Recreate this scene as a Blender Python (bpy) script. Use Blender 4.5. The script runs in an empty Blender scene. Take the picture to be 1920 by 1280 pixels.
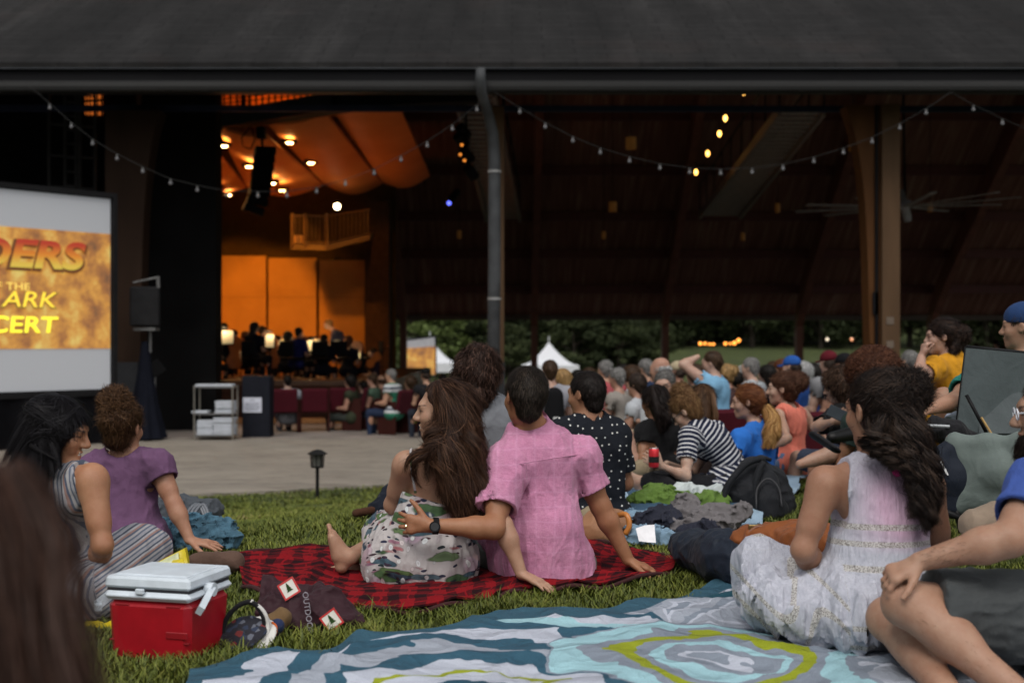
import bpy, math, random
import numpy as np
from mathutils import Vector, Matrix
R = math.radians
random.seed(7); rng = np.random.default_rng(7)
sc = bpy.context.scene
C = sc.collection
# ---------------------------------------------------------------- camera
FPX = 2400.0; CZ = 1.0
cam = bpy.data.cameras.new('camera'); camo = bpy.data.objects.new('camera', cam); C.objects.link(camo)
camo.location = (0, 0, CZ); camo.rotation_euler = (R(90), 0, 0)
cam.lens = 45.0; cam.sensor_width = 36.0; cam.clip_start = 0.05; cam.clip_end = 2000
cam.dof.use_dof = True; cam.dof.focus_distance = 5.25; cam.dof.aperture_fstop = 2.6
sc.camera = camo
sc.render.engine = 'CYCLES'
sc.cycles.use_denoising = True
sc.cycles.max_bounces = 6; sc.cycles.diffuse_bounces = 3; sc.cycles.glossy_bounces = 2
sc.cycles.transmission_bounces = 3; sc.cycles.transparent_max_bounces = 6
sc.cycles.sample_clamp_indirect = 4.0
# ---------------------------------------------------------------- world, sun, exposure
SUN_EL, SUN_AZ = R(52), R(150)
w = bpy.data.worlds.new('World'); sc.world = w; w.use_nodes = True
nt = w.node_tree; nt.nodes.clear()
sky = nt.nodes.new('ShaderNodeTexSky'); sky.sky_type = 'NISHITA'; sky.sun_disc = False
sky.sun_elevation = SUN_EL; sky.sun_rotation = SUN_AZ; sky.air_density = 1.3; sky.dust_density = 5.0; sky.ozone_density = 1.0
bg = nt.nodes.new('ShaderNodeBackground'); bg.inputs['Strength'].default_value = 0.105
hs = nt.nodes.new('ShaderNodeHueSaturation'); hs.inputs['Saturation'].default_value = 0.22
wo = nt.nodes.new('ShaderNodeOutputWorld')
nt.links.new(sky.outputs[0], hs.inputs['Color']); nt.links.new(hs.outputs[0], bg.inputs['Color']); nt.links.new(bg.outputs[0], wo.inputs['Surface'])
sun = bpy.data.lights.new('sun', 'SUN'); sun.energy = 1.5; sun.angle = R(22); sun.color = (1, 0.96, 0.9)
so = bpy.data.objects.new('sun', sun); C.objects.link(so)
# direction towards the sun: behind the camera, to the left
sd = Vector((math.cos(SUN_EL)*math.sin(SUN_AZ), math.cos(SUN_EL)*math.cos(SUN_AZ), math.sin(SUN_EL)))
sd.x = -abs(sd.x)
so.rotation_euler = sd.to_track_quat('Z', 'Y').to_euler()
sc.view_settings.view_transform = 'Standard'; sc.view_settings.look = 'None'
sc.view_settings.exposure = 0.06; sc.view_settings.gamma = 1.0
# ---------------------------------------------------------------- helpers
def Pw(x, y, D):                       # photograph pixel + distance -> world point
    return np.array([(x-960.0)*D/FPX, D, CZ-(y-640.0)*D/FPX])
def sst(a, b, x):
    t = np.clip((np.asarray(x, float)-a)/(b-a), 0, 1); return t*t*(3-2*t)
def gz(x, y):                          # height of the ground
    y = np.asarray(y, float)
    y0 = 5.8+3.4*sst(-2.0, 0.8, x); u = np.clip((y-y0)/(14.2-y0), 0, 1)
    z = -0.77*u*u*(3-2*u)*0.5-0.385*u
    z = z - 1.9*sst(56, 68, y) + 2.1*sst(72, 92, y) + 1.8*sst(88, 116, y) + 22*sst(108, 210, y)
    return z
def unit(v):
    v = np.asarray(v, float); return v/(np.linalg.norm(v)+1e-12)
def wl(p):
    v = Vector((0, 0, 0))
    while p is not None: v = v+p.location; p = p.parent
    return np.array(v)
def thing(name, label, cat, loc=(0, 0, 0), group=None):
    o = bpy.data.objects.new(name, None); C.objects.link(o); o.location = tuple(float(v) for v in loc)
    o.empty_display_size = 0.1
    o['label'] = label; o['category'] = cat
    if group: o['group'] = group
    return o
def tag(o, label, cat, group=None, kind=None):
    o['label'] = label; o['category'] = cat
    if group: o['group'] = group
    if kind: o['kind'] = kind
    return o
def mkmesh(name, V, F, mat, parent=None, smooth=True, attrs=None, loc=None):
    """V (n,3) world coordinates; F (m,4) or (m,3) array or list of them"""
    V = np.asarray(V, np.float32)
    if parent is not None: V = V-wl(parent).astype(np.float32)
    elif loc is not None: V = V-np.asarray(loc, np.float32)
    if not isinstance(F, list): F = [F]
    F = [np.asarray(f, np.int32) for f in F if len(f)]
    me = bpy.data.meshes.new(name)
    nl = sum(f.size for f in F); nf = sum(len(f) for f in F)
    me.vertices.add(len(V)); me.vertices.foreach_set('co', V.ravel())
    me.loops.add(nl); me.loops.foreach_set('vertex_index', np.concatenate([f.ravel() for f in F]))
    tot = np.concatenate([np.full(len(f), f.shape[1], np.int32) for f in F])
    st = np.concatenate([[0], np.cumsum(tot)[:-1]]).astype(np.int32)
    me.polygons.add(nf); me.polygons.foreach_set('loop_start', st)
    me.polygons.foreach_set('use_smooth', np.full(nf, smooth, bool))
    me.update(calc_edges=True)
    if attrs:
        for k, a in attrs.items():
            a = np.asarray(a, np.float32)
            if a.ndim == 1:
                at = me.attributes.new(k, 'FLOAT', 'POINT'); at.data.foreach_set('value', a)
            elif a.shape[1] == 3:
                at = me.attributes.new(k, 'FLOAT_VECTOR', 'POINT'); at.data.foreach_set('vector', a.ravel())
            else:
                at = me.attributes.new(k, 'FLOAT_COLOR', 'POINT'); at.data.foreach_set('color', a.ravel())
    if mat is not None: me.materials.append(mat)
    o = bpy.data.objects.new(name, me); C.objects.link(o)
    if parent is not None: o.parent = parent
    elif loc is not None: o.location = tuple(float(v) for v in loc)
    return o
def copy_tree(o, parent=None):
    c = o.copy(); C.objects.link(c); c.parent = parent
    for ch in list(o.children): copy_tree(ch, c)
    return c
class MB:
    """collects shapes into ONE mesh"""
    def __init__(s): s.v = []; s.q = []; s.t = []; s.n = 0
    def add(s, V, F):
        V = np.asarray(V, float).reshape(-1, 3); F = np.asarray(F, int)
        (s.q if F.shape[1] == 4 else s.t).append(F+s.n); s.v.append(V); s.n += len(V); return s
    def box(s, c, d, rot=None, bev=0.0):
        c = np.asarray(c, float); d = np.asarray(d, float)/2
        if bev > 0:
            b = min(bev, d.min()*0.9); V = []
            for ax in range(3):
                for sg in (-1, 1):
                    a, e = [(1, 2), (0, 2), (0, 1)][ax]
                    for u, w_ in ((-1, -1), (1, -1), (1, 1), (-1, 1)):
                        p = [0, 0, 0]; p[ax] = sg*d[ax]; p[a] = u*(d[a]-b); p[e] = w_*(d[e]-b); V.append(p)
            V = np.array(V); n = len(V); 
            Q = [[i*4, i*4+1, i*4+2, i*4+3] for i in range(6)]; T = []
            def fi(ax, sg, others):      # index of the vertex of face (ax,sg) with signs others{axis:sign}
                a, e = [(1, 2), (0, 2), (0, 1)][ax]
                k = [(-1, -1), (1, -1), (1, 1), (-1, 1)].index((others[a], others[e]))
                return (ax*2+(sg > 0))*4+k
            for a in range(3):
                for e in range(a+1, 3):
                    k = 3-a-e
                    for sa in (-1, 1):
                        for se in (-1, 1):
                            q = [fi(a, sa, {e: se, k: -1}), fi(a, sa, {e: se, k: 1}), fi(e, se, {a: sa, k: 1}), fi(e, se, {a: sa, k: -1})]
                            Q.append(q)
            for sx in (-1, 1):
                for sy in (-1, 1):
                    for sz in (-1, 1):
                        T.append([fi(0, sx, {1: sy, 2: sz}), fi(1, sy, {0: sx, 2: sz}), fi(2, sz, {0: sx, 1: sy})])
            Q = np.array(Q); T = np.array(T)
            def orient(F):
                out = []
                for f in F:
                    p = V[f]; nn = np.cross(p[1]-p[0], p[2]-p[0])
                    out.append(f if np.dot(nn, p.mean(0)) > 0 else f[::-1])
                return np.array(out)
            Q = orient(Q); T = orient(T)
            if rot is not None: V = V@np.asarray(rot).T
            s.q.append(Q+s.n); s.t.append(T+s.n); s.v.append(V+c); s.n += len(V); return s
        V = np.array([[x, y, z] for x in (-1, 1) for y in (-1, 1) for z in (-1, 1)])*d
        if rot is not None: V = V@np.asarray(rot).T
        return s.add(V+c, [[0, 1, 3, 2], [4, 6, 7, 5], [0, 4, 5, 1], [2, 3, 7, 6], [0, 2, 6, 4], [1, 5, 7, 3]])
    def bar(s, a, b, w_, h, up=(0, 0, 1)):
        a = np.asarray(a, float); b = np.asarray(b, float); f = unit(b-a); r = unit(np.cross(f, up)); u = np.cross(r, f)
        return s.box((a+b)/2, (w_, np.linalg.norm(b-a), h), np.stack([r, f, u], 1))
    def tube(s, P, r, n=10, cap=True, flat=None):
        P = np.asarray(P, float); m = len(P); r = np.broadcast_to(np.asarray(r, float), (m,))
        T = np.gradient(P, axis=0); T /= np.linalg.norm(T, axis=1)[:, None]+1e-12
        ref = np.array([0, 0, 1.0]) if abs(T[0][2]) < 0.9 else np.array([1.0, 0, 0])
        N = np.cross(ref, T[0]); N = unit(N); V = []
        for i in range(m):
            N = unit(N-T[i]*np.dot(N, T[i])); B = np.cross(T[i], N)
            a = np.arange(n)*2*math.pi/n
            V.append(P[i]+r[i]*(np.cos(a)[:, None]*N+np.sin(a)[:, None]*B))
        V = np.concatenate(V); F = []
        for i in range(m-1):
            for j in range(n):
                k = (j+1) % n; F.append([i*n+j, i*n+k, (i+1)*n+k, (i+1)*n+j])
        if cap:
            c0 = len(V); V = np.vstack([V, P[0], P[-1]])
            T_ = [[c0, (j+1) % n, j] for j in range(n)]+[[c0+1, (m-1)*n+j, (m-1)*n+(j+1) % n] for j in range(n)]
            s.t.append(np.array(T_)+s.n)
        s.q.append(np.array(F)+s.n); s.v.append(V); s.n += len(V); return s
    def lathe(s, prof, c=(0, 0, 0), n=20, rot=None):
        prof = np.asarray(prof, float); a = np.arange(n)*2*math.pi/n; V = []
        for r, z in prof: V.append(np.stack([r*np.cos(a), r*np.sin(a), np.full(n, z)], 1))
        V = np.concatenate(V); F = []
        for i in range(len(prof)-1):
            for j in range(n):
                k = (j+1) % n; F.append([i*n+j, i*n+k, (i+1)*n+k, (i+1)*n+j])
        if rot is not None: V = V@np.asarray(rot).T
        return s.add(V+np.asarray(c), F)
    def sphere(s, c, r, n=12, m=8):
        r = np.broadcast_to(np.asarray(r, float), (3,))
        pr = [(max(math.sin(math.pi*i/m), 1e-4), -math.cos(math.pi*i/m)) for i in range(m+1)]
        b = MB().lathe(pr, n=n); return s.add(b.v[0]*r+np.asarray(c), b.q[0])
    def grid(s, G):                     # G (a,b,3) of points
        a, b = G.shape[:2]; I = np.arange(a*b).reshape(a, b)
        return s.add(G.reshape(-1, 3), np.stack([I[:-1, :-1], I[1:, :-1], I[1:, 1:], I[:-1, 1:]], -1).reshape(-1, 4))
    def slab(s, G, th):                 # a sheet with thickness th (vector)
        a, b = G.shape[:2]; th = np.asarray(th, float); G2 = G+th
        s.grid(G); s.grid(G2[::-1])
        for e1, e2 in ((G[0], G2[0]), (G2[-1], G[-1]), (G2[:, 0], G[:, 0]), (G[:, -1], G2[:, -1])):
            s.grid(np.stack([e1, e2]))
        return s
    def prism(s, poly, a, b):          # poly list of (u,v) -> extruded from mapping a(u,v) to b(u,v)
        n = len(poly); V = [a(*p) for p in poly]+[b(*p) for p in poly]
        V = np.array(V, float); c = np.array([V[:n].mean(0), V[n:].mean(0)]); V = np.vstack([V, c])
        T = [[2*n, (i+1) % n, i] for i in range(n)]+[[2*n+1, n+i, n+(i+1) % n] for i in range(n)]
        Q = [[i, (i+1) % n, n+(i+1) % n, n+i] for i in range(n)]
        s.t.append(np.array(T)+s.n); s.q.append(np.array(Q)+s.n); s.v.append(V); s.n += len(V); return s
    def build(s, name, mat, parent=None, smooth=False, attrs=None, loc=None):
        F = ([np.concatenate(s.q)] if s.q else [])+([np.concatenate(s.t)] if s.t else [])
        return mkmesh(name, np.concatenate(s.v), F, mat, parent, smooth, attrs, loc)
# ---------------------------------------------------------------- materials
def nmat(name):
    m = bpy.data.materials.new(name); m.use_nodes = True
    t = m.node_tree; b = t.nodes['Principled BSDF']; return m, t, b
def col4(c): return (c[0], c[1], c[2], 1.0)
def node(t, ty, **kw):
    n = t.nodes.new(ty)
    for k, v in kw.items():
        if k.startswith('i_'): n.inputs[k[2:].replace('_', ' ')].default_value = v
        else: setattr(n, k, v)
    return n
def ramp(t, pts, interp='LINEAR'):
    n = t.nodes.new('ShaderNodeValToRGB'); e = n.color_ramp.elements; n.color_ramp.interpolation = interp
    while len(e) > 1: e.remove(e[-1])
    e[0].position = pts[0][0]; e[0].color = col4(pts[0][1])
    for p, c in pts[1:]:
        x = e.new(p); x.color = col4(c)
    return n
def mix(t, fac, a, b, mode='MIX'):
    n = t.nodes.new('ShaderNodeMix'); n.data_type = 'RGBA'; n.blend_type = mode
    for k, v in ((0, fac), (6, a), (7, b)):
        if isinstance(v, bpy.types.NodeSocket): t.links.new(v, n.inputs[k])
        elif isinstance(v, (int, float)): n.inputs[k].default_value = v
        else: n.inputs[k].default_value = col4(v)
    return n.outputs[2]
def mth(t, op, a, b=0.0, clamp=False):
    n = t.nodes.new('ShaderNodeMath'); n.operation = op; n.use_clamp = clamp
    for k, v in ((0, a), (1, b)):
        if isinstance(v, bpy.types.NodeSocket): t.links.new(v, n.inputs[k])
        else: n.inputs[k].default_value = v
    return n.outputs[0]
def noise(t, vec, scale, detail=4, rough=0.6, mapscale=None):
    n = t.nodes.new('ShaderNodeTexNoise'); n.inputs['Scale'].default_value = scale
    n.inputs['Detail'].default_value = detail; n.inputs['Roughness'].default_value = rough
    if mapscale is not None:
        mp = t.nodes.new('ShaderNodeMapping'); mp.inputs['Scale'].default_value = mapscale
        t.links.new(vec, mp.inputs['Vector']); vec = mp.outputs[0]
    t.links.new(vec, n.inputs['Vector']); return n.outputs['Fac']
def tco(t, kind='Object'):
    return t.nodes.new('ShaderNodeTexCoord').outputs[kind]
def setbump(t, b, h, strength=0.3, dist=0.01):
    n = t.nodes.new('ShaderNodeBump'); n.inputs['Strength'].default_value = strength; n.inputs['Distance'].default_value = dist
    t.links.new(h, n.inputs['Height']); t.links.new(n.outputs[0], b.inputs['Normal']); return n
_mc = {}
def M(name, c, rough=0.6, var=0.18, scale=6.0, metal=0.0, bump=0.0, bscale=60.0, bdist=0.004, ms=None, em=None, ems=1.0, sheen=0.0, spec=0.5):
    key = (name, tuple(c), rough, var, scale, metal, bump, bscale, ms)
    if key in _mc: return _mc[key]
    m, t, b = nmat(name); v = tco(t)
    n1 = noise(t, v, scale, 5, 0.6, ms)
    lo = [x*(1-var) for x in c]; hi = [min(1, x*(1+var)) for x in c]
    r = ramp(t, [(0.3, lo), (0.7, hi)]); t.links.new(n1, r.inputs[0]); t.links.new(r.outputs[0], b.inputs['Base Color'])
    b.inputs['Roughness'].default_value = rough; b.inputs['Metallic'].default_value = metal
    if max(c) < .09 and not metal: spec = min(spec, .08)
    b.inputs['Specular IOR Level'].default_value = spec
    if sheen: b.inputs['Sheen Weight'].default_value = sheen
    if bump: setbump(t, b, noise(t, v, bscale, 3, 0.6, ms), bump, bdist)
    if em is not None:
        b.inputs['Emission Color'].default_value = col4(em); b.inputs['Emission Strength'].default_value = ems
    _mc[key] = m; return m
def wrinkle(t, v, s=1.0):
    wn = node(t, 'ShaderNodeTexNoise', i_Scale=4.0*s, i_Detail=2.0); t.links.new(v, wn.inputs[0])
    sc_ = node(t, 'ShaderNodeVectorMath', operation='SCALE'); sc_.inputs['Scale'].default_value = .22/s; t.links.new(wn.outputs['Color'], sc_.inputs[0])
    ad = node(t, 'ShaderNodeVectorMath', operation='ADD'); t.links.new(v, ad.inputs[0]); t.links.new(sc_.outputs[0], ad.inputs[1]); h = None
    for f, a, ms in ((5.5*s, 1.0, (1, 1, .35)), (13*s, .40, (1, 1, .5)), (34*s, .10, None)):
        n = noise(t, ad.outputs[0], f, 2, .5, ms); r = mth(t, 'MULTIPLY', mth(t, 'ABSOLUTE', mth(t, 'ADD', n, -.5)), -4*a); h = r if h is None else mth(t, 'ADD', h, r)
    return mth(t, 'ADD', h, mth(t, 'MULTIPLY', noise(t, v, 180, 2), .12))
def cloth(name, c, bump=0.25, var=0.08, rough=0.85, weave=900):
    key = ('cloth', name, tuple(c))
    if key in _mc: return _mc[key]
    m, t, b = nmat(name); v = tco(t)
    n1 = noise(t, v, 9, 4, 0.6); n2 = noise(t, v, weave, 1, 0.5)
    lo = [x*(1-var*2) for x in c]; hi = [min(1, x*(1+var*2)) for x in c]
    f = mth(t, 'ADD', mth(t, 'MULTIPLY', n1, 0.5), mth(t, 'MULTIPLY', n2, 0.5))
    r = ramp(t, [(0.35, lo), (0.65, hi)]); t.links.new(f, r.inputs[0]); t.links.new(r.outputs[0], b.inputs['Base Color'])
    b.inputs['Roughness'].default_value = rough; b.inputs['Sheen Weight'].default_value = 0.04; b.inputs['Specular IOR Level'].default_value = 0.15
    setbump(t, b, wrinkle(t, v), min(1, bump*1.3), 0.014)
    _mc[key] = m; return m
# ================================================================ implicit surfaces (numpy) for bodies, cloth, hair
def frame(f, up=(0, 0, 1)):            # columns: right, forward, up
    f = unit(f); r = unit(np.cross(f, up)); u = np.cross(r, f); return np.stack([r, f, u], 1)
class P_:                              # primitive
    def __init__(s, fn, lo, hi): s.fn, s.lo, s.hi = fn, np.asarray(lo, float), np.asarray(hi, float)
def cap(a, b, ra, rb, flat=None, cuts=()):
    """tapered capsule; flat=(dir, scale) squashes it; cuts=[(point, normal)] keep the side the normal points away from"""
    a = np.asarray(a, float); b = np.asarray(b, float); ab = b-a; L2 = float(ab@ab)+1e-9
    cuts = [(np.asarray(p, float), unit(n)) for p, n in cuts]
    if flat is not None: fd = unit(flat[0]); fs = 1/flat[1]-1; ab2 = ab+fd*(ab@fd)*fs; L2f = float(ab2@ab2)+1e-9
    def fn(x, y, z):
        px, py, pz = x-a[0], y-a[1], z-a[2]
        if flat is not None:
            c = (px*fd[0]+py*fd[1]+pz*fd[2])*fs
            qx, qy, qz = px+fd[0]*c, py+fd[1]*c, pz+fd[2]*c
            t = np.clip((qx*ab2[0]+qy*ab2[1]+qz*ab2[2])/L2f, 0, 1); e = ab2
        else:
            qx, qy, qz = px, py, pz; t = np.clip((px*ab[0]+py*ab[1]+pz*ab[2])/L2, 0, 1); e = ab
        d = np.sqrt((qx-e[0]*t)**2+(qy-e[1]*t)**2+(qz-e[2]*t)**2)-(ra+(rb-ra)*t)
        for p, n in cuts: d = np.maximum(d, (x-p[0])*n[0]+(y-p[1])*n[1]+(z-p[2])*n[2])
        return d
    k = max(1.0, flat[1]) if flat is not None else 1.0
    return P_(fn, np.minimum(a-ra*k, b-rb*k), np.maximum(a+ra*k, b+rb*k))
def ell(c, r, Rm=None, cuts=()):
    c = np.asarray(c, float); r = np.asarray(r, float); Rm = np.eye(3) if Rm is None else np.asarray(Rm)
    cuts = [(np.asarray(p, float), unit(n)) for p, n in cuts]
    def fn(x, y, z):
        px, py, pz = x-c[0], y-c[1], z-c[2]
        q = [px*Rm[0, i]+py*Rm[1, i]+pz*Rm[2, i] for i in range(3)]
        k0 = np.sqrt(sum((q[i]/r[i])**2 for i in range(3))); k1 = np.sqrt(sum((q[i]/r[i]**2)**2 for i in range(3)))+1e-6
        d = k0*(k0-1)/k1
        for p, n in cuts: d = np.maximum(d, (x-p[0])*n[0]+(y-p[1])*n[1]+(z-p[2])*n[2])
        return d
    e = np.sqrt(((Rm*r)**2).sum(1)); return P_(fn, c-e, c+e)
def chain(pts, rs, **kw):
    rs = np.broadcast_to(rs, (len(pts),)); return [cap(pts[i], pts[i+1], rs[i], rs[i+1], **kw) for i in range(len(pts)-1)]
class Vol:
    def __init__(s, lo, hi, h):
        s.h = h; s.lo = np.floor(np.asarray(lo, float)/h)*h-2*h; n = np.ceil((np.asarray(hi, float)-s.lo)/h).astype(int)+3
        s.ax = [s.lo[i]+h*np.arange(n[i]) for i in range(3)]; s.d = np.full(n, 1e3, np.float32)
    def _sl(s, lo, hi):
        i0 = np.maximum(np.floor((lo-s.lo)/s.h).astype(int), 0); i1 = np.minimum(np.ceil((hi-s.lo)/s.h).astype(int)+1, s.d.shape)
        if (i1 <= i0).any(): return None
        sl = tuple(slice(a, b) for a, b in zip(i0, i1))
        return sl, s.ax[0][sl[0]][:, None, None], s.ax[1][sl[1]][None, :, None], s.ax[2][sl[2]][None, None, :]
    def add(s, prims, k=0.02, inf=0.0):
        for p in (prims if isinstance(prims, (list, tuple)) else [prims]):
            m = k+inf+3*s.h; q = s._sl(p.lo-m, p.hi+m)
            if q is None: continue
            sl, x, y, z = q; d = p.fn(x, y, z)-inf; o = s.d[sl]
            hh = np.maximum(k-np.abs(o-d), 0)/max(k, 1e-6); s.d[sl] = np.minimum(o, d)-hh*hh*k*0.25
        return s
    def sub(s, prims, k=0.006, inf=0.0):
        for p in (prims if isinstance(prims, (list, tuple)) else [prims]):
            m = k+inf+3*s.h; q = s._sl(p.lo-m, p.hi+m)
            if q is None: continue
            sl, x, y, z = q; d = -(p.fn(x, y, z)-inf); o = s.d[sl]
            hh = np.maximum(k-np.abs(o-d), 0)/max(k, 1e-6); s.d[sl] = np.maximum(o, d)+hh*hh*k*0.25
        return s
    def plane(s, p, n):                 # removes the side n points to
        n = unit(n); x, y, z = s.ax[0][:, None, None], s.ax[1][None, :, None], s.ax[2][None, None, :]
        s.d = np.maximum(s.d, ((x-p[0])*n[0]+(y-p[1])*n[1]+(z-p[2])*n[2]).astype(np.float32)); return s
    def floor(s, zf=None, lift=0.004):  # cut by the ground
        x, y = np.meshgrid(s.ax[0], s.ax[1], indexing='ij'); g = gz(x, y) if zf is None else np.full_like(x, zf)
        s.d = np.maximum(s.d, (g[:, :, None]+lift-s.ax[2][None, None, :]).astype(np.float32)); return s
    def band(s, fn, wd=0.035):          # displace near the surface: fn(points)->offset
        idx = np.nonzero(np.abs(s.d) < wd)
        if len(idx[0]) == 0: return s
        Pn = np.stack([s.ax[i][idx[i]] for i in range(3)], 1); s.d[idx] += fn(Pn).astype(np.float32); return s
    def mesh(s):
        D = s.d; S = D < 0
        c = np.zeros(tuple(n-1 for n in D.shape), np.int8)
        offs = [(i, j, k) for i in (0, 1) for j in (0, 1) for k in (0, 1)]
        n0 = c.shape
        for i, j, k in offs: c += S[i:i+n0[0], j:j+n0[1], k:k+n0[2]]
        act = (c > 0) & (c < 8); idx = np.argwhere(act)
        mp = np.full(n0, -1, np.int32); mp[act] = np.arange(len(idx))
        acc = np.zeros((len(idx), 3)); cnt = np.zeros(len(idx))
        vals = {o: D[idx[:, 0]+o[0], idx[:, 1]+o[1], idx[:, 2]+o[2]] for o in offs}
        for a in offs:
            for ax in range(3):
                if a[ax]: continue
                b = list(a); b[ax] = 1; b = tuple(b); va, vb = vals[a], vals[b]
                m = (va < 0) != (vb < 0); t = np.where(m, va/np.where(m, va-vb, 1), 0)
                t = np.clip(t, 0, 1); p = np.tile(np.array(a, float), (len(idx), 1)); p[:, ax] += t
                acc[m] += p[m]; cnt[m] += 1
        V = s.lo+s.h*(idx+acc/cnt[:, None]); F = []
        for ax in range(3):
            sa = [slice(1, n0[i]) for i in range(3)]; sa[ax] = slice(0, n0[ax]); sb = list(sa); sb[ax] = slice(1, n0[ax]+1)
            A, B = S[tuple(sa)], S[tuple(sb)]; e = np.argwhere(A != B)
            if not len(e): continue
            inside = A[tuple(e.T)]; e = e+np.array([0 if i == ax else 1 for i in range(3)])
            u, v = (ax+1) % 3, (ax+2) % 3
            def g(du, dv):
                q = e.copy(); q[:, u] -= du; q[:, v] -= dv; return mp[tuple(q.T)]
            Q = np.stack([g(0, 0), g(1, 0), g(1, 1), g(0, 1)], 1)
            Q[~inside] = Q[~inside][:, ::-1]; F.append(Q)
        F = np.concatenate(F); F = F[(F >= 0).all(1)]
        return V, F
    def smooth(s, V, F, it=1, f=0.5):
        for _ in range(it):
            acc = np.zeros_like(V); cnt = np.zeros(len(V))
            for k in range(4):
                for d in (1, 3):
                    np.add.at(acc, F[:, k], V[F[:, (k+d) % 4]]); np.add.at(cnt, F[:, k], 1)
            V = V*(1-f)+acc/np.maximum(cnt, 1)[:, None]*f
        return V
def vnormals(V, F):
    n = np.cross(V[F[:, 2]]-V[F[:, 0]], V[F[:, 3]]-V[F[:, 1]]) if F.shape[1] == 4 else np.cross(V[F[:, 1]]-V[F[:, 0]], V[F[:, 2]]-V[F[:, 0]])
    N = np.zeros_like(V)
    for k in range(F.shape[1]): np.add.at(N, F[:, k], n)
    return N/(np.linalg.norm(N, axis=1)[:, None]+1e-12)
_lat = np.random.default_rng(11).random((32, 32, 32)).astype(np.float32)
def vn(Pn, f, seed=0):                  # value noise 0..1
    q = Pn*np.asarray(f, float)+seed*7.31; i = np.floor(q).astype(int); t = q-i; t = t*t*(3-2*t); i &= 31; j = (i+1) & 31
    L = _lat; x0, y0, z0 = i.T; x1, y1, z1 = j.T; tx, ty, tz = t.T
    a = L[x0, y0, z0]*(1-tx)+L[x1, y0, z0]*tx; b = L[x0, y1, z0]*(1-tx)+L[x1, y1, z0]*tx
    c = L[x0, y0, z1]*(1-tx)+L[x1, y0, z1]*tx; d = L[x0, y1, z1]*(1-tx)+L[x1, y1, z1]*tx
    return (a*(1-ty)+b*ty)*(1-tz)+(c*(1-ty)+d*ty)*tz
def folds(amp=0.006, f=(14, 14, 5), seed=0, rot=None, fine=0.25):
    def fn(Pn):
        Q = Pn if rot is None else Pn@rot
        wq = Q+0.05*(vn(Q, 6, seed+3)[:, None]-0.5)*np.array([1, 1, 1])
        a = 1-np.abs(2*vn(wq, f, seed)-1); b = 1-np.abs(2*vn(wq, tuple(x*2.1 for x in f), seed+5)-1)
        c = 1-np.abs(2*vn(wq, tuple(x*4.3 for x in f), seed+9)-1)
        return -amp*(a**3-0.25)-amp*fine*2*(b**3-0.25)-amp*fine*.8*(c**3-.25)
    return fn
# ---------------------------------------------------------------- body
def head_prims(hc, f, up=(0, 0, 1), s=1.0, ears=True, smile=0.0, fem=True):
    """head centre hc, looking along f. returns prims (+), prims (-), rotation"""
    Rm = frame(f, up); L = lambda x, y, z: np.asarray(hc)+Rm@(np.array([x, y, z])*s)
    e = lambda c, r: ell(L(*c), np.array(r)*s, Rm)
    jw = 0.9 if fem else 1.0
    pos = [e((0, -.014, .028), (.074, .094, .086)), e((0, .022, -.025), (.060*jw+.004, .066, .085)), e((0, .036, -.080), (.047*jw, .046, .036)), e((0, .070, -.101), (.021, .022, .019)),
           e((.038, .060, -.030), (.026, .024, .024)), e((-.038, .060, -.030), (.026, .024, .024)),
           cap(L(-.034, .080, .022), L(.034, .080, .022), .013*s, .013*s)]
    nose = [cap(L(0, .090, .010), L(0, .113, -.028), .008*s, .0125*s), e((.011, .100, -.034), (.009, .011, .008)), e((-.011, .100, -.034), (.009, .011, .008))]
    mouth = [e((0, .089, -.0600), (.024, .014, .0075)), e((0, .087, -.0735), (.021, .014, .008))]
    neg = [e((.032, .097, .001), (.017, .012, .010)), e((-.032, .097, .001), (.017, .012, .010))]
    eyes = [e((.032, .079, .001), (.0125,)*3), e((-.032, .079, .001), (.0125,)*3)]
    slit = [e((0, .106, -.0665), (.024+.006*smile, .012, .0020+.003*smile))]
    if smile:
        mouth += [e((.030, .068, -.052), (.018, .018, .018)), e((-.030, .068, -.052), (.018, .018, .018)), e((.036, .070, -.032), (.02, .02, .016)), e((-.036, .070, -.032), (.02, .02, .016))]
    er = []; en = []
    if ears:
        for sg in (-1, 1):
            Re = Rm@np.array(Matrix.Rotation(sg*0.35, 3, 'Z')); er.append(ell(L(sg*.079, -.010, -.008), np.array([.010, .020, .032])*s, Re)); en.append(ell(L(sg*.087, -.004, -.006), np.array([.007, .011, .019])*s, Re))
    return dict(pos=pos, nose=nose, mouth=mouth, neg=neg, eyes=eyes, slit=slit, ears=er, earn=en, R=Rm, L=L, c=np.asarray(hc, float), s=s)
def add_head(vol, H, fine=True):
    s = H['s']
    if fine:
        t = Vol(H['c']-.15*s, H['c']+.15*s, vol.h); t.lo = vol.lo  # same lattice; unused
    vol.add(H['pos'], .03*s)
    if fine:
        vol.add(H['nose'], .012*s); vol.sub(H['neg'], .012*s); vol.add(H['eyes'], .004*s); vol.add(H['mouth'], .010*s); vol.sub(H['slit'], .003*s)
    else: vol.add(H['nose'][0], .012*s)
    vol.add(H['ears'], .008*s)
    if fine: vol.sub(H['earn'], .005*s)
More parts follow.
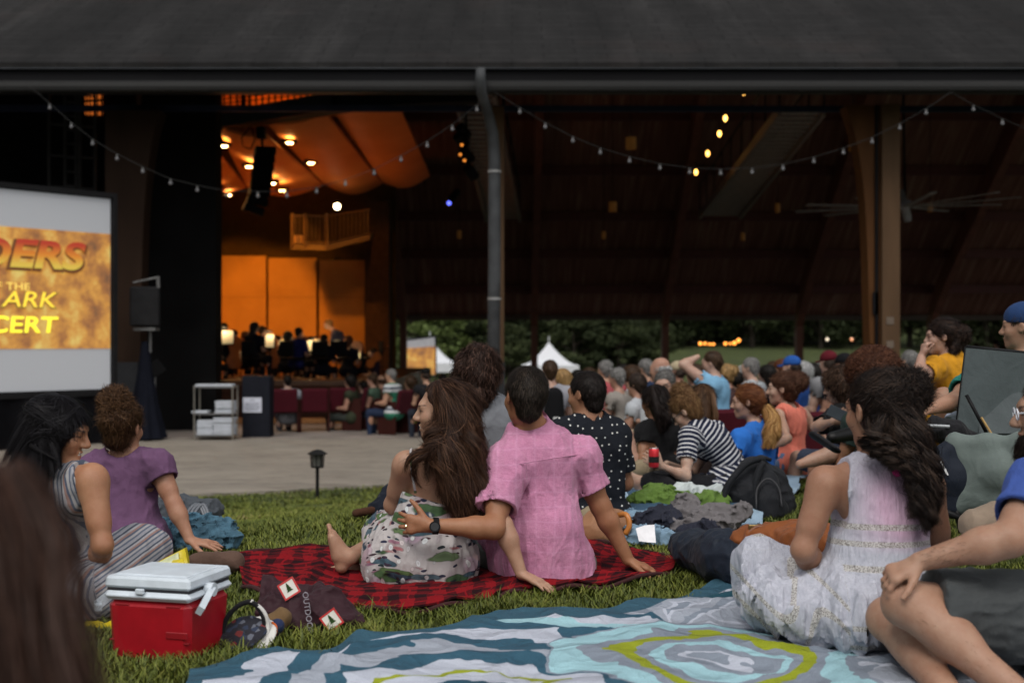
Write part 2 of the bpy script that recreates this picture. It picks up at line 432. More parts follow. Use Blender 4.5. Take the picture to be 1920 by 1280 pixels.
def hand_prims(w, d, nrm, curl=0.3, spread=0.12, side=1, s=1.0, thumb=(0.6, 0.25), fan=None):
    """w wrist, d direction of the fingers, nrm = back-of-hand normal, side=+1: thumb lies on +cross(d,nrm)"""
    d = unit(d); nrm = unit(np.asarray(nrm)-d*np.dot(nrm, d)); t = np.cross(d, nrm)*side
    L = lambda a, b, c: np.asarray(w)+(d*a+t*b+nrm*c)*s
    palm = [cap(L(.0, 0, 0), L(.045, .012, 0), .024*s, .026*s, flat=(nrm, .62)), cap(L(.02, -.006, 0), L(.078, -.022, -.002), .022*s, .018*s, flat=(nrm, .65)), cap(L(.02, .01, 0), L(.082, .022, 0), .022*s, .018*s, flat=(nrm, .65)), cap(L(.08, -.024, 0), L(.085, .024, 0), .015*s, .016*s, flat=(nrm, .75))]
    fing = []
    for i, (off, ln) in enumerate(((.029, .072), (.010, .080), (-.010, .075), (-.028, .060))):
        a0 = L(.084-(.008 if i == 3 else 0), off, 0); aa = (1.5-i)*spread; cu = curl if np.isscalar(curl) else curl[i]
        dd = unit(d*math.cos(aa)+t*math.sin(aa)); p = a0; ang = cu*0.6; seg = [.46, .30, .24]
        pr = p
        for j, sg in enumerate(seg):
            dir_ = dd*math.cos(ang)-nrm*math.sin(ang); q = pr+dir_*ln*sg*s
            r0 = (.0098-.0010*j)*s*(0.92 if i == 3 else 1); fing.append(cap(pr, q, r0, r0-.0010*s)); pr = q; ang += cu*0.8
    th = []; a, b = thumb; p = L(.022, .024, -.004); q = p+(d*(.72-.2*a)*.045+t*(.5+.3*a)*.045-nrm*b*.02)*s
    r = q+(d*(.95-.4*a)+t*(.25+.6*a)-nrm*b*.5)*.034*s; u = r+(d*(1.0-.4*a)+t*(.12+.55*a)-nrm*b*.5)*.028*s
    th = [cap(p, q, .016*s, .0125*s), cap(q, r, .0118*s, .0105*s), cap(r, u, .0105*s, .0085*s)]
    return palm, fing+th
def foot_prims(an, toe, up=(0, 0, 1), s=1.0, toes=True):
    f = unit(np.asarray(toe)-np.asarray(an)); up = unit(np.asarray(up, float)-f*np.dot(up, f)); r = np.cross(f, up)
    L = lambda a, b, c: np.asarray(an)+(f*a+r*b+up*c)*s
    pr = [cap(L(-.035, 0, -.045), L(.02, 0, -.045), .033*s, .032*s), cap(L(0, 0, -.012), L(.09, .0, -.045), .034*s, .028*s), cap(L(.02, .012, -.05), L(.125, .022, -.058), .03*s, .024*s), cap(L(.02, -.012, -.05), L(.115, -.022, -.06), .028*s, .021*s)]
    tt = []
    if toes:
        for i in range(5):
            o = .034-.0165*i; l0 = .135-.010*i*(.6+.15*i); tt.append(cap(L(l0, o, -.062), L(l0+.035-.004*i, o+.002, -.066), (.0135 if i == 0 else .0095)*s, (.012 if i == 0 else .008)*s))
    return pr, tt
def body_prims(J, g=1.0, fem=False, rr=None):
    """J: dict of joints in world coordinates: pel wst cst nck hd shL shR elL elR wrL wrR hpL hpR knL knR anL anR ; F front vector. g scales girth"""
    r_ = dict(ab=.128, ch=.150, sh=.060, ua=.050, el=.040, fa=.041, wr=.026, th=.088, kn=.058, cf=.056, an=.037, nk=.056, hip=.105, flat=.70)
    if fem: r_.update(ab=.108, ch=.128, sh=.046, ua=.043, el=.034, fa=.036, wr=.023, th=.086, kn=.054, cf=.052, an=.033, nk=.047, hip=.112)
    if rr: r_.update(rr)
    r = {k: (v*g if k != 'flat' else v) for k, v in r_.items()}; fl = (J['F'], r_['flat']); B = {}
    pel, wst, cst, nck = J['pel'], J['wst'], J['cst'], J['nck']
    sd = unit(J['shR']-J['shL']); up = unit(nck-cst); Fv = unit(J['F'])
    T = [cap(pel, wst, r['hip']*1.18, r['ab'], flat=fl), cap(wst, cst, r['ab'], r['ch'], flat=fl), cap(cst, cst*.35+nck*.65, r['ch']*.98, r['ch']*.62, flat=(Fv, .62))]
    for s_, sh in ((-1, J['shL']), (1, J['shR'])):
        T.append(cap(nck-up*.02, sh+up*.0, r['nk']*.62, r['sh']*1.0)); T.append(cap(cst+sd*s_*r['ch']*.55, sh-up*.02, r['ch']*.5, r['sh']*.95, flat=(Fv, .75)))
        T.append(ell(cst+sd*s_*r['ch']*.5-Fv*r['ch']*.38+up*.03, (.06*g, .028*g, .075*g), frame(Fv, up)))
        T.append(cap(nck+up*.035, sh*.55+nck*.45, r['nk']*.62, r['sh']*.62))
        if fem: T.append(ell(cst+sd*s_*.07*g+Fv*r['ch']*.55-up*.02, (.055*g, .055*g, .055*g)))
    B['torso'] = T
    B['hips'] = [cap(J['hpL'], J['hpR'], r['hip'], r['hip'])]+[ell(h-Fv*.03, (r['hip']*1.05,)*3) for h in (J['hpL'], J['hpR'])]
    B['neck'] = [cap(nck-up*.03, J['hd']-unit(J['hd']-nck)*.06, r['nk']*1.05, r['nk']*.95)]
    for k in 'LR':
        sh, el, wr = J['sh'+k], J['el'+k], J['wr'+k]
        B['ua'+k] = [ell(sh+unit(el-sh)*.02, (r['sh']*1.05,)*3), cap(sh, el, r['sh']*.90, r['el']), cap(sh*.7+el*.3, sh*.35+el*.65, r['ua']*1.0, r['ua']*.93)]
        B['fa'+k] = [cap(el, el*.72+wr*.28, r['el'], r['fa']), cap(el*.72+wr*.28, wr, r['fa'], r['wr'])]
        hp, kn, an = J['hp'+k], J['kn'+k], J['an'+k]
        B['th'+k] = [cap(hp, kn, r['th'], r['kn'])]
        bk = unit(hp-kn); ax = unit(an-kn); bk = unit(bk-ax*np.dot(bk, ax)+1e-6)
        B['cf'+k] = [cap(kn, an, r['kn']*.93, r['an']), ell(kn+(an-kn)*.30+bk*r['kn']*.32, (r['cf'], r['cf'], .12), frame(bk, ax))]
    B['r'] = r
    return B
def auto_joints(J):
    J = {k: np.asarray(v, float) for k, v in J.items()}
    sd = unit(J['shR']-J['shL'])
    if 'F' not in J: J['F'] = unit(np.cross(J['nck']-J['pel'], sd))  # forward = up x right
    J.setdefault('wst', J['pel']*.55+J['nck']*.45-J['F']*.01); J.setdefault('cst', J['pel']*.26+J['nck']*.74-J['F']*.01)
    for k, s_ in (('L', -1), ('R', 1)):
        J.setdefault('hp'+k, J['pel']+sd*s_*.085); J.setdefault('kn'+k, J['hp'+k]+unit(J['F'])*.42+sd*s_*.1+[0, 0, .1]); J.setdefault('an'+k, J['kn'+k]+unit(J['F'])*.1-[0, 0, .36])
        J.setdefault('el'+k, J['sh'+k]+sd*s_*.04+J['F']*.06-[0, 0, .27]); J.setdefault('wr'+k, J['el'+k]+J['F']*.22-sd*s_*.06)
    return J
def bounds(prims, pad=.02):
    return np.min([p.lo for p in prims], 0)-pad, np.max([p.hi for p in prims], 0)+pad
# ---------------------------------------------------------------- skin, hair materials
def mskin(c, name='skin'):
    key = ('skin', tuple(c))
    if key in _mc: return _mc[key]
    m, t, b = nmat(name); v = tco(t)
    at = node(t, 'ShaderNodeAttribute', attribute_name='tint')
    n1 = noise(t, v, 22, 5, 0.65); n2 = noise(t, v, 5, 2, 0.5)
    lo = (c[0]*.86, c[1]*.74, c[2]*.70); hi = (min(1, c[0]*1.08), c[1]*1.10, c[2]*1.12)
    r = ramp(t, [(0.34, lo), (0.66, hi)]); t.links.new(mth(t, 'ADD', mth(t, 'MULTIPLY', n1, .6), mth(t, 'MULTIPLY', n2, .4)), r.inputs[0])
    t.links.new(mix(t, at.outputs['Alpha'], r.outputs[0], at.outputs['Color']), b.inputs['Base Color'])
    b.inputs['Roughness'].default_value = 0.52; b.inputs['Subsurface Weight'].default_value = 0.12; b.inputs['Subsurface Radius'].default_value = (1, .35, .2); b.inputs['Subsurface Scale'].default_value = 0.008
    b.inputs['Specular IOR Level'].default_value = 0.4
    setbump(t, b, mth(t, 'ADD', noise(t, v, 260, 3, .6), mth(t, 'MULTIPLY', noise(t, v, 34, 3), 1.6)), .30, .003); _mc[key] = m; return m
def mhair(c, hl=None, name='hair', rough=.5):
    key = ('hair', tuple(c), hl)
    if key in _mc: return _mc[key]
    m, t, b = nmat(name); at = node(t, 'ShaderNodeAttribute', attribute_name='rnd')
    hl = hl or tuple(min(1, x*2.4) for x in c)
    r = ramp(t, [(0.0, tuple(x*.45 for x in c)), (0.55, c), (1.0, hl)]); t.links.new(at.outputs['Fac'], r.inputs[0]); t.links.new(r.outputs[0], b.inputs['Base Color'])
    b.inputs['Roughness'].default_value = rough; b.inputs['Specular IOR Level'].default_value = 0.12
    _mc[key] = m; return m
def ribbons(S, wd, N=None, taper=True, rnd=None):
    """S (n,m,3) strands -> verts, quads ; wd width; N (n,3) facing normals"""
    n, m = S.shape[:2]; T = np.gradient(S, axis=1); T /= np.linalg.norm(T, axis=2)[..., None]+1e-9
    if N is None: N = rng.normal(size=(n, 3))
    N = np.broadcast_to(N[:, None, :] if N.ndim == 2 else N, S.shape)
    Sd = np.cross(T, N); Sd /= np.linalg.norm(Sd, axis=2)[..., None]+1e-9
    w_ = np.full(m, 1.0)
    if taper: w_ = np.clip((1-np.linspace(0, 1, m))*3, .25, 1)
    off = Sd*(wd*0.5*w_)[None, :, None]; V = np.stack([S-off, S+off], 2).reshape(-1, 3)
    b = (np.arange(n)*m*2)[:, None]+(np.arange(m-1)*2)[None]; F = np.stack([b, b+1, b+3, b+2], -1).reshape(-1, 4)
    rn = rng.random(n) if rnd is None else rnd
    return V, F, np.repeat(rn, m*2)
class Hair:
    """mass (implicit) + strands laid over it, all one mesh"""
    def __init__(s, mat): s.V = []; s.F = []; s.r = []; s.n = 0; s.mat = mat
    def put(s, V, F, r):
        s.V.append(V); s.F.append(F+s.n); s.r.append(r); s.n += len(V)
    def mass(s, vol, base=.12, it=1, f=(60, 60, 9)):
        V, F = vol.mesh()
        if not len(V): return V, F
        V = vol.smooth(V, F, it); s.put(V, F, base+.30*vn(V, f, 3)); s.mv, s.mf = V, F; return V, F
    def fuzz(s, n, length, flow, lift=.25, wd=.0022, seg=5, curl=0.0, cf=40, V=None, F=None, rmin=.2, mask=None, grav=0.0):
        V = s.mv if V is None else V; F = s.mf if F is None else F
        N = vnormals(V, F); ids = np.arange(len(V))
        if mask is not None: ids = ids[mask(V, N)]
        if not len(ids): return
        i = rng.choice(ids, n); p = V[i]+rng.normal(size=(n, 3))*.002; nr = N[i]
        f = flow(p, nr); f = f-nr*(f*nr).sum(1)[:, None]; f /= np.linalg.norm(f, axis=1)[:, None]+1e-9
        f = f+rng.normal(size=f.shape)*.12
        L = length*rng.uniform(.6, 1.15, n); t = np.linspace(0, 1, seg)
        S = p[:, None]+f[:, None]*(L[:, None]*t)[..., None]+nr[:, None]*(L[:, None]*lift*(t*(1-t*.75)))[..., None]
        S[:, :, 2] -= grav*(L[:, None]*t**2)
        if curl:
            ph = rng.uniform(0, 6.28, n)[:, None]; sdv = np.cross(f, nr); a = ph+cf*L[:, None]*t
            S = S+sdv[:, None]*(curl*np.sin(a)*np.minimum(t*3, 1))[..., None]+nr[:, None]*(curl*np.cos(a)*np.minimum(t*3, 1))[..., None]
        v, q, r = ribbons(S, wd, nr); clump = vn(p, 45, 2); s.put(v, q, np.clip(np.repeat(rmin+(1-rmin)*(rng.random(n)*.55+clump*.45), seg*2), 0, 1))
    def locks(s, guides, n, wd=.0022, seg=18, wave=0.0, wf=6, rmin=.2, frizz=.0015, clumps=5):
        """guides: [(points, radii, weight)]"""
        W = np.array([g[2] if len(g) > 2 else 1 for g in guides], float); W /= W.sum(); cnt = np.maximum((W*n).astype(int), 1)
        for (gd, c) in zip(guides, cnt):
            P = catmull(np.asarray(gd[0], float), seg); rr = np.interp(np.linspace(0, 1, seg), np.linspace(0, 1, len(gd[1])), gd[1])
            T = np.gradient(P, axis=0); T /= np.linalg.norm(T, axis=1)[:, None]+1e-9
            A = np.cross(T, [0.31, 0.2, 0.93]); A /= np.linalg.norm(A, axis=1)[:, None]+1e-9; B = np.cross(T, A)
            k = rng.integers(0, clumps, c); ca = rng.uniform(0, 6.28, clumps)[k]; cr = np.sqrt(rng.uniform(0, 1, clumps))[k]
            fly = rng.random(c) < .10; a = ca+rng.normal(size=c)*.45; ra = np.clip(cr+rng.normal(size=c)*.24, 0, 1.2)*np.where(fly, rng.uniform(1, 1.6, c), 1)
            t = np.linspace(0, 1, seg); ln = rng.uniform(.82, 1.0, c)
            tt = t[None]*ln[:, None]; fi = tt*(seg-1); i0 = np.minimum(fi.astype(int), seg-2); ft = (fi-i0)[..., None]
            g_ = lambda Q: Q[i0]*(1-ft)+Q[i0+1]*ft
            ph = rng.uniform(0, 6.28, clumps)[k][:, None]+rng.normal(size=c)[:, None]*.3
            amp = wave*np.clip(tt*2.2-.15, 0, 1)
            r1 = (ra*1.0)[:, None]*np.interp(tt, t, rr)
            S = g_(P)+g_(A)*(np.cos(a)[:, None]*r1+amp*np.sin(wf*6.28*tt+ph))[..., None]+g_(B)*(np.sin(a)[:, None]*r1+amp*np.cos(wf*6.28*tt+ph))[..., None]
            S = S+np.cumsum(rng.normal(size=S.shape)*frizz, axis=1)*np.where(fly, 2.2, .6)[:, None, None]
            cn = P.mean(0); out = S-g_(P); Nn = out/(np.linalg.norm(out, axis=2)[..., None]+1e-9)
            v, q, r = ribbons(S, wd, Nn); cl = rng.random(clumps)[k]
            s.put(v, q, np.clip(np.repeat(rmin+(1-rmin)*(.5*cl+.5*rng.random(c)), seg*2), 0, 1))
    def build(s, parent, name='hair'):
        return mkmesh(name, np.concatenate(s.V), [np.concatenate(s.F)], s.mat, parent, True, {'rnd': np.concatenate(s.r)})
def catmull(P, n):
    if len(P) == 2: return P[0]+(P[1]-P[0])*np.linspace(0, 1, n)[:, None]
    Q = np.vstack([2*P[0]-P[1], P, 2*P[-1]-P[-2]]); m = len(P)-1; out = []
    for u in np.linspace(0, m, n):
        i = min(int(u), m-1); t = u-i; a, b, c, d = Q[i:i+4]
        out.append(.5*((2*b)+(-a+c)*t+(2*a-5*b+4*c-d)*t*t+(-a+3*b-3*c+d)*t**3))
    return np.array(out)
def downflow(hc, crown):                # hair combed away from the crown, downwards
    def fn(p, n):
        d = p-np.asarray(crown); d = d/(np.linalg.norm(d, axis=1)[:, None]+1e-9); return d+np.array([0, 0, -.6])
    return fn
def skin_mesh(vol, c, parent, H=None, it=1, paint=True, name='body', lip=None, extra=None):
    V, F = vol.mesh(); V = vol.smooth(V, F, it, .4)
    tint = np.zeros((len(V), 4)); tint[:, :3] = c
    if H is not None and paint:
        q = (V-H['c'])@H['R']/H['s']; x, y, z = np.abs(q[:, 0]), q[:, 1], q[:, 2]
        def sp(m, col, a):
            w_ = np.clip(m, 0, 1)*a; tint[:, :3] = tint[:, :3]*(1-w_[:, None])+np.array(col)*w_[:, None]; tint[:, 3] = np.maximum(tint[:, 3], w_)
        sp((y > .06)*(1-((x-.0)/.026)**2-((z+.067)/.0125)**2)*3, lip or (c[0]*.85, c[1]*.45, c[2]*.45), .8)
        sp((y > .03)*(1-((x-.036)/.022)**2-((z-.021-.004*(x-.034)/.02)/.0058)**2)*3, (.025, .015, .010), .9)
        sp((y > .05)*(1-((x-.036)/.019)**2-((z-.001)/.0065)**2)*3, (.035, .02, .018), .9)
        sp((y > .05)*(1-((x-.044)/.02)**2-((z+.035)/.02)**2)*1.2, (c[0]*1.0, c[1]*.62, c[2]*.6), .35)
    if extra is not None: extra(V, tint)
    return mkmesh(name, V, [F], mskin(c), parent, True, {'tint': tint})
def cloth_mesh(vol, mat, parent, name, it=1, attrs=None):
    V, F = vol.mesh(); V = vol.smooth(V, F, it, .4)
    a = attrs(V) if attrs else None
    return mkmesh(name, V, [F], mat, parent, True, a)
# ================================================================ ground, plaza, hills
def struct(o): o['kind'] = 'structure'; return o
xs = np.concatenate([np.linspace(-300, -20, 15), np.linspace(-18, 18, 73), np.linspace(20, 300, 15)])
ys = np.concatenate([np.linspace(-30, 2, 9), np.linspace(3, 16, 66), np.linspace(17, 60, 30), np.linspace(62, 130, 40), np.linspace(135, 400, 20)])
X, Y = np.meshgrid(xs, ys); Z = gz(X, Y)
Z = Z+np.where((Y < 14), 0.012*np.sin(X*2.1+np.sin(Y*1.7))*np.cos(Y*1.9), 0)-0.03*(Y < 13)
mgrass, t, b = nmat('soil_grass'); v = tco(t)
r = ramp(t, [(0.3, (0.035, 0.045, 0.012)), (0.55, (0.06, 0.085, 0.018)), (0.75, (0.09, 0.11, 0.03))]); t.links.new(noise(t, v, 1.3, 8, 0.7), r.inputs[0])
r2 = ramp(t, [(0.35, (0.55, 0.5, 0.4)), (0.65, (1, 1, 1))]); t.links.new(noise(t, v, 30, 5, 0.7), r2.inputs[0])
t.links.new(mix(t, 1.0, r.outputs[0], r2.outputs[0], 'MULTIPLY'), b.inputs['Base Color']); b.inputs['Roughness'].default_value = 0.95
setbump(t, b, noise(t, v, 60, 4, 0.7), 0.6, 0.03)
struct(MB().grid(np.stack([X, Y, Z], -1).transpose(1, 0, 2)).build('lawn_ground', mgrass, smooth=True))
def lawn_edge(x):                     # distance of the lawn's far edge
    return np.interp(x, [-12, -6, -3.7, -1.5, 2, 8, 14], [12.9, 13.7, 14.45, 15.6, 17.5, 20.5, 22.2])
mconc, t, b = nmat('concrete'); v = tco(t)
r = ramp(t, [(0.3, (0.17, 0.15, 0.125)), (0.7, (0.27, 0.24, 0.20))]); t.links.new(noise(t, v, 0.7, 8, 0.7, (1, 2.5, 1)), r.inputs[0])
r2 = ramp(t, [(0.38, (0.55, 0.53, 0.52)), (0.5, (1, 1, 1))]); t.links.new(noise(t, v, 2.2, 6, 0.75, (1, 3, 1)), r2.inputs[0])
t.links.new(mix(t, 0.8, r.outputs[0], r2.outputs[0], 'MULTIPLY'), b.inputs['Base Color']); b.inputs['Roughness'].default_value = 0.85
setbump(t, b, noise(t, v, 90, 4, 0.7), 0.4, 0.01)
ex = np.linspace(-40, 14, 120); far = np.full_like(ex, 22.85)
G = np.stack([np.stack([ex, np.minimum(lawn_edge(ex)+0.05*np.sin(ex*5), 22.8), np.full_like(ex, -0.735)], -1), np.stack([ex, far, np.full_like(ex, -0.735)], -1)], 1)
struct(MB().slab(G[:, ::-1], (0, 0, -0.2)).build('concrete_plaza', mconc))
mfloor = M('pavilion_floor', (0.20, 0.17, 0.15), 0.7, 0.3, 1.5, bump=0.2)
struct(MB().box((0, 38.2, -0.82), (64, 30.7, 0.2)).build('pavilion_floor', mfloor))
# ================================================================ pavilion
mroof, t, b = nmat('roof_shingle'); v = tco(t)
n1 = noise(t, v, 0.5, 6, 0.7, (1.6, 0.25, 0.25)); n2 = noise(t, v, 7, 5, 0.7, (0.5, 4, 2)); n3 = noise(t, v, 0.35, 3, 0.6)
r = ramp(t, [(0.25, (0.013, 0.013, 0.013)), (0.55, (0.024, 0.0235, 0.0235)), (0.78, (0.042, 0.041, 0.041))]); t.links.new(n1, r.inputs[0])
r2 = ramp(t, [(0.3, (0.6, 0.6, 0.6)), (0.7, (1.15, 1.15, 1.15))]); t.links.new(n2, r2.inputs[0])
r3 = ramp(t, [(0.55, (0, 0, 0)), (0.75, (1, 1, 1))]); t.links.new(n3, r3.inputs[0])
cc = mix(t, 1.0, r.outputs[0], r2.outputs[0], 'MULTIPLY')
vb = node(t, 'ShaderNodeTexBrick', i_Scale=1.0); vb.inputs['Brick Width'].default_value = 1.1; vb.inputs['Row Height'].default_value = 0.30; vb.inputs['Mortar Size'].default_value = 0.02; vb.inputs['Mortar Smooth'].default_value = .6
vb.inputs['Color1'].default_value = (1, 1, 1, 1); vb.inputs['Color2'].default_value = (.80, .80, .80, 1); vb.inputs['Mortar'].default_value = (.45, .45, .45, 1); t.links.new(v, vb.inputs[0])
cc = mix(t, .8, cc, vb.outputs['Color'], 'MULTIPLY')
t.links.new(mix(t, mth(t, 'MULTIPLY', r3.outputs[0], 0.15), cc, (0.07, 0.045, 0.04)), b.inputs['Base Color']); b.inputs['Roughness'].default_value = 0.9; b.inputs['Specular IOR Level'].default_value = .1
br = node(t, 'ShaderNodeTexBrick', i_Scale=1.0); br.inputs['Color1'].default_value = (1, 1, 1, 1); br.inputs['Brick Width'].default_value = 0.5; br.inputs['Row Height'].default_value = 0.16; br.inputs['Mortar Size'].default_value = 0.012
mp = node(t, 'ShaderNodeMapping'); mp.inputs['Rotation'].default_value = (R(0), 0, 0); t.links.new(v, mp.inputs[0]); t.links.new(mp.outputs[0], br.inputs[0])
setbump(t, b, br.outputs['Fac'], 0.5, -0.02)
mceil, t, b = nmat('ceiling_boards'); v = tco(t)
n1 = noise(t, v, 3.0, 3, 0.5, (2.2, 0.12, 0.12)); n2 = noise(t, v, 0.5, 3)
r = ramp(t, [(0.3, (0.16, 0.08, 0.06)), (0.55, (0.30, 0.17, 0.125)), (0.75, (0.50, 0.36, 0.27))]); t.links.new(n1, r.inputs[0])
t.links.new(mix(t, n2, r.outputs[0], (0.20, 0.09, 0.07)), b.inputs['Base Color']); b.inputs['Roughness'].default_value = 0.8; b.inputs['Specular IOR Level'].default_value = .1
wv = node(t, 'ShaderNodeTexWave', i_Scale=1.2); t.links.new(v, wv.inputs[0]); setbump(t, b, wv.outputs[1], 0.4, 0.02)
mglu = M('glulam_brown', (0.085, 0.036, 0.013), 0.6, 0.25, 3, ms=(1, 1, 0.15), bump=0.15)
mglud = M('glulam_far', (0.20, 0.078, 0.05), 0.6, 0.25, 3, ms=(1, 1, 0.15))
mdark = M('dark_paint', (0.006, 0.006, 0.007), 0.6, 0.3, 2)
mblack = M('black_drape', (0.004, 0.004, 0.005), 0.95, 0.3, 3)
msteel = M('navy_steel', (0.018, 0.022, 0.045), 0.5, 0.25, 2)
mgut = M('gutter_bronze', (0.020, 0.020, 0.020), 0.38, 0.12, 1.2, ms=(0.2, 1, 1))
mfasc = M('fascia_dark', (0.006, 0.006, 0.007), 0.6, 0.25, 1.5, ms=(0.2, 1, 3))
pav = thing('pavilion', 'open-air timber pavilion with dark shingle roof spanning the picture', 'pavilion', (0, 22, -0.72))
def quadslab(x0, x1, p, q, th, n=2):
    G = np.array([[[x0, *p], [x0, *q]], [[x1, *p], [x1, *q]]], float); return MB().slab(G, (0, 0, th))
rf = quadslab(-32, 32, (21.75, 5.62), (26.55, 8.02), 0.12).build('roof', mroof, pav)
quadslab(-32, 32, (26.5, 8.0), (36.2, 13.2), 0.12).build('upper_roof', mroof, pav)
MB().bar((-32, 26.5, 8.13), (32, 26.5, 8.13), 0.12, 0.03).build('ridge_flashing', M('flashing', (0.03, 0.03, 0.03), .5), rf)
quadslab(-32, 32, (36.2, 13.0), (52.0, 2.02), 0.12).build('ceiling', mceil, pav)
# fascia + gutter, one profile each
MB().box((0, 21.80, 5.50), (64, 0.10, 0.26)).build('fascia', mfasc, pav)
gp = [(0.02, 5.40), (-0.10, 5.40), (-0.135, 5.36), (-0.15, 5.30), (-0.145, 5.24), (-0.11, 5.21), (-0.04, 5.20), (0.10, 5.20), (0.10, 5.36)]
gb = MB(); gb.prism([(a, z) for a, z in gp], lambda a, z: (-32, 21.72+a, z), lambda a, z: (32, 21.72+a, z)); gb.build('gutter', mgut, pav)
MB().box((0, 21.725, 5.625), (64, 0.09, 0.012)).build('drip_edge', M('drip_edge', (0.07, 0.075, 0.085), 0.4, 0.3, 1.2, ms=(0.4, 1, 1)), rf)
# soffit and near structure
MB().bar((-32, 24.0, 5.385), (32, 24.0, 5.33), 0.1, 0.11).build('tie_beam', msteel, pav)
MB().box((0, 51.9, 1.96), (64, 0.22, 0.20)).build('far_eave_beam', M('eave_beam', (0.10, 0.075, 0.06), .6, .2), pav)
# purlins and curved far ribs
def roofz(y): return 13.0+(y-36.2)/(52-36.2)*(2.02-13.0)
for y in (50.2, 48.4, 46.6, 44.6, 42.4, 40.0):
    MB().box((0, y, roofz(y)-0.22), (64, 0.16, 0.34)).build('purlin', M('purlin_red', (0.12, 0.032, 0.026), .6, .2), pav)
for x in (-9.4, -4.3, 0.88, 6.05, 11.35, 16.6, 21.8, 27):
    b_ = MB(); prev = None
    outer = [(50.9, -0.72), (50.9, 1.6), (50.6, 2.4), (49.8, 3.3), (47, 5.3), (43, 8.05), (38, 11.5)]
    inner = [(50.45, -0.72), (50.4, 1.6), (50.0, 2.1), (48.6, 3.25), (46, 5.0), (42.4, 7.4), (37.4, 10.8)]
    for i in range(len(outer)-1):
        o1, o2, i1, i2 = outer[i], outer[i+1], inner[i], inner[i+1]
        V = [(x+s*0.13, *p) for s in (-1, 1) for p in (o1, o2, i2, i1)]
        b_.add(V, [[0, 1, 2, 3], [7, 6, 5, 4], [0, 4, 5, 1], [2, 6, 7, 3]])
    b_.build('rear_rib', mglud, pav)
# near columns
mcolbase = M('column_base', (0.03, 0.031, 0.034), 0.8, 0.2)
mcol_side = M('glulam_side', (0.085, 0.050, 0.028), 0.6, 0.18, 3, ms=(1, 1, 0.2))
def near_column(xl_top, xl_bot, xr, D, depth, mat, side):
    """laminated column: inner (left) edge flares out as it rises into the roof"""
    s = D/FPX; zt = 5.22; b_ = MB(); zs = np.linspace(0.62, zt, 12); L = []
    for z in zs:
        u = (z-0.62)/(zt-0.62); L.append(((xl_bot+(xl_top-xl_bot)*(0.25*u+0.75*u**5))-960)*s)
    xr_ = (xr-960)*s; G = []
    for z, l in zip(zs, L): G.append([[l, D, z], [xr_, D, z]])
    b_.slab(np.array(G), (0, depth, 0)); b_.build('column', mat, pav)
    if side:
        w_ = (33*s); MB().box((xr_-w_/2+0.004, D-0.06, (0.62+zt)/2), (w_, 0.14, zt-0.62)).build('column_lamination', mcol_side, pav)
        MB().box((xr_-w_-0.07, D-0.02, (0.62+zt)/2), (0.05, 0.05, zt-0.62)).build('column_groove', mdark, pav)
        for z in (1.37, 0.95):
            MB().box((xr_-w_*0.55, D-0.135, z), (0.13, 0.012, 0.13)).build('plate', M('plate', (0.11, 0.08, 0.058), .6), pav)
        MB().box((xr_-w_-0.09, D-0.03, 1.68), (0.10, 0.03, 0.4)).build('bracket', mdark, pav)
    lb = (xl_bot-960)*s
    MB().box(((lb+xr_)/2, D+depth/2-0.03, -0.05), (xr_-lb+0.03, depth+0.12, 1.34)).build('column_base', mcolbase, pav)
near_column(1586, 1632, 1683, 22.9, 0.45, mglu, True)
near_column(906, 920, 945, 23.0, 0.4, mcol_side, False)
near_column(300, 262, 197, 23.4, 0.45, M('glulam_shaded', (0.025, 0.014, 0.009), .6, .2, 3, ms=(1, 1, .2)), False)  # same timber as the big column; its weaker light is put into the colour
dsp = thing('downspout', 'grey round downspout running from the gutter down the middle column', 'downspout', Pw(927, 660, 22.3)*[1, 1, 0]+[0, 0, -0.72])
MB().tube([Pw(901, 128, 21.45), Pw(901, 150, 21.45), Pw(903, 175, 21.6), Pw(915, 215, 22.1), Pw(924, 250, 22.3), Pw(927, 300, 22.35), Pw(927, 500, 22.35), Pw(924, 815, 22.35)],
          [0.075, 0.085, 0.085, 0.095, 0.10, 0.105, 0.11, 0.115], 16).build('pipe', M('galvanised', (0.055, 0.058, 0.062), 0.55, 0.3, 3), dsp, smooth=True)
for y in (322, 560): MB().tube([Pw(927, y, 22.35)+[0, 0, 0.02], Pw(927, y, 22.35)-[0, 0, 0.02]], 0.12, 16).build('pipe_strap', M('strap', (0.25, 0.25, 0.25), .4), dsp)
# catwalks under the roof
def catwalk(n0, n1, f0, f1, D0, D1, label, zc=None):
    A, B, E, F = Pw(n0[0], n0[1], D0), Pw(n1[0], n0[1], D0), Pw(f0[0], f0[1], D1), Pw(f1[0], f0[1], D1)
    o = thing('catwalk', label, 'catwalk', (A+B+E+F)/4, 'catwalks hung under the roof')
    MB().bar(A, E, 0.08, 0.22).bar(B, F, 0.08, 0.22).build('side_rail', M('catwalk_steel', (0.15, 0.11, 0.10), .5, .2), o)
    b_ = MB()
    for k in range(34):
        u = (k+.5)/34; b_.bar(A+(E-A)*u, B+(F-B)*u, 0.16, 0.05)
    b_.build('grating', M('catwalk_grate', (0.24, 0.20, 0.185), .5, .2), o)
    b_ = MB()
    for Q, S in ((A, E), (B, F)):
        b_.tube([Q+[0, 0, 1.0], S+[0, 0, 1.0]], 0.025, 6)
        for k in range(9): b_.tube([Q+(S-Q)*k/8, Q+(S-Q)*k/8+[0, 0, 1.0]], 0.02, 5)
    b_.build('handrail', mdark, o)
catwalk((852, 172), (925, 0), (912, 411), (975, 0), 25.5, 42, 'steel catwalk beside the downspout seen from below')
catwalk((1462, 208), (1545, 0), (1312, 405), (1388, 0), 27, 42, 'steel catwalk left of the ceiling fan seen from below')
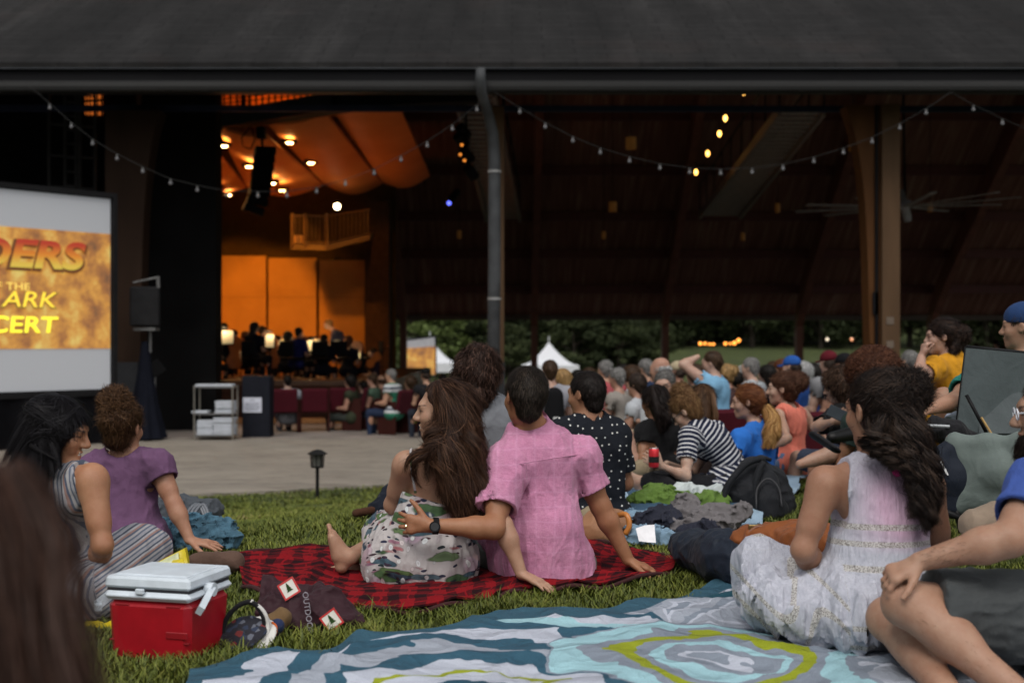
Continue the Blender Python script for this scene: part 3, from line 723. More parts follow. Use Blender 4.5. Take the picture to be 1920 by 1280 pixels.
# ---------------------------------------------------------------- stage house
stg = thing('stage_house', 'dark stage opening with glowing orange wooden acoustic shell', 'stage', (-6, 33, -0.72))
mdeck = M('stage_floor', (0.10, 0.045, 0.02), 0.35, 0.3, 3)
MB().box((-7.3, 34.3, -0.29), (9.4, 13.6, 0.90)).build('platform', mdeck, stg)
MB().box((-7.3, 27.42, -0.33), (9.4, 0.12, 0.78)).build('platform_skirt', M('stage_skirt', (0.05, 0.02, 0.012), .7, .3), stg)
mpan, t, b = nmat('shell_panel'); v = tco(t)
r = ramp(t, [(0.3, (0.42, 0.21, 0.06)), (0.7, (0.52, 0.27, 0.085))]); t.links.new(noise(t, v, 1.2, 5, 0.6), r.inputs[0])
t.links.new(r.outputs[0], b.inputs['Base Color']); b.inputs['Roughness'].default_value = 0.6; b.inputs['Specular IOR Level'].default_value = .15
s39 = 39/FPX
for k, (a, c) in enumerate(((405, 499), (502, 593), (597, 686))):
    xa, xc = (a-960)*s39, (c-960)*s39; top = CZ+(640-(478+4*k))*s39
    MB().box(((xa+xc)/2, 39.05+0.05*k, (top+0.1)/2), (xc-xa, 0.1, top-0.14), bev=0.02).build('shell_wall', mpan, stg)
    MB().box(((xa+xc)/2, 38.985+0.05*k, 2.35), (xc-xa-0.02, 0.012, 0.012)).build('panel_seam', M('seam', (.25, .12, .03), .6), stg)
MB().box((-9.13, 36.6, 2.45), (0.12, 4.6, 4.9)).build('shell_side_wall', mpan, stg)
MB().box((-7.7, 39.7, 3.6), (8.2, 0.2, 7.2)).build('rear_wall', M('olive_wall', (0.060, 0.036, 0.013), .7, .2), stg)
MB().box((-4.03, 38.6, 2.6), (0.72, 0.9, 5.2)).build('wing_wall', M('wing_brown', (0.05, 0.028, 0.018), .7, .3), stg)
mprosc = M('proscenium_black', (0.004, 0.0038, 0.004), 0.75, 0.4, 1.2)
pb = MB()
G = []
for z, xl in ((-0.72, 262), (0.6, 258), (2.0, 262), (3.4, 270), (5.2, 292), (6.7, 300)):
    G.append([[(xl-960)*24.8/FPX-0.3, 24.8, z], [(405-960)*24.8/FPX, 24.8, z]])
pb.slab(np.array(G), (0, 0.5, 0)); pb.build('proscenium_wall', mprosc, stg)
MB().box((-20, 27.2, 3.2), (24, 0.2, 8)).build('side_wall', mblack, stg)
MB().bar(Pw(395, 232, 30.5), Pw(640, 192, 26.5), 0.5, 0.36).bar(Pw(640, 192, 26.5), Pw(905, 178, 25.2), 0.4, 0.3).build('header_beam', mdark, stg)
MB().bar(Pw(400, 234, 30.1), Pw(600, 202, 26.8), 0.06, 0.14).build('header_trim', M('header_trim', (0.16, 0.10, 0.05), .6), stg)
# ceiling clouds of the shell: ruled between crease lines, sagging between them
mcloud, t, b = nmat('shell_ceiling'); v = tco(t)
r = ramp(t, [(0.3, (0.44, 0.15, 0.045)), (0.7, (0.54, 0.20, 0.065))]); t.links.new(noise(t, v, 0.9, 4, 0.6), r.inputs[0])
t.links.new(r.outputs[0], b.inputs['Base Color']); b.inputs['Roughness'].default_value = 0.6; b.inputs['Specular IOR Level'].default_value = .12
CLD = []
def cloud(a0, a1, b0, b1, sag, tilt=0.0):
    n, m = 10, 10; G = np.zeros((n, m, 3))
    A0, A1, B0, B1 = Pw(*a0), Pw(*a1), Pw(*b0), Pw(*b1)
    for i in range(n):
        for j in range(m):
            u, w_ = i/(n-1), j/(m-1)
            p = (A0*(1-w_)+A1*w_)*(1-u)+(B0*(1-w_)+B1*w_)*u
            p = p+np.array([0, 0, -sag*math.sin(math.pi*u)*(0.35+0.65*w_)+tilt*u]); G[i, j] = p
    CLD.append(G.reshape(-1, 3)); return MB().slab(G, (0, 0, 0.07)).build('ceiling_cloud', mcloud, stg, smooth=True)
cloud((330, 240, 31), (345, 352, 37), (404, 283, 31), (462, 352, 37), 0.22)
cloud((406, 235, 30), (462, 350, 37), (500, 256, 30), (606, 348, 37), 0.30)
cloud((500, 232, 30), (606, 345, 37), (611, 214, 30), (716, 345, 37), 0.30)
cloud((611, 190, 30), (716, 342, 37), (744, 190, 30), (806, 330, 37), 0.25)
mlamp = M('lamp_glow', (1, .8, .5), .4, em=(1.0, 0.62, 0.22), ems=38)
mring = M('lamp_trim', (0.05, 0.03, 0.02), .5)
for x, y, D in ((420, 272, 32.5), (543, 266, 32.2), (583, 304, 33.8), (467, 311, 34.3), (511, 342, 35.8), (406, 351, 36.3), (529, 356, 36.4), (428, 364, 36.6)):
    CP = np.concatenate(CLD); pp = np.stack([CP[:, 0]/CP[:, 1]*FPX+960, 640-(CP[:, 2]-CZ)/CP[:, 1]*FPX], 1); D = CP[np.argsort(np.hypot(pp[:, 0]-x, pp[:, 1]-y))[:2], 1].min()-.35
    o = thing('downlight', 'round glowing downlight in the orange shell ceiling near pixel row', 'downlight', Pw(x, y+2, D), 'downlights in the shell ceiling')
    MB().lathe([(0.001, -0.05), (0.06, -0.045), (0.10, -0.01), (0.10, 0.03)], Pw(x, y, D), 16).build('lens', mlamp, o)
    MB().lathe([(0.102, -0.03), (0.19, -0.03), (0.19, 0.05), (0.102, 0.05), (0.102, -0.03)], Pw(x, y, D), 16).build('trim', mring, o)
DL = {(420): 'downlight nearest the stage opening, beside the dark proscenium wall', 543: 'downlight right of the top of the hanging speaker column', 583: 'downlight farthest right on the orange ceiling',
      467: 'downlight glinting behind the hanging speaker column', 511: 'downlight just right of the lower speaker column', 406: 'downlight at the left end of the lowest row', 529: 'downlight low by the scalloped edge right of the speaker column', 428: 'downlight lowest of all, left of the speaker column'}
for o in C.objects:
    if o.name.startswith('downlight'):
        x = round(o.location[0]/o.location[1]*FPX+960); k = min(DL, key=lambda q: abs(q-x)); o['label'] = 'glowing '+DL[k]
# catwalk band above the header, lit orange behind bars
MB().box(Pw(515, 165, 36)+[0, 0, .4], (4.4, 0.1, 2.4)).build('upper_panel', mpan, stg)
rl = thing('bridge_railing', 'black barred bridge railing against the orange glow above the stage', 'railing', Pw(500, 190, 29))
b_ = MB()
for x in np.concatenate([np.linspace(408, 600, 17), np.linspace(448, 470, 5)]): b_.tube([Pw(x, 150, 29), Pw(x, 214-(x-400)*.12, 29)], 0.010 if int(x) % 3 else 0.022, 6)
for y in (178, 186): b_.tube([Pw(400, y+10, 29), Pw(700, y-22, 27)], 0.012, 6)
b_.build('bars', mdark, rl)
lw = thing('glow_panel', 'small orange panel with added glow behind bars, high behind the movie screen', 'panel', Pw(175, 190, 26.9))
MB().box(Pw(176, 188, 27.05), (0.34, 0.08, 0.62)).build('emissive_panel', M('orange_glow', (.5, .2, .05), .5, em=(1, .22, .03), ems=0.55), lw)  # added glow: emission stands in for a lit panel behind a gap
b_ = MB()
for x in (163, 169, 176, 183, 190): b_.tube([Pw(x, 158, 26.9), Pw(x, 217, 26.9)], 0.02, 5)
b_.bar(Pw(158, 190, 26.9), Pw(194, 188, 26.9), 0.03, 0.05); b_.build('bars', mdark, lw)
tw = thing('scaffold_tower', 'dark steel ladder truss tower behind the movie screen', 'tower', Pw(140, 660, 25.5)*[1, 1, 0]+[0, 0, -.72])
b_ = MB(); mtr = M('truss_steel', (0.035, 0.035, 0.037), .5, .3)
for x in (92, 122, 143, 150, 178): b_.tube([Pw(x, 160, 25.6), Pw(x, 800, 25.6)], 0.03, 6)
for y in range(165, 800, 26):
    b_.tube([Pw(122, y, 25.6), Pw(150, y+(3 if y % 52 else -3), 25.6)], 0.018, 5)
for y in range(175, 800, 58): b_.tube([Pw(92, y, 25.6), Pw(178, y+6, 25.6)], 0.022, 5)
b_.build('truss', mtr, tw)
# balcony
bal = thing('balcony', 'small railed lighting balcony above the orange shell wall', 'balcony', Pw(600, 460, 36))
mb_ = M('balcony_brown', (0.10, 0.054, 0.02), .6, .2)
MB().slab(np.array([[Pw(545, 458, 35), Pw(560, 452, 37)], [Pw(612, 460, 35), Pw(620, 452, 37.5)], [Pw(694, 440, 35.5), Pw(700, 436, 38)]]), (0, 0, -0.14)).build('floor_slab', mb_, bal)
b_ = MB()
for p, q in ((Pw(545, 404, 35), Pw(612, 405, 35)), (Pw(612, 405, 35), Pw(694, 392, 35.5))):
    b_.tube([p, q], 0.022, 6)
for x in np.linspace(547, 690, 20): b_.tube([Pw(x, 404 if x < 612 else 405-(x-612)*.16, 35+(x > 612)*.2), Pw(x, 458 if x < 612 else 459-(x-612)*.24, 35+(x > 612)*.2)], 0.012, 5)
for x in (548, 571, 613): b_.tube([Pw(x, 400, 34.95), Pw(x, 462, 34.95)], 0.045, 6)
b_.build('railing', mb_, bal)
MB().box(Pw(560, 449, 35.6), (.22, .2, .22), bev=.02).build('floor_box', M('tan_box', (.55, .3, .12), .6), bal)
bl = thing('balcony_lamp', 'bright round white lamp above the balcony rail', 'lamp', Pw(632, 387, 35.5))
MB().sphere(Pw(632, 387, 35.5), 0.085).build('globe', M('lamp_white', (1, 1, .8), .4, em=(1.0, 0.78, 0.42), ems=22), bl)
MB().tube([Pw(632, 392, 35.55), Pw(632, 452, 35.7)], 0.02, 6).build('stem', mdark, bl)
bc = thing('blue_spotlight', 'small stage spotlight with a glowing blue lens under the ceiling', 'spotlight', Pw(842, 380, 33))
MB().sphere(Pw(842, 381, 32.9), 0.05).build('lens', M('blue_lens', (.1, .1, .8), .4, em=(.12, .15, 1), ems=3), bc)
MB().tube([Pw(842, 380, 33), Pw(858, 358, 33.2)], 0.10, 10).build('housing', mdark, bc)
# unseen stage spots: inferred stage lighting, plus some added to brighten
def spot(loc, tgt, power, color, size=60, rad=0.15, blend=0.5):
    l = bpy.data.lights.new('unseen_stage_spot', 'SPOT'); l.energy = power; l.color = color; l.spot_size = R(size); l.spot_blend = blend; l.shadow_soft_size = rad
    o = bpy.data.objects.new('unseen_stage_spot', l); C.objects.link(o); o.location = tuple(loc)
    o.rotation_euler = (Vector(tuple(loc))-Vector(tuple(tgt))).to_track_quat('Z', 'Y').to_euler()
    return o
OR = (1.0, 0.36, 0.03)
SB = 2.2
spot((-8.6, 31.5, 5.2), Pw(440, 615, 39), 700*SB, OR, 42, .1, .35)
spot((-6.5, 31.0, 5.2), Pw(560, 640, 39), 440*SB, OR, 42, .1, .3)
spot((-3.6, 33.0, 4.6), Pw(640, 640, 38.9), 60*SB, OR, 70, .1)
spot((-7.5, 33.0, 0.9), Pw(500, 320, 34), 95*SB, (1.0, .30, .05), 120, .5, 1)
spot((-5.2, 33.0, 0.9), Pw(690, 300, 34), 45*SB, (1.0, .30, .04), 100, .5, 1)
spot((-8.0, 33.5, 5.2), (-6.5, 30.0, 0.6), 110*SB, (1.0, .45, .12), 90, .1)
spot((-6.3, 33.6, 7.0), Pw(500, 175, 36), 110*SB, (1.0, .20, .015), 100, .1, .8)  # added above the clouds to light the upper panel
# ---------------------------------------------------------------- hanging line array
la = thing('line_array', 'black curved column of stacked speakers hanging over the stage', 'speaker', Pw(490, 250, 29))
pth = [(497, 284, .0), (495, 299, .02), (493, 314, .04), (491, 329, .06), (489, 345, .09), (486, 361, .13), (482, 377, .2), (475, 393, .34)]
for x, y, a in pth:
    rt = np.array(Matrix.Rotation(a, 3, 'Y')@Matrix.Rotation(R(18), 3, 'Z'))
    MB().box(Pw(x, y, 29), (0.46, 0.4, 0.185), rt, bev=0.02).build('speaker_cabinet', mdark, la)
MB().tube([Pw(490, 236, 29), Pw(492, 276, 29)], 0.03, 6).box(Pw(490, 250, 29), (.2, .2, .26)).tube([Pw(470, 238, 29), Pw(453, 258, 29), Pw(455, 275, 29), Pw(470, 280, 29)], 0.018, 6).tube([Pw(472, 240, 29), Pw(478, 262, 29), Pw(470, 280, 29)], 0.018, 6).build('rigging', mdark, la)
# spot fixtures on the left of the catwalk
fx = thing('light_fixtures', 'cluster of black stage light fixtures hung beside the downspout catwalk', 'stage lights', Pw(872, 280, 27))
b_ = MB()
for x, y in ((864, 262), (874, 290), (882, 322), (868, 246)): b_.tube([Pw(x-6, y-8, 27), Pw(x+8, y+10, 27.2)], 0.12, 10)
b_.tube([Pw(872, 170, 27), Pw(878, 330, 27)], 0.03, 6); b_.build('cans', mdark, fx)
b_ = MB()
for x, y in ((863, 290), (871, 301), (866, 272)): b_.sphere(Pw(x, y, 26.8), 0.03)
b_.build('glow', M('amber_small', (.8, .3, .05), .4, em=(1, .3, .04), ems=1.2), fx)
# ---------------------------------------------------------------- string lights
mcable = M('black_cable', (0.03, 0.03, 0.03), .6)
mbulb = M('clear_bulb', (0.13, 0.13, 0.14), .15, .1); mcap = M('bulb_socket', (0.10, 0.10, 0.10), .5)
strings = [('left string of unlit round bulbs drooping from behind the screen to the downspout', [(52, 160), (93, 195), (133, 230), (173, 262), (220, 290), (268, 314), (319, 336), (371, 349), (425, 359), (483, 360), (538, 360), (594, 352), (648, 338), (702, 318), (752, 293), (801, 266), (848, 235), (893, 199), (918, 172)]),
           ('middle string of unlit round bulbs drooping between the downspout and the big column', [(926, 173), (974, 203), (1022, 231), (1073, 257), (1126, 279), (1181, 295), (1237, 308), (1294, 316), (1352, 318), (1410, 316), (1468, 309), (1525, 296), (1581, 279), (1635, 259), (1687, 233), (1737, 205), (1783, 174)]),
           ('right string of unlit round bulbs leaving the picture above the ceiling fan', [(1783, 174), (1826, 198), (1880, 224), (1935, 247), (1990, 265), (2050, 275), (2110, 270)])]
mb1 = MB().sphere((0, 0, -0.070), 0.031, 12, 8); mb2 = MB().tube([(0, 0, 0), (0, 0, -0.045)], 0.016, 8)
for si, (lab, pts) in enumerate(strings):
    o = thing('string_lights', lab, 'string lights', Pw(*pts[0], 21.2), 'drooping light strings')
    D = 21.2
    MB().tube([Pw(x, y-1, D) for x, y in pts], 0.005, 5).build('cable', mcable, o)
    for x, y in pts[1:-1]:
        l = Pw(x+rng.uniform(-1, 1), y, D)
        V = np.concatenate(mb1.v)+l; mkmesh('bulb', V, [np.concatenate(mb1.q)], mbulb, o)
        sk = MB().tube([l, l-[0, 0, 0.045]], 0.016, 8).build('socket', mcap, o)
# amber glowing lamps
for i, (x, y, lab) in enumerate(((1395, 173, 'topmost of the five small amber lamps up in the dark roof'), (1360, 222, 'second amber lamp from the top in the dark roof'), (1349, 251, 'middle one of the five amber lamps in the dark roof'), (1327, 288, 'second amber lamp from the bottom in the dark roof'), (1305, 323, 'lowest amber lamp, just over the drooping string lights'))):
    D = 30+i*1.3; o = thing('amber_lamp', lab, 'lamp', Pw(x, y, D), 'amber lamps in the roof')
    MB().sphere(Pw(x, y, D), (0.045, 0.045, 0.075)).build('bulb', M('amber_glow', (1, .6, .2), .4, em=(1, .5, .1), ems=7), o)
    MB().tube([Pw(x, y, D)+[0, 0, .05], Pw(x, y, D)+[0, 0, .3]], 0.012, 5).build('socket', mdark, o)
mpend = M('pendant_amber', (0.42, 0.19, 0.05), .5, .2, em=(1, .4, .06), ems=0.012)
for x, y, w_, h, D, lab in ((1183, 269, 20, 22, 30, 'large cylinder pendant hanging above the middle light string'), (1149, 388, 15, 18, 36, 'cylinder pendant on a long cord under the middle string'), (1132, 441, 8, 14, 42, 'tiny cylinder pendant below the long-corded one'),
                         (861, 440, 8, 15, 42, 'tiny cylinder pendant left of the downspout'), (1458, 390, 9, 17, 38, 'cylinder pendant right of the slatted catwalk'), (1393, 444, 8, 14, 42, 'tiny cylinder pendant below the slatted catwalk'),
                         (1600, 271, 17, 24, 29, 'cylinder pendant half hidden by the big column'), (1744, 389, 9, 17, 38, 'cylinder pendant behind the ceiling fan')):
    o = thing('pendant_lamp', lab, 'pendant lamp', Pw(x, y, D), 'cylinder pendant lamps')
    s = D/FPX; c = Pw(x, y, D)
    MB().lathe([(w_/2*s*.9, -h/2*s), (w_/2*s, -h/2*s), (w_/2*s, h/2*s), (0.001, h/2*s)], c, 18).build('shade', mpend, o, smooth=False)
    MB().tube([c+[0, 0, h/2*s], [c[0], c[1], min(roofz(max(D, 37)), 12) if D > 36.2 else 8.0]], 0.010, 5).build('cord', mdark, o)
# ceiling fan
fc = Pw(1697, 388, 29)
fan = thing('ceiling_fan', 'huge many-bladed ceiling fan hanging right of the big column', 'ceiling fan', fc)
mfan = M('fan_grey', (0.17, 0.15, 0.145), .5, .2)
MB().tube([fc+[0, 0, .05], fc+[-.05, 0, 3]], 0.03, 8).build('downrod', mdark, fan)
MB().lathe([(.001, -.35), (.07, -.34), (.09, -.25), (.09, -.05), (.16, 0), (.16, .12), (.07, .16), (.05, .4), (.001, .4)], fc, 18, np.array(Matrix.Rotation(R(-12), 3, 'Y'))).build('motor', M('fan_motor', (0.25, 0.25, 0.27), .4), fan, smooth=True)
for k in range(10):
    a = k*math.pi/5+0.25; d = np.array([math.cos(a), math.sin(a), 0.03*math.cos(a)+.02]); L = 2.45
    MB().bar(fc+d*0.15, fc+d*L, 0.15, 0.025, (0.12*math.sin(a), -.12*math.cos(a), 1)).build('blade', mfan, fan)
# ================================================================ people
Z3 = np.array([0, 0, 1.0])
def person(label, base, group=None): return thing('person', label, 'person', base, group)
def tee(par, B, J, mat, h=.006, inf=.012, sleeve=.55, name='shirt', nr=.014, ndepth=.02, hem=None, fold=None, floor=True, hips=True, slr=.014, k=.05, extra=(), armholes=None, post=None, attrs=None, it=1):
    r = B['r']; L = list(B['torso'])+(list(B['hips']) if hips else [])
    sl = []
    if sleeve:
        for s_ in 'LR':
            a, e = J['sh'+s_], J['el'+s_]; d = unit(e-a); q = a+(e-a)*sleeve
            sl.append((a, q, d))
    lo, hi = bounds(L+[cap(a, q, .1, .1) for a, q, d in sl]+list(extra), .03)
    v = Vol(lo, hi, h); v.add(L, k, inf)
    for e_ in extra: v.add(e_, .05)
    for a, q, d in sl:
        v.add(ell(a+d*.01, (r['sh']*1.08+inf,)*3), .04); v.add(cap(a, q, r['sh']*.95+inf, r['ua']*.95+inf+slr, cuts=[(q, d)]), .03)
    if fold is not None: v.band(fold)
    for a, q, d in sl: v.sub(cap(q+d*.04, q+d*.10, r['ua']+slr+.045, r['ua']+slr+.045, cuts=[(q-d*.004, -d)]), .001)
    for a, q, d in sl: v.sub(cap(q-d*.035, q+d*.06, r['ua']*.95+inf+slr-.010, r['ua']*.95+inf+slr-.006), .003)
    nd = unit(J['hd']-J['nck'])
    v.sub(cap(J['nck']-nd*ndepth, J['hd'], r['nk']+nr, r['nk']+nr+.01), .006)
    if armholes:
        for p in armholes: v.sub(p, .006)
    if hem is not None: v.plane(*hem)
    if floor: v.floor()
    if post: post(v)
    return cloth_mesh(v, mat, par, name, it, attrs)
def nude(J, B, H, h, parts=('torso', 'hips', 'neck', 'uaL', 'uaR', 'faL', 'faR', 'thL', 'thR', 'cfL', 'cfR'), hands=(), feet=(), fine=True, floor=True, clip=None):
    allp = [p for k in parts for p in B[k]]+(H['pos'] if H else [])+[q for a, b in hands for q in a+b]+[q for a, b in feet for q in a+b]
    lo, hi = bounds(allp, .02)
    if clip is not None: lo = np.maximum(lo, clip[0]); hi = np.minimum(hi, clip[1])
    v = Vol(lo, hi, h)
    if H: add_head(v, H, fine)
    for k in parts: v.add(B[k], .045 if k in ('torso', 'hips') else .03)
    for palm, fing in hands: v.add(palm, .014); v.add(fing, .005)
    for f_, t_ in feet: v.add(f_, .02); v.add(t_, .004)
    if floor: v.floor(lift=.003)
    return v
# ---------------------------------------------------------------- materials of the two in the middle
def m_floral():
    m, t, b = nmat('floral_fabric'); v = tco(t)
    nz = node(t, 'ShaderNodeTexNoise', i_Scale=9.0); t.links.new(v, nz.inputs[0])
    mp = node(t, 'ShaderNodeMapping'); mp.inputs['Scale'].default_value = (1, .6, 1)
    t.links.new(v, mp.inputs[0]); vv = node(t, 'ShaderNodeMixRGB'); vv.inputs[0].default_value = .045; t.links.new(mp.outputs[0], vv.inputs[1]); t.links.new(nz.outputs['Color'], vv.inputs[2]); P = vv.outputs[0]
    base = (0.44, 0.41, 0.41); out = None; cur = base
    def layer(scale, cols, th, rot, stretch, cur, soft=.02, seed=0.0):
        mp = node(t, 'ShaderNodeMapping'); mp.inputs['Rotation'].default_value = rot; mp.inputs['Scale'].default_value = stretch; mp.inputs['Location'].default_value = (seed, seed*1.3, seed*.7); t.links.new(P, mp.inputs[0])
        vo = node(t, 'ShaderNodeTexVoronoi', i_Scale=scale); t.links.new(mp.outputs[0], vo.inputs['Vector'])
        sep = node(t, 'ShaderNodeSeparateColor'); t.links.new(vo.outputs['Color'], sep.inputs[0])
        r = ramp(t, [(0, cols[0]), (.5, cols[1]), (1, cols[2])]); t.links.new(sep.outputs[0], r.inputs[0])
        f = ramp(t, [(th-soft, (1, 1, 1)), (th+soft, (0, 0, 0))]); t.links.new(vo.outputs['Distance'], f.inputs[0])
        keep = mth(t, 'GREATER_THAN', sep.outputs[1], .35)
        inner = ramp(t, [(0, (.75, .75, .75)), (th*.8, (1.2, 1.2, 1.2)), (th, (.55, .55, .55))]); t.links.new(vo.outputs['Distance'], inner.inputs[0])
        cc = mix(t, 1.0, r.outputs[0], inner.outputs[0], 'MULTIPLY')
        return mix(t, mth(t, 'MULTIPLY', f.outputs[0], keep), cur, cc)
    cur = layer(10, [(.36, .22, .22), (.40, .30, .32), (.30, .22, .28)], .44, (0, .3, 0), (1, 1, 1), cur, .16, 3)
    cur = layer(24, [(.22, .06, .08), (.35, .16, .16), (.2, .1, .16)], .26, (0, .9, 0), (.3, .8, 1.6), cur, .06, 5)
    cur = layer(12.5, [(.04, .085, .045), (.08, .13, .05), (.12, .17, .09)], .36, (0, .8, 0), (.38, .8, 1.5), cur, .03, 1)
    cur = layer(15, [(.04, .075, .10), (.10, .15, .18), (.03, .045, .07)], .34, (0, -.6, 0), (.34, .8, 1.6), cur, .03, 7)
    cur = layer(42, [(.015, .03, .035), (.06, .02, .025), (.02, .03, .06)], .30, (0, 1.3, 0), (.45, .8, 1.3), cur, .02, 12)
    cur = layer(30, [(.60, .60, .58), (.55, .58, .60), (.5, .4, .4)], .28, (0, .1, 0), (1, .8, .7), cur, .05, 9)
    t.links.new(cur, b.inputs['Base Color']); b.inputs['Roughness'].default_value = .8; b.inputs['Specular IOR Level'].default_value = .2
    setbump(t, b, wrinkle(t, v), .4, .014); return m
def m_pink():
    m, t, b = nmat('pink_linen'); v = tco(t)
    n1 = noise(t, v, 500, 2, .7, (1, 1, .12)); n2 = noise(t, v, 500, 2, .7, (.12, .12, 1)); n3 = noise(t, v, 7, 4, .6)
    f = mth(t, 'ADD', mth(t, 'MULTIPLY', mth(t, 'ADD', n1, n2), .3), mth(t, 'MULTIPLY', n3, .4))
    r = ramp(t, [(0.35, (.37, .135, .235)), (.5, (.50, .205, .335)), (.66, (.60, .29, .43))]); t.links.new(f, r.inputs[0])
    w_ = node(t, 'ShaderNodeTexWave', i_Scale=5.3, i_Distortion=1.2); w_.bands_direction = 'Z'; t.links.new(v, w_.inputs[0])
    w2 = node(t, 'ShaderNodeTexWave', i_Scale=4.1, i_Distortion=1.2); w2.bands_direction = 'X'; t.links.new(v, w2.inputs[0])
    l = ramp(t, [(0.93, (0, 0, 0)), (1.0, (1, 1, 1))]); t.links.new(mth(t, 'MAXIMUM', w_.outputs['Fac'], mth(t, 'MULTIPLY', w2.outputs['Fac'], .99)), l.inputs[0])
    t.links.new(mix(t, mth(t, 'MULTIPLY', l.outputs[0], .14), r.outputs[0], (.72, .42, .64)), b.inputs['Base Color'])
    b.inputs['Roughness'].default_value = .85; b.inputs['Sheen Weight'].default_value = .15; b.inputs['Specular IOR Level'].default_value = .2
    setbump(t, b, mth(t, 'ADD', wrinkle(t, v), mth(t, 'MULTIPLY', n1, .15)), .55, .018); return m
SK_F = (.38, .225, .15); SK_TAN = (.31, .145, .075); SK_M = (.30, .15, .085)
# ---------------------------------------------------------------- woman in the floral dress
def floral_woman():
    J = auto_joints(dict(hd=Pw(829, 768, 5.3), nck=Pw(838, 842, 5.33), pel=Pw(790, 1046, 5.32), shL=Pw(763, 868, 5.24), shR=Pw(897, 884, 5.30),
        elL=Pw(737, 946, 5.36), wrL=Pw(772, 992, 5.62), elR=Pw(944, 985, 5.12), wrR=Pw(978, 1076, 5.08), F=np.array([-.3, .95, .05]),
        hpL=Pw(748, 1052, 5.4), hpR=Pw(822, 1052, 5.32), knL=Pw(725, 1012, 5.75), knR=Pw(742, 1035, 5.7), anL=Pw(655, 1044, 5.35), anR=Pw(668, 1064, 5.46)))
    B = body_prims(J, 1.0, True); H = head_prims(J['hd'], (-.985, .03, -.06), (.03, 0, 1), 1.0, smile=1.0)
    o = person('woman in white floral dress with long wavy brown hair, turned to smile over her shoulder', Pw(780, 1095, 5.32)*[1, 1, 0])
    hands = [hand_prims(J['wrR'], (.75, -.35, -.28), (.3, -.1, .9), .2, side=-1, s=.9), hand_prims(J['wrL'], (0, 1, -.2), (0, 0, 1), .3, s=.9)]
    feet = [foot_prims(J['anL'], J['anL']+np.array([-.22, .05, .95]), (1, .1, .2), .86), foot_prims(J['anR'], J['anR']+np.array([-1, .1, .30]), (.25, .1, .95), .86)]
    v = nude(J, B, H, .005, hands=hands, feet=feet)
    q = H['L']; v.sub(ell(q(0, .104, -.0655), (.026, .011, .0052), H['R']), .002); v.add(cap(q(-.018, .086, -.063), q(.018, .086, -.063), .0085, .0085), .001)
    def teeth(V, tint):
        p = (V-H['c'])@H['R']; m = (np.abs(p[:, 0]) < .021) & (np.abs(p[:, 2]+.0635) < .0062) & (p[:, 1] > .082) & (p[:, 1] < .0975)
        tint[m] = (.62, .58, .52, 1)
    skin_mesh(v, SK_F, o, H, extra=teeth, lip=(.33, .11, .09))
    # dress
    A = [cap(Pw(818, 930, 5.32), Pw(800, 985, 5.31), .118, .125, flat=(J['F'], .78)), cap(Pw(800, 985, 5.31), Pw(790, 1035, 5.32), .13, .185, flat=(J['F'], .85)),
         ell(Pw(783, 1050, 5.33), (.215, .20, .15)), cap(Pw(760, 1040, 5.36), Pw(722, 1002, 5.66), .13, .10), cap(Pw(790, 1050, 5.4), Pw(735, 1028, 5.66), .13, .11), ell(Pw(840, 1062, 5.33), (.10, .14, .105)), cap(Pw(748, 1052, 5.38), Pw(826, 1052, 5.31), .15, .15), ell(Pw(735, 1070, 5.3), (.10, .10, .08))]
    lo, hi = bounds(A, .03); d = Vol(lo, hi, .005); d.add(A, .06)
    rotd = frame((0, 1, 0)); d.band(folds(.020, (9, 8, 2.8), 2)); d.band(folds(.008, (22, 20, 6), 12)); d.band(lambda P: -.0022*np.sin(P[:, 2]*2*math.pi/.016)*(P[:, 2] > .79-.3*0)*sst(.76, .80, P[:, 2]))
    pl = Pw(812, 936, 5.32); d.plane(pl, (.30, .05, .95)); d.floor(lift=.006)
    mf = m_floral(); dr = cloth_mesh(d, mf, o, 'dress')
    for k, (a, m_, c_) in enumerate(((Pw(770, 848, 5.2), Pw(773, 885, 5.185), Pw(779, 924, 5.19)), (Pw(872, 868, 5.24), Pw(868, 900, 5.2), Pw(862, 948, 5.2)))):
        MB().tube(catmull(np.array([a+[0, .05, .01], a, m_, c_]), 14), .0055, 8).build('strap', mf, dr, smooth=True)
    # hair
    hr = Hair(mhair((.030, .014, .009), (.15, .075, .042))); L = H['L']
    G = Vol(*bounds([ell(J['hd'], (.13, .13, .13)), cap(Pw(860, 850, 5.2), Pw(870, 950, 5.2), .13, .1)], .05), .006)
    cp = [ell(L(0, -.022, .034), (.085, .102, .092), H['R'], cuts=[(L(0, .030, .02), H['R']@[0, .95, -.42])]), ell(L(0, -.05, -.03), (.082, .08, .10), H['R'])]
    G.add(cp, .03)
    G.add([cap(L(0, -.05, 0), Pw(858, 838, 5.25), .085, .095, flat=((0, 1, 0), .8)), cap(Pw(858, 838, 5.25), Pw(872, 905, 5.2), .095, .09, flat=((0, 1, 0), .6)), cap(Pw(872, 905, 5.2), Pw(868, 950, 5.18), .082, .035, flat=((0, 1, 0), .6)),
           cap(L(-.072, -.03, .0), Pw(836, 838, 5.2), .03, .045), cap(Pw(828, 838, 5.2), Pw(842, 900, 5.17), .045, .03)], .05)
    G.band(folds(.008, (22, 22, 4), 4)); hr.mass(G)
    crown = L(0, .03, .11)
    hr.fuzz(9000, .09, lambda p, n: np.array([.42, 0, -1.0])+(p-crown)*1.2, .10, .0017, 6, rmin=.1, grav=.1, mask=lambda V, N: ((V-H['c'])@H['R'])[:, 1] < .028)
    rt = lambda a, b_, c_: L(a, b_, c_)
    gd = []
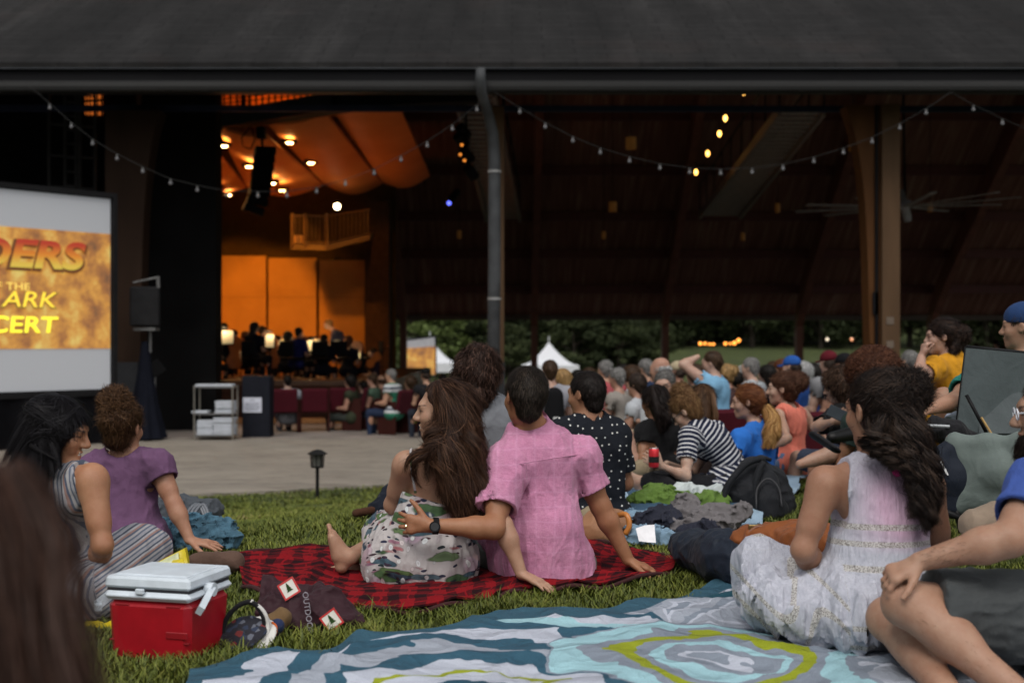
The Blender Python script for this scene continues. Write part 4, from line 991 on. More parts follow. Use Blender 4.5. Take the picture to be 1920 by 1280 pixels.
    for x0, y0, xs_, ys_, xe, ye in ((-.07, .0, 815, 812, 806, 862), (-.075, -.005, 822, 832, 800, 905), (-.075, -.01, 828, 840, 822, 935), (-.07, -.01, 838, 850, 838, 950), (-.06, -.04, 850, 850, 850, 968), (-.04, -.07, 862, 850, 862, 972),
                                   (-.02, -.09, 872, 840, 880, 962), (0, -.10, 880, 830, 895, 945), (.02, -.10, 884, 825, 905, 925), (.03, -.09, 882, 815, 915, 900), (-.05, -.05, 845, 880, 858, 975), (-.06, -.02, 832, 870, 835, 940), (0, -.09, 870, 860, 888, 965)):
        gd.append((np.array([rt(x0*.35, y0*.55+.01, .108), rt(x0*1.12, y0*1.12-.01, .05), (rt(x0*1.25, y0*1.1-.015, -.04)+Pw(xs_, ys_, 5.2))/2, Pw(xs_, ys_, 5.17), (Pw(xs_, ys_, 5.16)+Pw(xe, ye, 5.16))/2+[rng.uniform(-.02, .02), 0, 0], Pw(xe, ye, 5.155)]), [.012, .022, .028, .034, .036, .026, .010]))
    hr.locks(gd, 8500, .0015, 26, wave=.010, wf=3.2, rmin=.10, frizz=.0012, clumps=14)
    gd2 = [(np.array([rt(-.085, -.015, -.05), Pw(800, 838, 5.14), Pw(775, 850, 5.12), Pw(763, 868, 5.12), Pw(760, 888, 5.13)]), [.012, .014, .012, .008, .004]), (np.array([rt(-.085, -.015, -.06), Pw(803, 846, 5.14), Pw(778, 866, 5.12), Pw(776, 890, 5.13), Pw(790, 915, 5.15)]), [.012, .014, .012, .008, .004])]
    hr.locks(gd2, 260, .0018, 22, wave=.006, wf=2, rmin=.12, clumps=5)
    hr.fuzz(350, .06, lambda p, n: np.array([.3, 0, -.8])+.6*rng.normal(size=p.shape), .7, .0009, 8, curl=.006, cf=50)
    hr.build(o)
def pink_man():
    J = auto_joints(dict(hd=Pw(984, 742, 5.32), nck=Pw(1000, 812, 5.38), pel=Pw(1022, 1052, 5.33), shL=Pw(950, 868, 5.26), shR=Pw(1082, 855, 5.42),
        elL=Pw(926, 990, 5.08), wrL=Pw(806, 985, 5.03), elR=Pw(1126, 948, 5.42), wrR=Pw(1178, 1050, 5.42), F=np.array([-.1, .99, .05]),
        hpL=Pw(985, 1055, 5.38), hpR=Pw(1058, 1055, 5.4), knL=Pw(880, 1035, 5.75), knR=Pw(1015, 985, 5.95), anL=Pw(905, 1060, 6.05), anR=Pw(1010, 1050, 6.1)))
    B = body_prims(J, 1.0, False, dict(ab=.135, ch=.150)); H = head_prims(J['hd'], (-.38, .92, -.06), (.06, 0, 1), .98, fem=False)
    o = person('man in wrinkled pink short-sleeved shirt and black watch, arm around the floral dress', Pw(1020, 1092, 5.33)*[1, 1, 0])
    hl = hand_prims(J['wrL'], (-.97, .16, .04), (-.2, -1, .1), (.45, .5, .55, .6), .16, side=1, s=.95, thumb=(.8, .0))
    hr_ = hand_prims(J['wrR'], (.80, .1, -.32), (.3, -.1, .9), .12, .2, side=1, s=.95)
    v = nude(J, B, H, .005, hands=[hl, hr_])
    skin_mesh(v, SK_TAN, o, H)
    mp = m_pink(); r = B['r']
    ex = [cap(Pw(1020, 1000, 5.32), Pw(1022, 1075, 5.33), .165, .185, flat=((0, 1, 0), .85)), cap(Pw(965, 1040, 5.35), Pw(905, 1010, 5.45), .06, .03)]
    nd = unit(J['hd']-J['nck']); nb = J['nck']+nd*.02
    def collar(vv):
        t = Vol(nb-.13, nb+.13, .005)
        c1 = cap(nb-nd*.03, nb+nd*.028, r['nk']+.026, r['nk']+.016, cuts=[(nb+nd*.028, nd)])
        vv.add(c1, .008); vv.sub(cap(nb-nd*.01, nb+nd*.12, r['nk']+.008, r['nk']+.008), .003)
    shirt = tee(o, B, J, mp, .005, .014, .72, extra=ex, fold=lambda P: folds(.018, (8, 8, 2.3), 21, fine=.18)(P)+folds(.008, (15, 15, 4), 5)(P), slr=.013, post=collar, nr=.016)
    MB().tube(catmull(np.array([Pw(960, 873, 5.14), Pw(1000, 866, 5.15), Pw(1050, 858, 5.2), Pw(1088, 853, 5.28)]), 20)+[0, .03, 0], .003, 6).build('yoke_seam', mp, shirt, smooth=True)
    # shorts
    s_ = Vol(*bounds(B['hips']+[cap(J['hpL'], J['knL'], .13, .11), cap(J['hpR'], J['knR'], .13, .11)], .02), .006)
    s_.add(B['hips'], .04, .008); 
    for k in 'LR':
        a, e = J['hp'+k], J['kn'+k]; q = a+(e-a)*.98; s_.add(cap(a, q, .115, .085, cuts=[(q, unit(e-a))]), .03)
    s_.band(folds(.008, (12, 12, 12), 6)).floor(lift=.005)
    cloth_mesh(s_, cloth('grey_shorts', (.13, .135, .12)), o, 'shorts')
    # watch and ring
    wd = unit(J['elL']-J['wrL']); wc = J['wrL']+wd*.022
    w_ = thing_part('watch', o)
    rot = frame(wd, (0, -1, .15)); 
    MB().tube([wc-wd*.011, wc+wd*.011], .0335, 18).build('strap', M('watch_black', (.010, .010, .011), .45), o)
    dl = MB().tube([wc+np.array([0, -.026, .0]), wc+np.array([0, -.041, .003])], .0215, 20).build('watch_case', M('watch_black', (.010, .010, .011), .45), o)
    MB().tube([wc+np.array([0, -.0405, .003]), wc+np.array([0, -.0425, .0032])], .016, 20).build('watch_face', M('watch_face', (.05, .052, .055), .15), dl)
    fg = hl[1][3*2]; 
    a_, b_ = J['wrL']+0, None
    rc = (hl[1][6].lo+hl[1][6].hi)/2
    MB().lathe([(.0105, -.002), (.0122, -.002), (.0122, .002), (.0105, .002), (.0105, -.002)], rc, 16, frame((0, 0, 1), (-.97, .16, .04))).build('ring', M('gold', (.75, .6, .35), .2, .05, metal=1.0), o)
    # short hair
    h_ = Hair(mhair((.016, .012, .009), (.075, .055, .042))); L = H['L']
    hairline = [ell(L(0, -.022, .036), (.083, .100, .088), H['R']), cap(L(0, -.055, -.01), L(0, -.050, -.055), .066, .052)]
    G = Vol(*bounds(hairline, .02), .005); G.add(hairline, .03); G.sub([ell(L(0, .088, -.02), (.085, .07, .085), H['R']), ell(L(.082, .004, -.03), (.02, .028, .05), H['R']), ell(L(-.082, .004, -.03), (.02, .028, .05), H['R'])], .015)
    G.band(folds(.003, (30, 30, 30), 8)); h_.mass(G)
    h_.fuzz(11000, .020, downflow(H['c'], L(.0, -.03, .125)), .45, .0014, 4, rmin=.1); h_.build(o)
def thing_part(*a): return None
floral_woman(); pink_man()
# ---------------------------------------------------------------- shared hair styles
def hairdo(par, H, style, c, dens=1.0, h=.006, hl=None, wd=.002, guides=None, bun=None, name='hair'):
    L = H['L']; hr = Hair(mhair(c, hl)); Rm = H['R']; s = H['s']
    def hl_(big=1.0, low=True):
        p = [ell(L(0, -.020, .036), np.array([.083, .101, .088])*big*s, Rm)]
        if low: p.append(cap(L(0, -.050, -.01), L(0, -.048, -.055), .068*s*big, .055*s*big))
        return p
    face = [ell(L(0, .095, -.025), np.array([.085, .070, .090])*s, Rm)]; earc = [ell(L(sg*.085, .004, -.03), np.array([.02, .028, .05])*s, Rm) for sg in (-1, 1)]
    if style == 'short':
        P = hl_(); G = Vol(*bounds(P, .02), h); G.add(P, .03); G.sub(face+earc, .015); G.band(folds(.003, (30, 30, 30), 8)); hr.mass(G)
        hr.fuzz(int(3500*dens), .022*s, downflow(H['c'], L(.0, -.03, .125)), .3, wd, 4, rmin=.1)
    elif style == 'fringe':
        P = [ell(L(0, -.025, .0), np.array([.083, .098, .055])*s, Rm)]; G = Vol(*bounds(P, .02), h); G.add(P, .02); G.sub(face+earc, .015); hr.mass(G)
        hr.fuzz(int(1800*dens), .018*s, downflow(H['c'], L(.0, -.03, .125)), .2, wd, 4)
    elif style == 'mop':
        P = [ell(L(0, -.022, .032), np.array([.105, .118, .105])*s, Rm), cap(L(.0, -.05, -.02), L(0, -.05, -.085), .098*s, .088*s)]
        G = Vol(*bounds(P, .03), h); G.add(P, .04); G.sub([ell(L(0, .11, -.03), np.array([.085, .075, .10])*s, Rm)], .015); G.band(folds(.016, (16, 16, 12), 8)); hr.mass(G)
        hr.fuzz(int(5000*dens), .05*s, downflow(H['c'], L(.0, -.02, .13)), .35, wd, 9, curl=.007, cf=95, rmin=.05, grav=.2)
    elif style == 'afro':
        P = [ell(L(0, -.03, .055), np.array([.165, .165, .150])*s, Rm)]; G = Vol(*bounds(P, .03), h); G.add(P, .02); G.sub([ell(L(0, .13, -.03), np.array([.10, .08, .10])*s, Rm)], .02); G.band(folds(.008, (30, 30, 30), 8)); hr.mass(G)
        hr.fuzz(int(6000*dens), .035, lambda p, n: rng.normal(size=p.shape), .9, wd, 8, curl=.006, cf=260, rmin=.1)
    else:
        P = hl_(1.02); G = Vol(*bounds(P+[ell(L(*(bun or (0, -.12, .02))), (.09,)*3)], .04), h); G.add(P, .03); G.sub([ell(L(0, .100, -.030), np.array([.085, .072, .090])*s, Rm)]+earc, .012)
        tie = L(*(bun or (0, -.10, .01)))
        if style == 'bun': G.add(ell(tie, np.array([.058, .050, .055])*s, Rm), .006)
        G.band(folds(.004, (30, 30, 30), 8)); hr.mass(G)
        if style in ('bun', 'pony'):
            hr.fuzz(int(3200*dens), .05, lambda p, n: tie-p, .12, wd, 5, rmin=.1, mask=lambda V, N: np.linalg.norm(V-tie, axis=1) > .05)
            if style == 'bun': hr.fuzz(int(3200*dens), .055, lambda p, n: np.cross(p-tie, Rm[:, 1])+.2*rng.normal(size=p.shape), .5, wd, 8, curl=.005, cf=150, rmin=.1, mask=lambda V, N: np.linalg.norm(V-tie, axis=1) < .075)
            hr.fuzz(int(300*dens), .05, lambda p, n: rng.normal(size=p.shape), .7, wd*.7, 7, curl=.004, cf=90)
        else: hr.fuzz(int(3500*dens), .07, lambda p, n: np.array([0, 0, -1.0])+(p-L(0, 0, .12))*4, .10, wd, 5, rmin=.1)
        if guides:
            tl = hr
            if guides.get('mat'): tl = Hair(guides['mat'])
            tl.locks(guides['g'], int(guides.get('n', 2000)*dens), wd, 22, wave=guides.get('wave', .006), wf=guides.get('wf', 3), rmin=.12, frizz=.001, clumps=guides.get('cl', 6))
            if guides.get('mass'):
                V2 = Vol(*bounds(guides['mass'], .03), h); V2.add(guides['mass'], .03).band(folds(.006, (30, 30, 6), 3)); tl.mass(V2)
            if tl is not hr: tl.build(par, 'ponytail')
    return hr.build(par, name)
def stripes(name, cols, per, attr='sc', bump=.3, widths=None):
    m, t, b = nmat(name); v = tco(t); at = node(t, 'ShaderNodeAttribute', attribute_name=attr)
    u = mth(t, 'FRACT', mth(t, 'DIVIDE', mth(t, 'ADD', at.outputs['Fac'], mth(t, 'MULTIPLY', noise(t, v, 6, 2), per*.25)), per))
    widths = widths or [1/len(cols)]*len(cols); pts = []; p = 0
    for c_, w_ in zip(cols, widths): pts.append((p, c_)); p += w_
    r = ramp(t, pts, 'CONSTANT'); t.links.new(u, r.inputs[0])
    n1 = ramp(t, [(.3, (.82, .82, .82)), (.7, (1.1, 1.1, 1.1))]); t.links.new(noise(t, v, 400, 2), n1.inputs[0])
    t.links.new(mix(t, 1.0, r.outputs[0], n1.outputs[0], 'MULTIPLY'), b.inputs['Base Color']); b.inputs['Roughness'].default_value = .85; b.inputs['Specular IOR Level'].default_value = .2
    setbump(t, b, wrinkle(t, v), min(1, bump*1.2), .014); return m
def seg_attr(segs):
    """segs [(a,b,dir|None,offset)]: signed coordinate of the nearest bone; dir None -> along the bone"""
    def fn(V):
        best = np.full(len(V), 1e9); out = np.zeros(len(V))
        for a, b, dr, off, bias in segs:
            ab = b-a; t = np.clip(((V-a)@ab)/(ab@ab), 0, 1); d = np.linalg.norm(V-a-t[:, None]*ab, axis=1)-bias
            val = ((V-a)@unit(ab) if dr is None else (V-a)@unit(dr))+off
            m = d < best; best[m] = d[m]; out[m] = val[m]
        return {'sc': out}
    return fn
def glasses(par, H, c=(.7, .72, .75), name='glasses'):
    L = H['L']; b_ = MB(); s = H['s']
    for sg in (-1, 1):
        a = np.arange(13)*2*math.pi/12; b_.tube(np.array([L(sg*.034+.025*math.cos(x), .1035, .001+.017*math.sin(x)) for x in a]), .0022, 6, cap=False)
        b_.tube([L(sg*.058, .101, .006), L(sg*.077, .05, .006), L(sg*.080, -.005, .004)], .0025, 6)
    b_.tube([L(-.010, .106, .004), L(.010, .106, .004)], .002, 6)
    return b_.build(name, M('glasses_frame', c, .3), par, smooth=True)
def ball_cap(par, H, c, back=False):
    L = H['L']; Rm = H['R']; P = [ell(L(0, -.012, .048), (.088, .106, .088), Rm, cuts=[(L(0, 0, .018), -Rm[:, 2]+Rm[:, 1]*.12)])]
    sg = -1 if back else 1
    P.append(ell(L(0, sg*.115, .030), (.066, .07, .007), Rm@np.array(Matrix.Rotation(-.15*sg, 3, 'X'))))
    v = Vol(*bounds(P, .02), .006 if H['s'] > .5 else .01); v.add(P, .012); return cloth_mesh(v, cloth('cap_cloth', c), par, 'cap')
def capsule_shorts(par, J, B, mat, frac=.9, h=.007, inf=.010, r0=.115, r1=.09, name='shorts', fold=None, L='LR', cut=True):
    P = list(B['hips'])+[cap(J['hp'+k], J['kn'+k], .13, .12) for k in L]+([cap(J['kn'+k], J['an'+k], .1, .06) for k in L] if frac > 1 else [])
    v = Vol(*bounds(P, .02), h); v.add(B['hips'], .04, inf)
    for k in L:
        a, e = J['hp'+k], J['kn'+k]
        if frac <= 1:
            q = a+(e-a)*frac; v.add(cap(a, q, r0, r1, cuts=[(q, unit(e-a))]), .03)
        else:
            v.add(cap(a, e, r0, r1*.85), .03); q = e+(J['an'+k]-e)*(frac-1); v.add(cap(e, q, r1*.85, r1*.6, cuts=[(q, unit(q-e))]), .02)
    v.band(fold or folds(.008, (12, 12, 12), 6)); v.floor(lift=.004); return cloth_mesh(v, mat, par, name)
# ---------------------------------------------------------------- woman in the striped jumpsuit
def striped_jumpsuit_woman():
    J = auto_joints(dict(hd=Pw(112, 806, 4.72), nck=Pw(92, 884, 4.77), pel=Pw(118, 1108, 4.76), shL=Pw(38, 915, 4.88), shR=Pw(172, 896, 4.66), elL=Pw(20, 1040, 4.9), elR=Pw(192, 1022, 4.60), wrR=Pw(178, 1068, 4.85),
        F=np.array([.1, .98, .05]), hpL=Pw(75, 1112, 4.85), hpR=Pw(158, 1112, 4.72), knR=Pw(262, 1036, 4.98), knL=Pw(120, 1030, 5.25), anR=Pw(160, 1105, 5.15), anL=Pw(100, 1100, 5.3)))
    B = body_prims(J, 1.0, True, dict(sh=.05)); H = head_prims(J['hd'], (.95, .05, -.26), (.22, 0, 1), 1.0, smile=1.0)
    o = person('smiling woman with straight black hair in a grey, blue and pink striped sleeveless jumpsuit', Pw(118, 1160, 4.76)*[1, 1, 0])
    v = nude(J, B, H, .005, hands=[hand_prims(J['wrR'], (0, 1, -.1), (.6, 0, 1), .3, s=.9)])
    q = H['L']; v.sub(ell(q(0, .104, -.0655), (.026, .011, .0052), H['R']), .002); v.add(cap(q(-.018, .086, -.063), q(.018, .086, -.063), .0085, .0085), .001)
    def teeth(V, tint):
        p = (V-H['c'])@H['R']; m = (np.abs(p[:, 0]) < .021) & (np.abs(p[:, 2]+.0635) < .0062) & (p[:, 1] > .082) & (p[:, 1] < .0975); tint[m] = (.62, .58, .52, 1)
    skin_mesh(v, (.36, .18, .10), o, H, extra=teeth)
    mt = stripes('striped_rayon', [(.30, .30, .33), (.07, .085, .12), (.36, .35, .37), (.30, .19, .17), (.09, .11, .16), (.36, .35, .36), (.12, .14, .19)], .052, widths=[.2, .12, .14, .14, .12, .16, .12])
    sd = unit(J['shR']-J['shL']); lg = []
    for k in 'RL':
        d = unit(J['kn'+k]-J['hp'+k]); lg += [(J['hp'+k]+d*.12, J['kn'+k], np.cross(d, (0.2, -1, .1)), 0, .05), (J['kn'+k], J['an'+k], np.cross(unit(J['an'+k]-J['kn'+k]), (0, -1, .2)), 0, .03)]
    at = seg_attr([(J['pel'], J['nck'], sd, 0, .06)]+lg)
    A = [cap(J['hpR'], J['knR'], .135, .105), cap(J['knR'], J['anR'], .10, .08), cap(J['hpL'], J['knL'], .13, .10), ell(Pw(128, 1118, 4.7), (.19, .16, .12)), ell(Pw(168, 1112, 4.66), (.10, .10, .09))]
    r = B['r']; up = unit(J['nck']-J['pel'])
    arm = [cap(J['shR']+sd*.02-up*.075, J['shR']+sd*.03+up*.12, .062, .085), cap(J['shL']-sd*.01-up*.08, J['shL']-sd*.02+up*.12, .075, .10)]
    neck = [cap(J['nck']-up*.06-J['F']*.05, J['nck']+up*.12, .060, .085), cap(J['nck']-up*.02-J['F']*.12-sd*.03, J['nck']+up*.12-J['F']*.1, .075, .075)]
    tee(o, B, J, mt, .005, .010, 0, name='jumpsuit', extra=A, armholes=arm+neck, fold=lambda P: folds(.010, (10, 10, 5), 31)(P)+folds(.004, (24, 24, 10), 3)(P), attrs=at)
    L = H['L']; Rm = H['R']; g = []
    # black straight hair swept from the parting down over the back
    for k, (x, y, xe, ye, w_) in enumerate(((60, 800, 8, 890, .03), (58, 830, 20, 905, .03), (70, 850, 45, 915, .03), (80, 850, 62, 930, .03), (90, 850, 82, 935, .028), (50, 790, 2, 872, .028), (98, 840, 100, 900, .026), (105, 835, 112, 880, .02))):
        g.append((np.array([L(-.01+.003*k, -.01, .115), L(.062, -.03-.008*k, .06), Pw(x+14, (y+770)/2, 4.66), Pw(x, y, 4.64), Pw(xe, ye, 4.6)]), [.010, .035, .04, w_, .012], 1))
    g.append((np.array([L(.02, .045, .10), L(.078, .025, .045), L(.092, -.02, -.005), L(.098, -.055, -.065), Pw(112, 866, 4.60)]), [.012, .018, .018, .014, .006], .8))
    mass = [cap(L(0, -.05, .03), Pw(72, 835, 4.70), .095, .085, flat=((.2, 1, 0), .85)), cap(Pw(72, 835, 4.70), Pw(40, 890, 4.68), .08, .035), cap(L(.05, -.03, -.02), Pw(92, 862, 4.66), .05, .03)]
    hairdo(o, H, 'long', (.005, .004, .005), 1.8, .006, hl=(.030, .029, .034), wd=.0015, guides=dict(g=g, n=5200, wave=.003, wf=1, mass=mass, cl=14))
striped_jumpsuit_woman()
# ---------------------------------------------------------------- woman in the purple t-shirt
def purple_woman():
    J = auto_joints(dict(hd=Pw(231, 800, 6.0), nck=Pw(236, 858, 6.03), pel=Pw(235, 1018, 6.0), shL=Pw(180, 878, 6.0), shR=Pw(294, 868, 5.98), elR=Pw(327, 946, 5.92), wrR=Pw(356, 1012, 5.88), elL=Pw(160, 950, 6.0),
        F=np.array([-.05, .98, .08]), knL=Pw(190, 980, 6.5), knR=Pw(270, 985, 6.5)))
    B = body_prims(J, 1.0, True); H = head_prims(J['hd'], (.25, .95, -.05), (0, 0, 1), 1.0)
    o = person('woman in purple t-shirt with a curly brown bun, leaning back on one arm', Pw(235, 1046, 6)*[1, 1, 0])
    v = nude(J, B, H, .006, hands=[hand_prims(J['wrR'], (.93, .0, -.18), (.1, -.2, 1), .12, .22, side=1, s=.95)], fine=False)
    skin_mesh(v, (.36, .19, .12), o, H)
    tee(o, B, J, cloth('purple_jersey', (.125, .062, .125), .3), .006, .012, .42, fold=lambda P: folds(.016, (7, 7, 2.4), 41)(P)+folds(.006, (18, 18, 8), 3)(P), nr=.035, ndepth=.06, extra=[cap(Pw(232, 960, 6.0), Pw(232, 1020, 5.98), .15, .17, flat=((0, 1, 0), .8))])
    hairdo(o, H, 'bun', (.045, .022, .011), 2.2, .006, hl=(.20, .105, .05), bun=(.0, -.075, .112))
purple_woman()
# ---------------------------------------------------------------- woman in the white dress
def m_white_dress():
    m, t, b = nmat('white_gauze'); v = tco(t)
    a = node(t, 'ShaderNodeAttribute', attribute_name='sc'); pk = node(t, 'ShaderNodeAttribute', attribute_name='pk')
    r = ramp(t, [(.3, (.39, .40, .47)), (.7, (.51, .52, .59))]); t.links.new(noise(t, v, 60, 4, .7, (1, 1, .2)), r.inputs[0])
    c = mix(t, pk.outputs['Fac'], r.outputs[0], (.60, .36, .50))
    lace = ramp(t, [(.40, (.14, .12, .09)), (.55, (.55, .53, .50))]); t.links.new(noise(t, v, 240, 2, .5), lace.inputs[0])
    f = None
    for z0, w_ in ((.0, .012), (.075, .011), (.128, .012), (-.17, .010), (-.235, .010)):
        g = mth(t, 'LESS_THAN', mth(t, 'ABSOLUTE', mth(t, 'ADD', a.outputs['Fac'], -z0)), w_*.8); f = g if f is None else mth(t, 'MAXIMUM', f, g)
    c = mix(t, mth(t, 'MULTIPLY', f, .8), c, lace.outputs[0])
    t.links.new(c, b.inputs['Base Color']); b.inputs['Roughness'].default_value = .9; b.inputs['Specular IOR Level'].default_value = .15
    setbump(t, b, mth(t, 'ADD', wrinkle(t, v), mth(t, 'MULTIPLY', noise(t, v, 16, 3, .6, (6, 6, .4)), 1.8)), .5, .012); return m
def white_woman():
    D = 4.12
    J = auto_joints(dict(hd=Pw(1642, 768, D), nck=Pw(1652, 868, D+.06), pel=Pw(1652, 1128, D+.05), shL=Pw(1548, 902, D), shR=Pw(1738, 905, D+.1), elL=Pw(1506, 1030, D-.02), wrL=Pw(1540, 1078, D+.2), elR=Pw(1765, 1040, D+.15), wrR=Pw(1700, 1080, D+.4),
        F=np.array([-.15, .98, .03]), hpL=Pw(1600, 1135, D), hpR=Pw(1710, 1135, D+.1), knL=Pw(1445, 1078, D+.28), knR=Pw(1500, 1095, D+.5), anL=Pw(1600, 1150, D+.35), anR=Pw(1640, 1150, D+.6)))
    B = body_prims(J, 1.03, True, dict(sh=.044, ua=.041, el=.034)); H = head_prims(J['hd'], (-.45, .88, -.08), (0, 0, 1), 1.0)
    o = person('woman in white lace-trimmed sleeveless dress with long dark curly hair half tied up', Pw(1650, 1190, D)*[1, 1, 0])
    v = nude(J, B, H, .005, hands=[hand_prims(J['wrL'], (.2, 1, -.2), (-.5, 0, 1), .3, s=.9)])
    skin_mesh(v, (.33, .175, .11), o, H)
    sd = unit(J['shR']-J['shL']); up = unit(J['nck']-J['pel']); F = J['F']
    A = [cap(Pw(1650, 1000, D+.03), Pw(1645, 1090, D+.03), .15, .185, flat=((0, 1, 0), .8)), ell(Pw(1640, 1132, D+.04), (.235, .2, .11)), cap(Pw(1430, 1150, D+.12), Pw(1590, 1185, D-.12), .022, .022), cap(Pw(1415, 1120, D+.2), Pw(1540, 1165, D+.0), .05, .04), cap(Pw(1600, 1125, D+.05), Pw(1450, 1075, D+.22), .125, .10),
         cap(Pw(1590, 1150, D+.0), Pw(1455, 1120, D+.05), .09, .085), ell(Pw(1420, 1050, D+.2), (.07, .08, .09)), ell(Pw(1540, 1150, D-.02), (.14, .10, .07)), cap(Pw(1440, 1130, D+.1), Pw(1600, 1172, D-.1), .05, .05)]
    arm = [cap(J['shL']-sd*.015-up*.10, J['shL']-sd*.03+up*.14, .085, .105), cap(J['shR']+sd*.01-up*.09, J['shR']+sd*.02+up*.14, .07, .10)]
    neck = [cap(J['nck']-up*.035, J['nck']+up*.12, .075, .10)]
    def at(V):
        s_ = (V-J['pel'])@up-.13; w_ = V@sd
        q = V-Pw(1445, 1078, D+.28); leg = (V[:, 0] < Pw(1570, 0, D)[0]); s2 = np.where(leg, .17-np.abs(q@np.array([.6, 0, -.5])+.05)*1.0, 0)
        sc = np.where(leg & (V[:, 2] < Pw(0, 1060, D)[2]+.03), -.19+.04*np.sin(V[:, 0]*26+V[:, 2]*9)-(V[:, 2]-.12)*.55, s_)
        mid = (V-J['cst'])@up; pk = np.clip(1-(np.abs(mid+.0)/.16)**2, 0, 1)*np.clip(1.3-np.abs((V-J['cst'])@sd-.03)/.15, 0, 1)
        return {'sc': sc, 'pk': np.clip(pk*1.2, 0, .80)}
    tee(o, B, J, m_white_dress(), .005, .010, 0, name='dress', extra=A, armholes=arm+neck, fold=lambda P: folds(.010, (9, 9, 4), 51)(P)*sst(.0, .05, P[:, 2])+folds(.030, (13, 11, 2.6), 14, fine=.3)(P)*(1-sst(.20, .34, P[:, 2])), attrs=at)
    MB().tube(catmull(np.array([J['nck']+[-.03, -.085, -.012], J['nck']+[.01, -.095, -.025], J['nck']+[.05, -.085, -.01]]), 8), .016, 10, flat=None).build('pink_strap', cloth('hot_pink', (.75, .06, .28)), o, smooth=True)
    L = H['L']; g = []
    for k, (x1, y1, x2, y2, x3, y3) in enumerate(((1706, 800, 1722, 880, 1750, 960), (1712, 810, 1742, 900, 1756, 985), (1702, 820, 1725, 900, 1733, 990), (1700, 800, 1712, 880, 1722, 955), (1716, 790, 1750, 880, 1765, 950), (1690, 820, 1700, 865, 1708, 900),
                        (1660, 820, 1665, 850, 1680, 880), (1640, 810, 1640, 832, 1645, 858), (1718, 800, 1740, 930, 1738, 1005), (1702, 840, 1722, 920, 1708, 975))):
        g.append((np.array([L((-.06+.012*k), -.06, .03), Pw(x1, y1, D-.11), Pw(x2, y2, D-.12), Pw(x3, y3, D-.13)]), [.03, .030, .026, .008], 1))
    mass = [cap(L(0, -.045, -.02), L(.035, -.055, -.07), .078, .062), cap(L(.035, -.055, -.07), Pw(1722, 875, D-.08), .06, .042), cap(Pw(1722, 875, D-.08), Pw(1734, 935, D-.09), .04, .022)]
    hairdo(o, H, 'bun', (.013, .009, .008), 1.9, .006, hl=(.085, .055, .04), wd=.0015, bun=(.062, -.085, .055), guides=dict(g=g, n=5200, wave=.013, wf=4.5, mass=mass, cl=13))
white_woman()
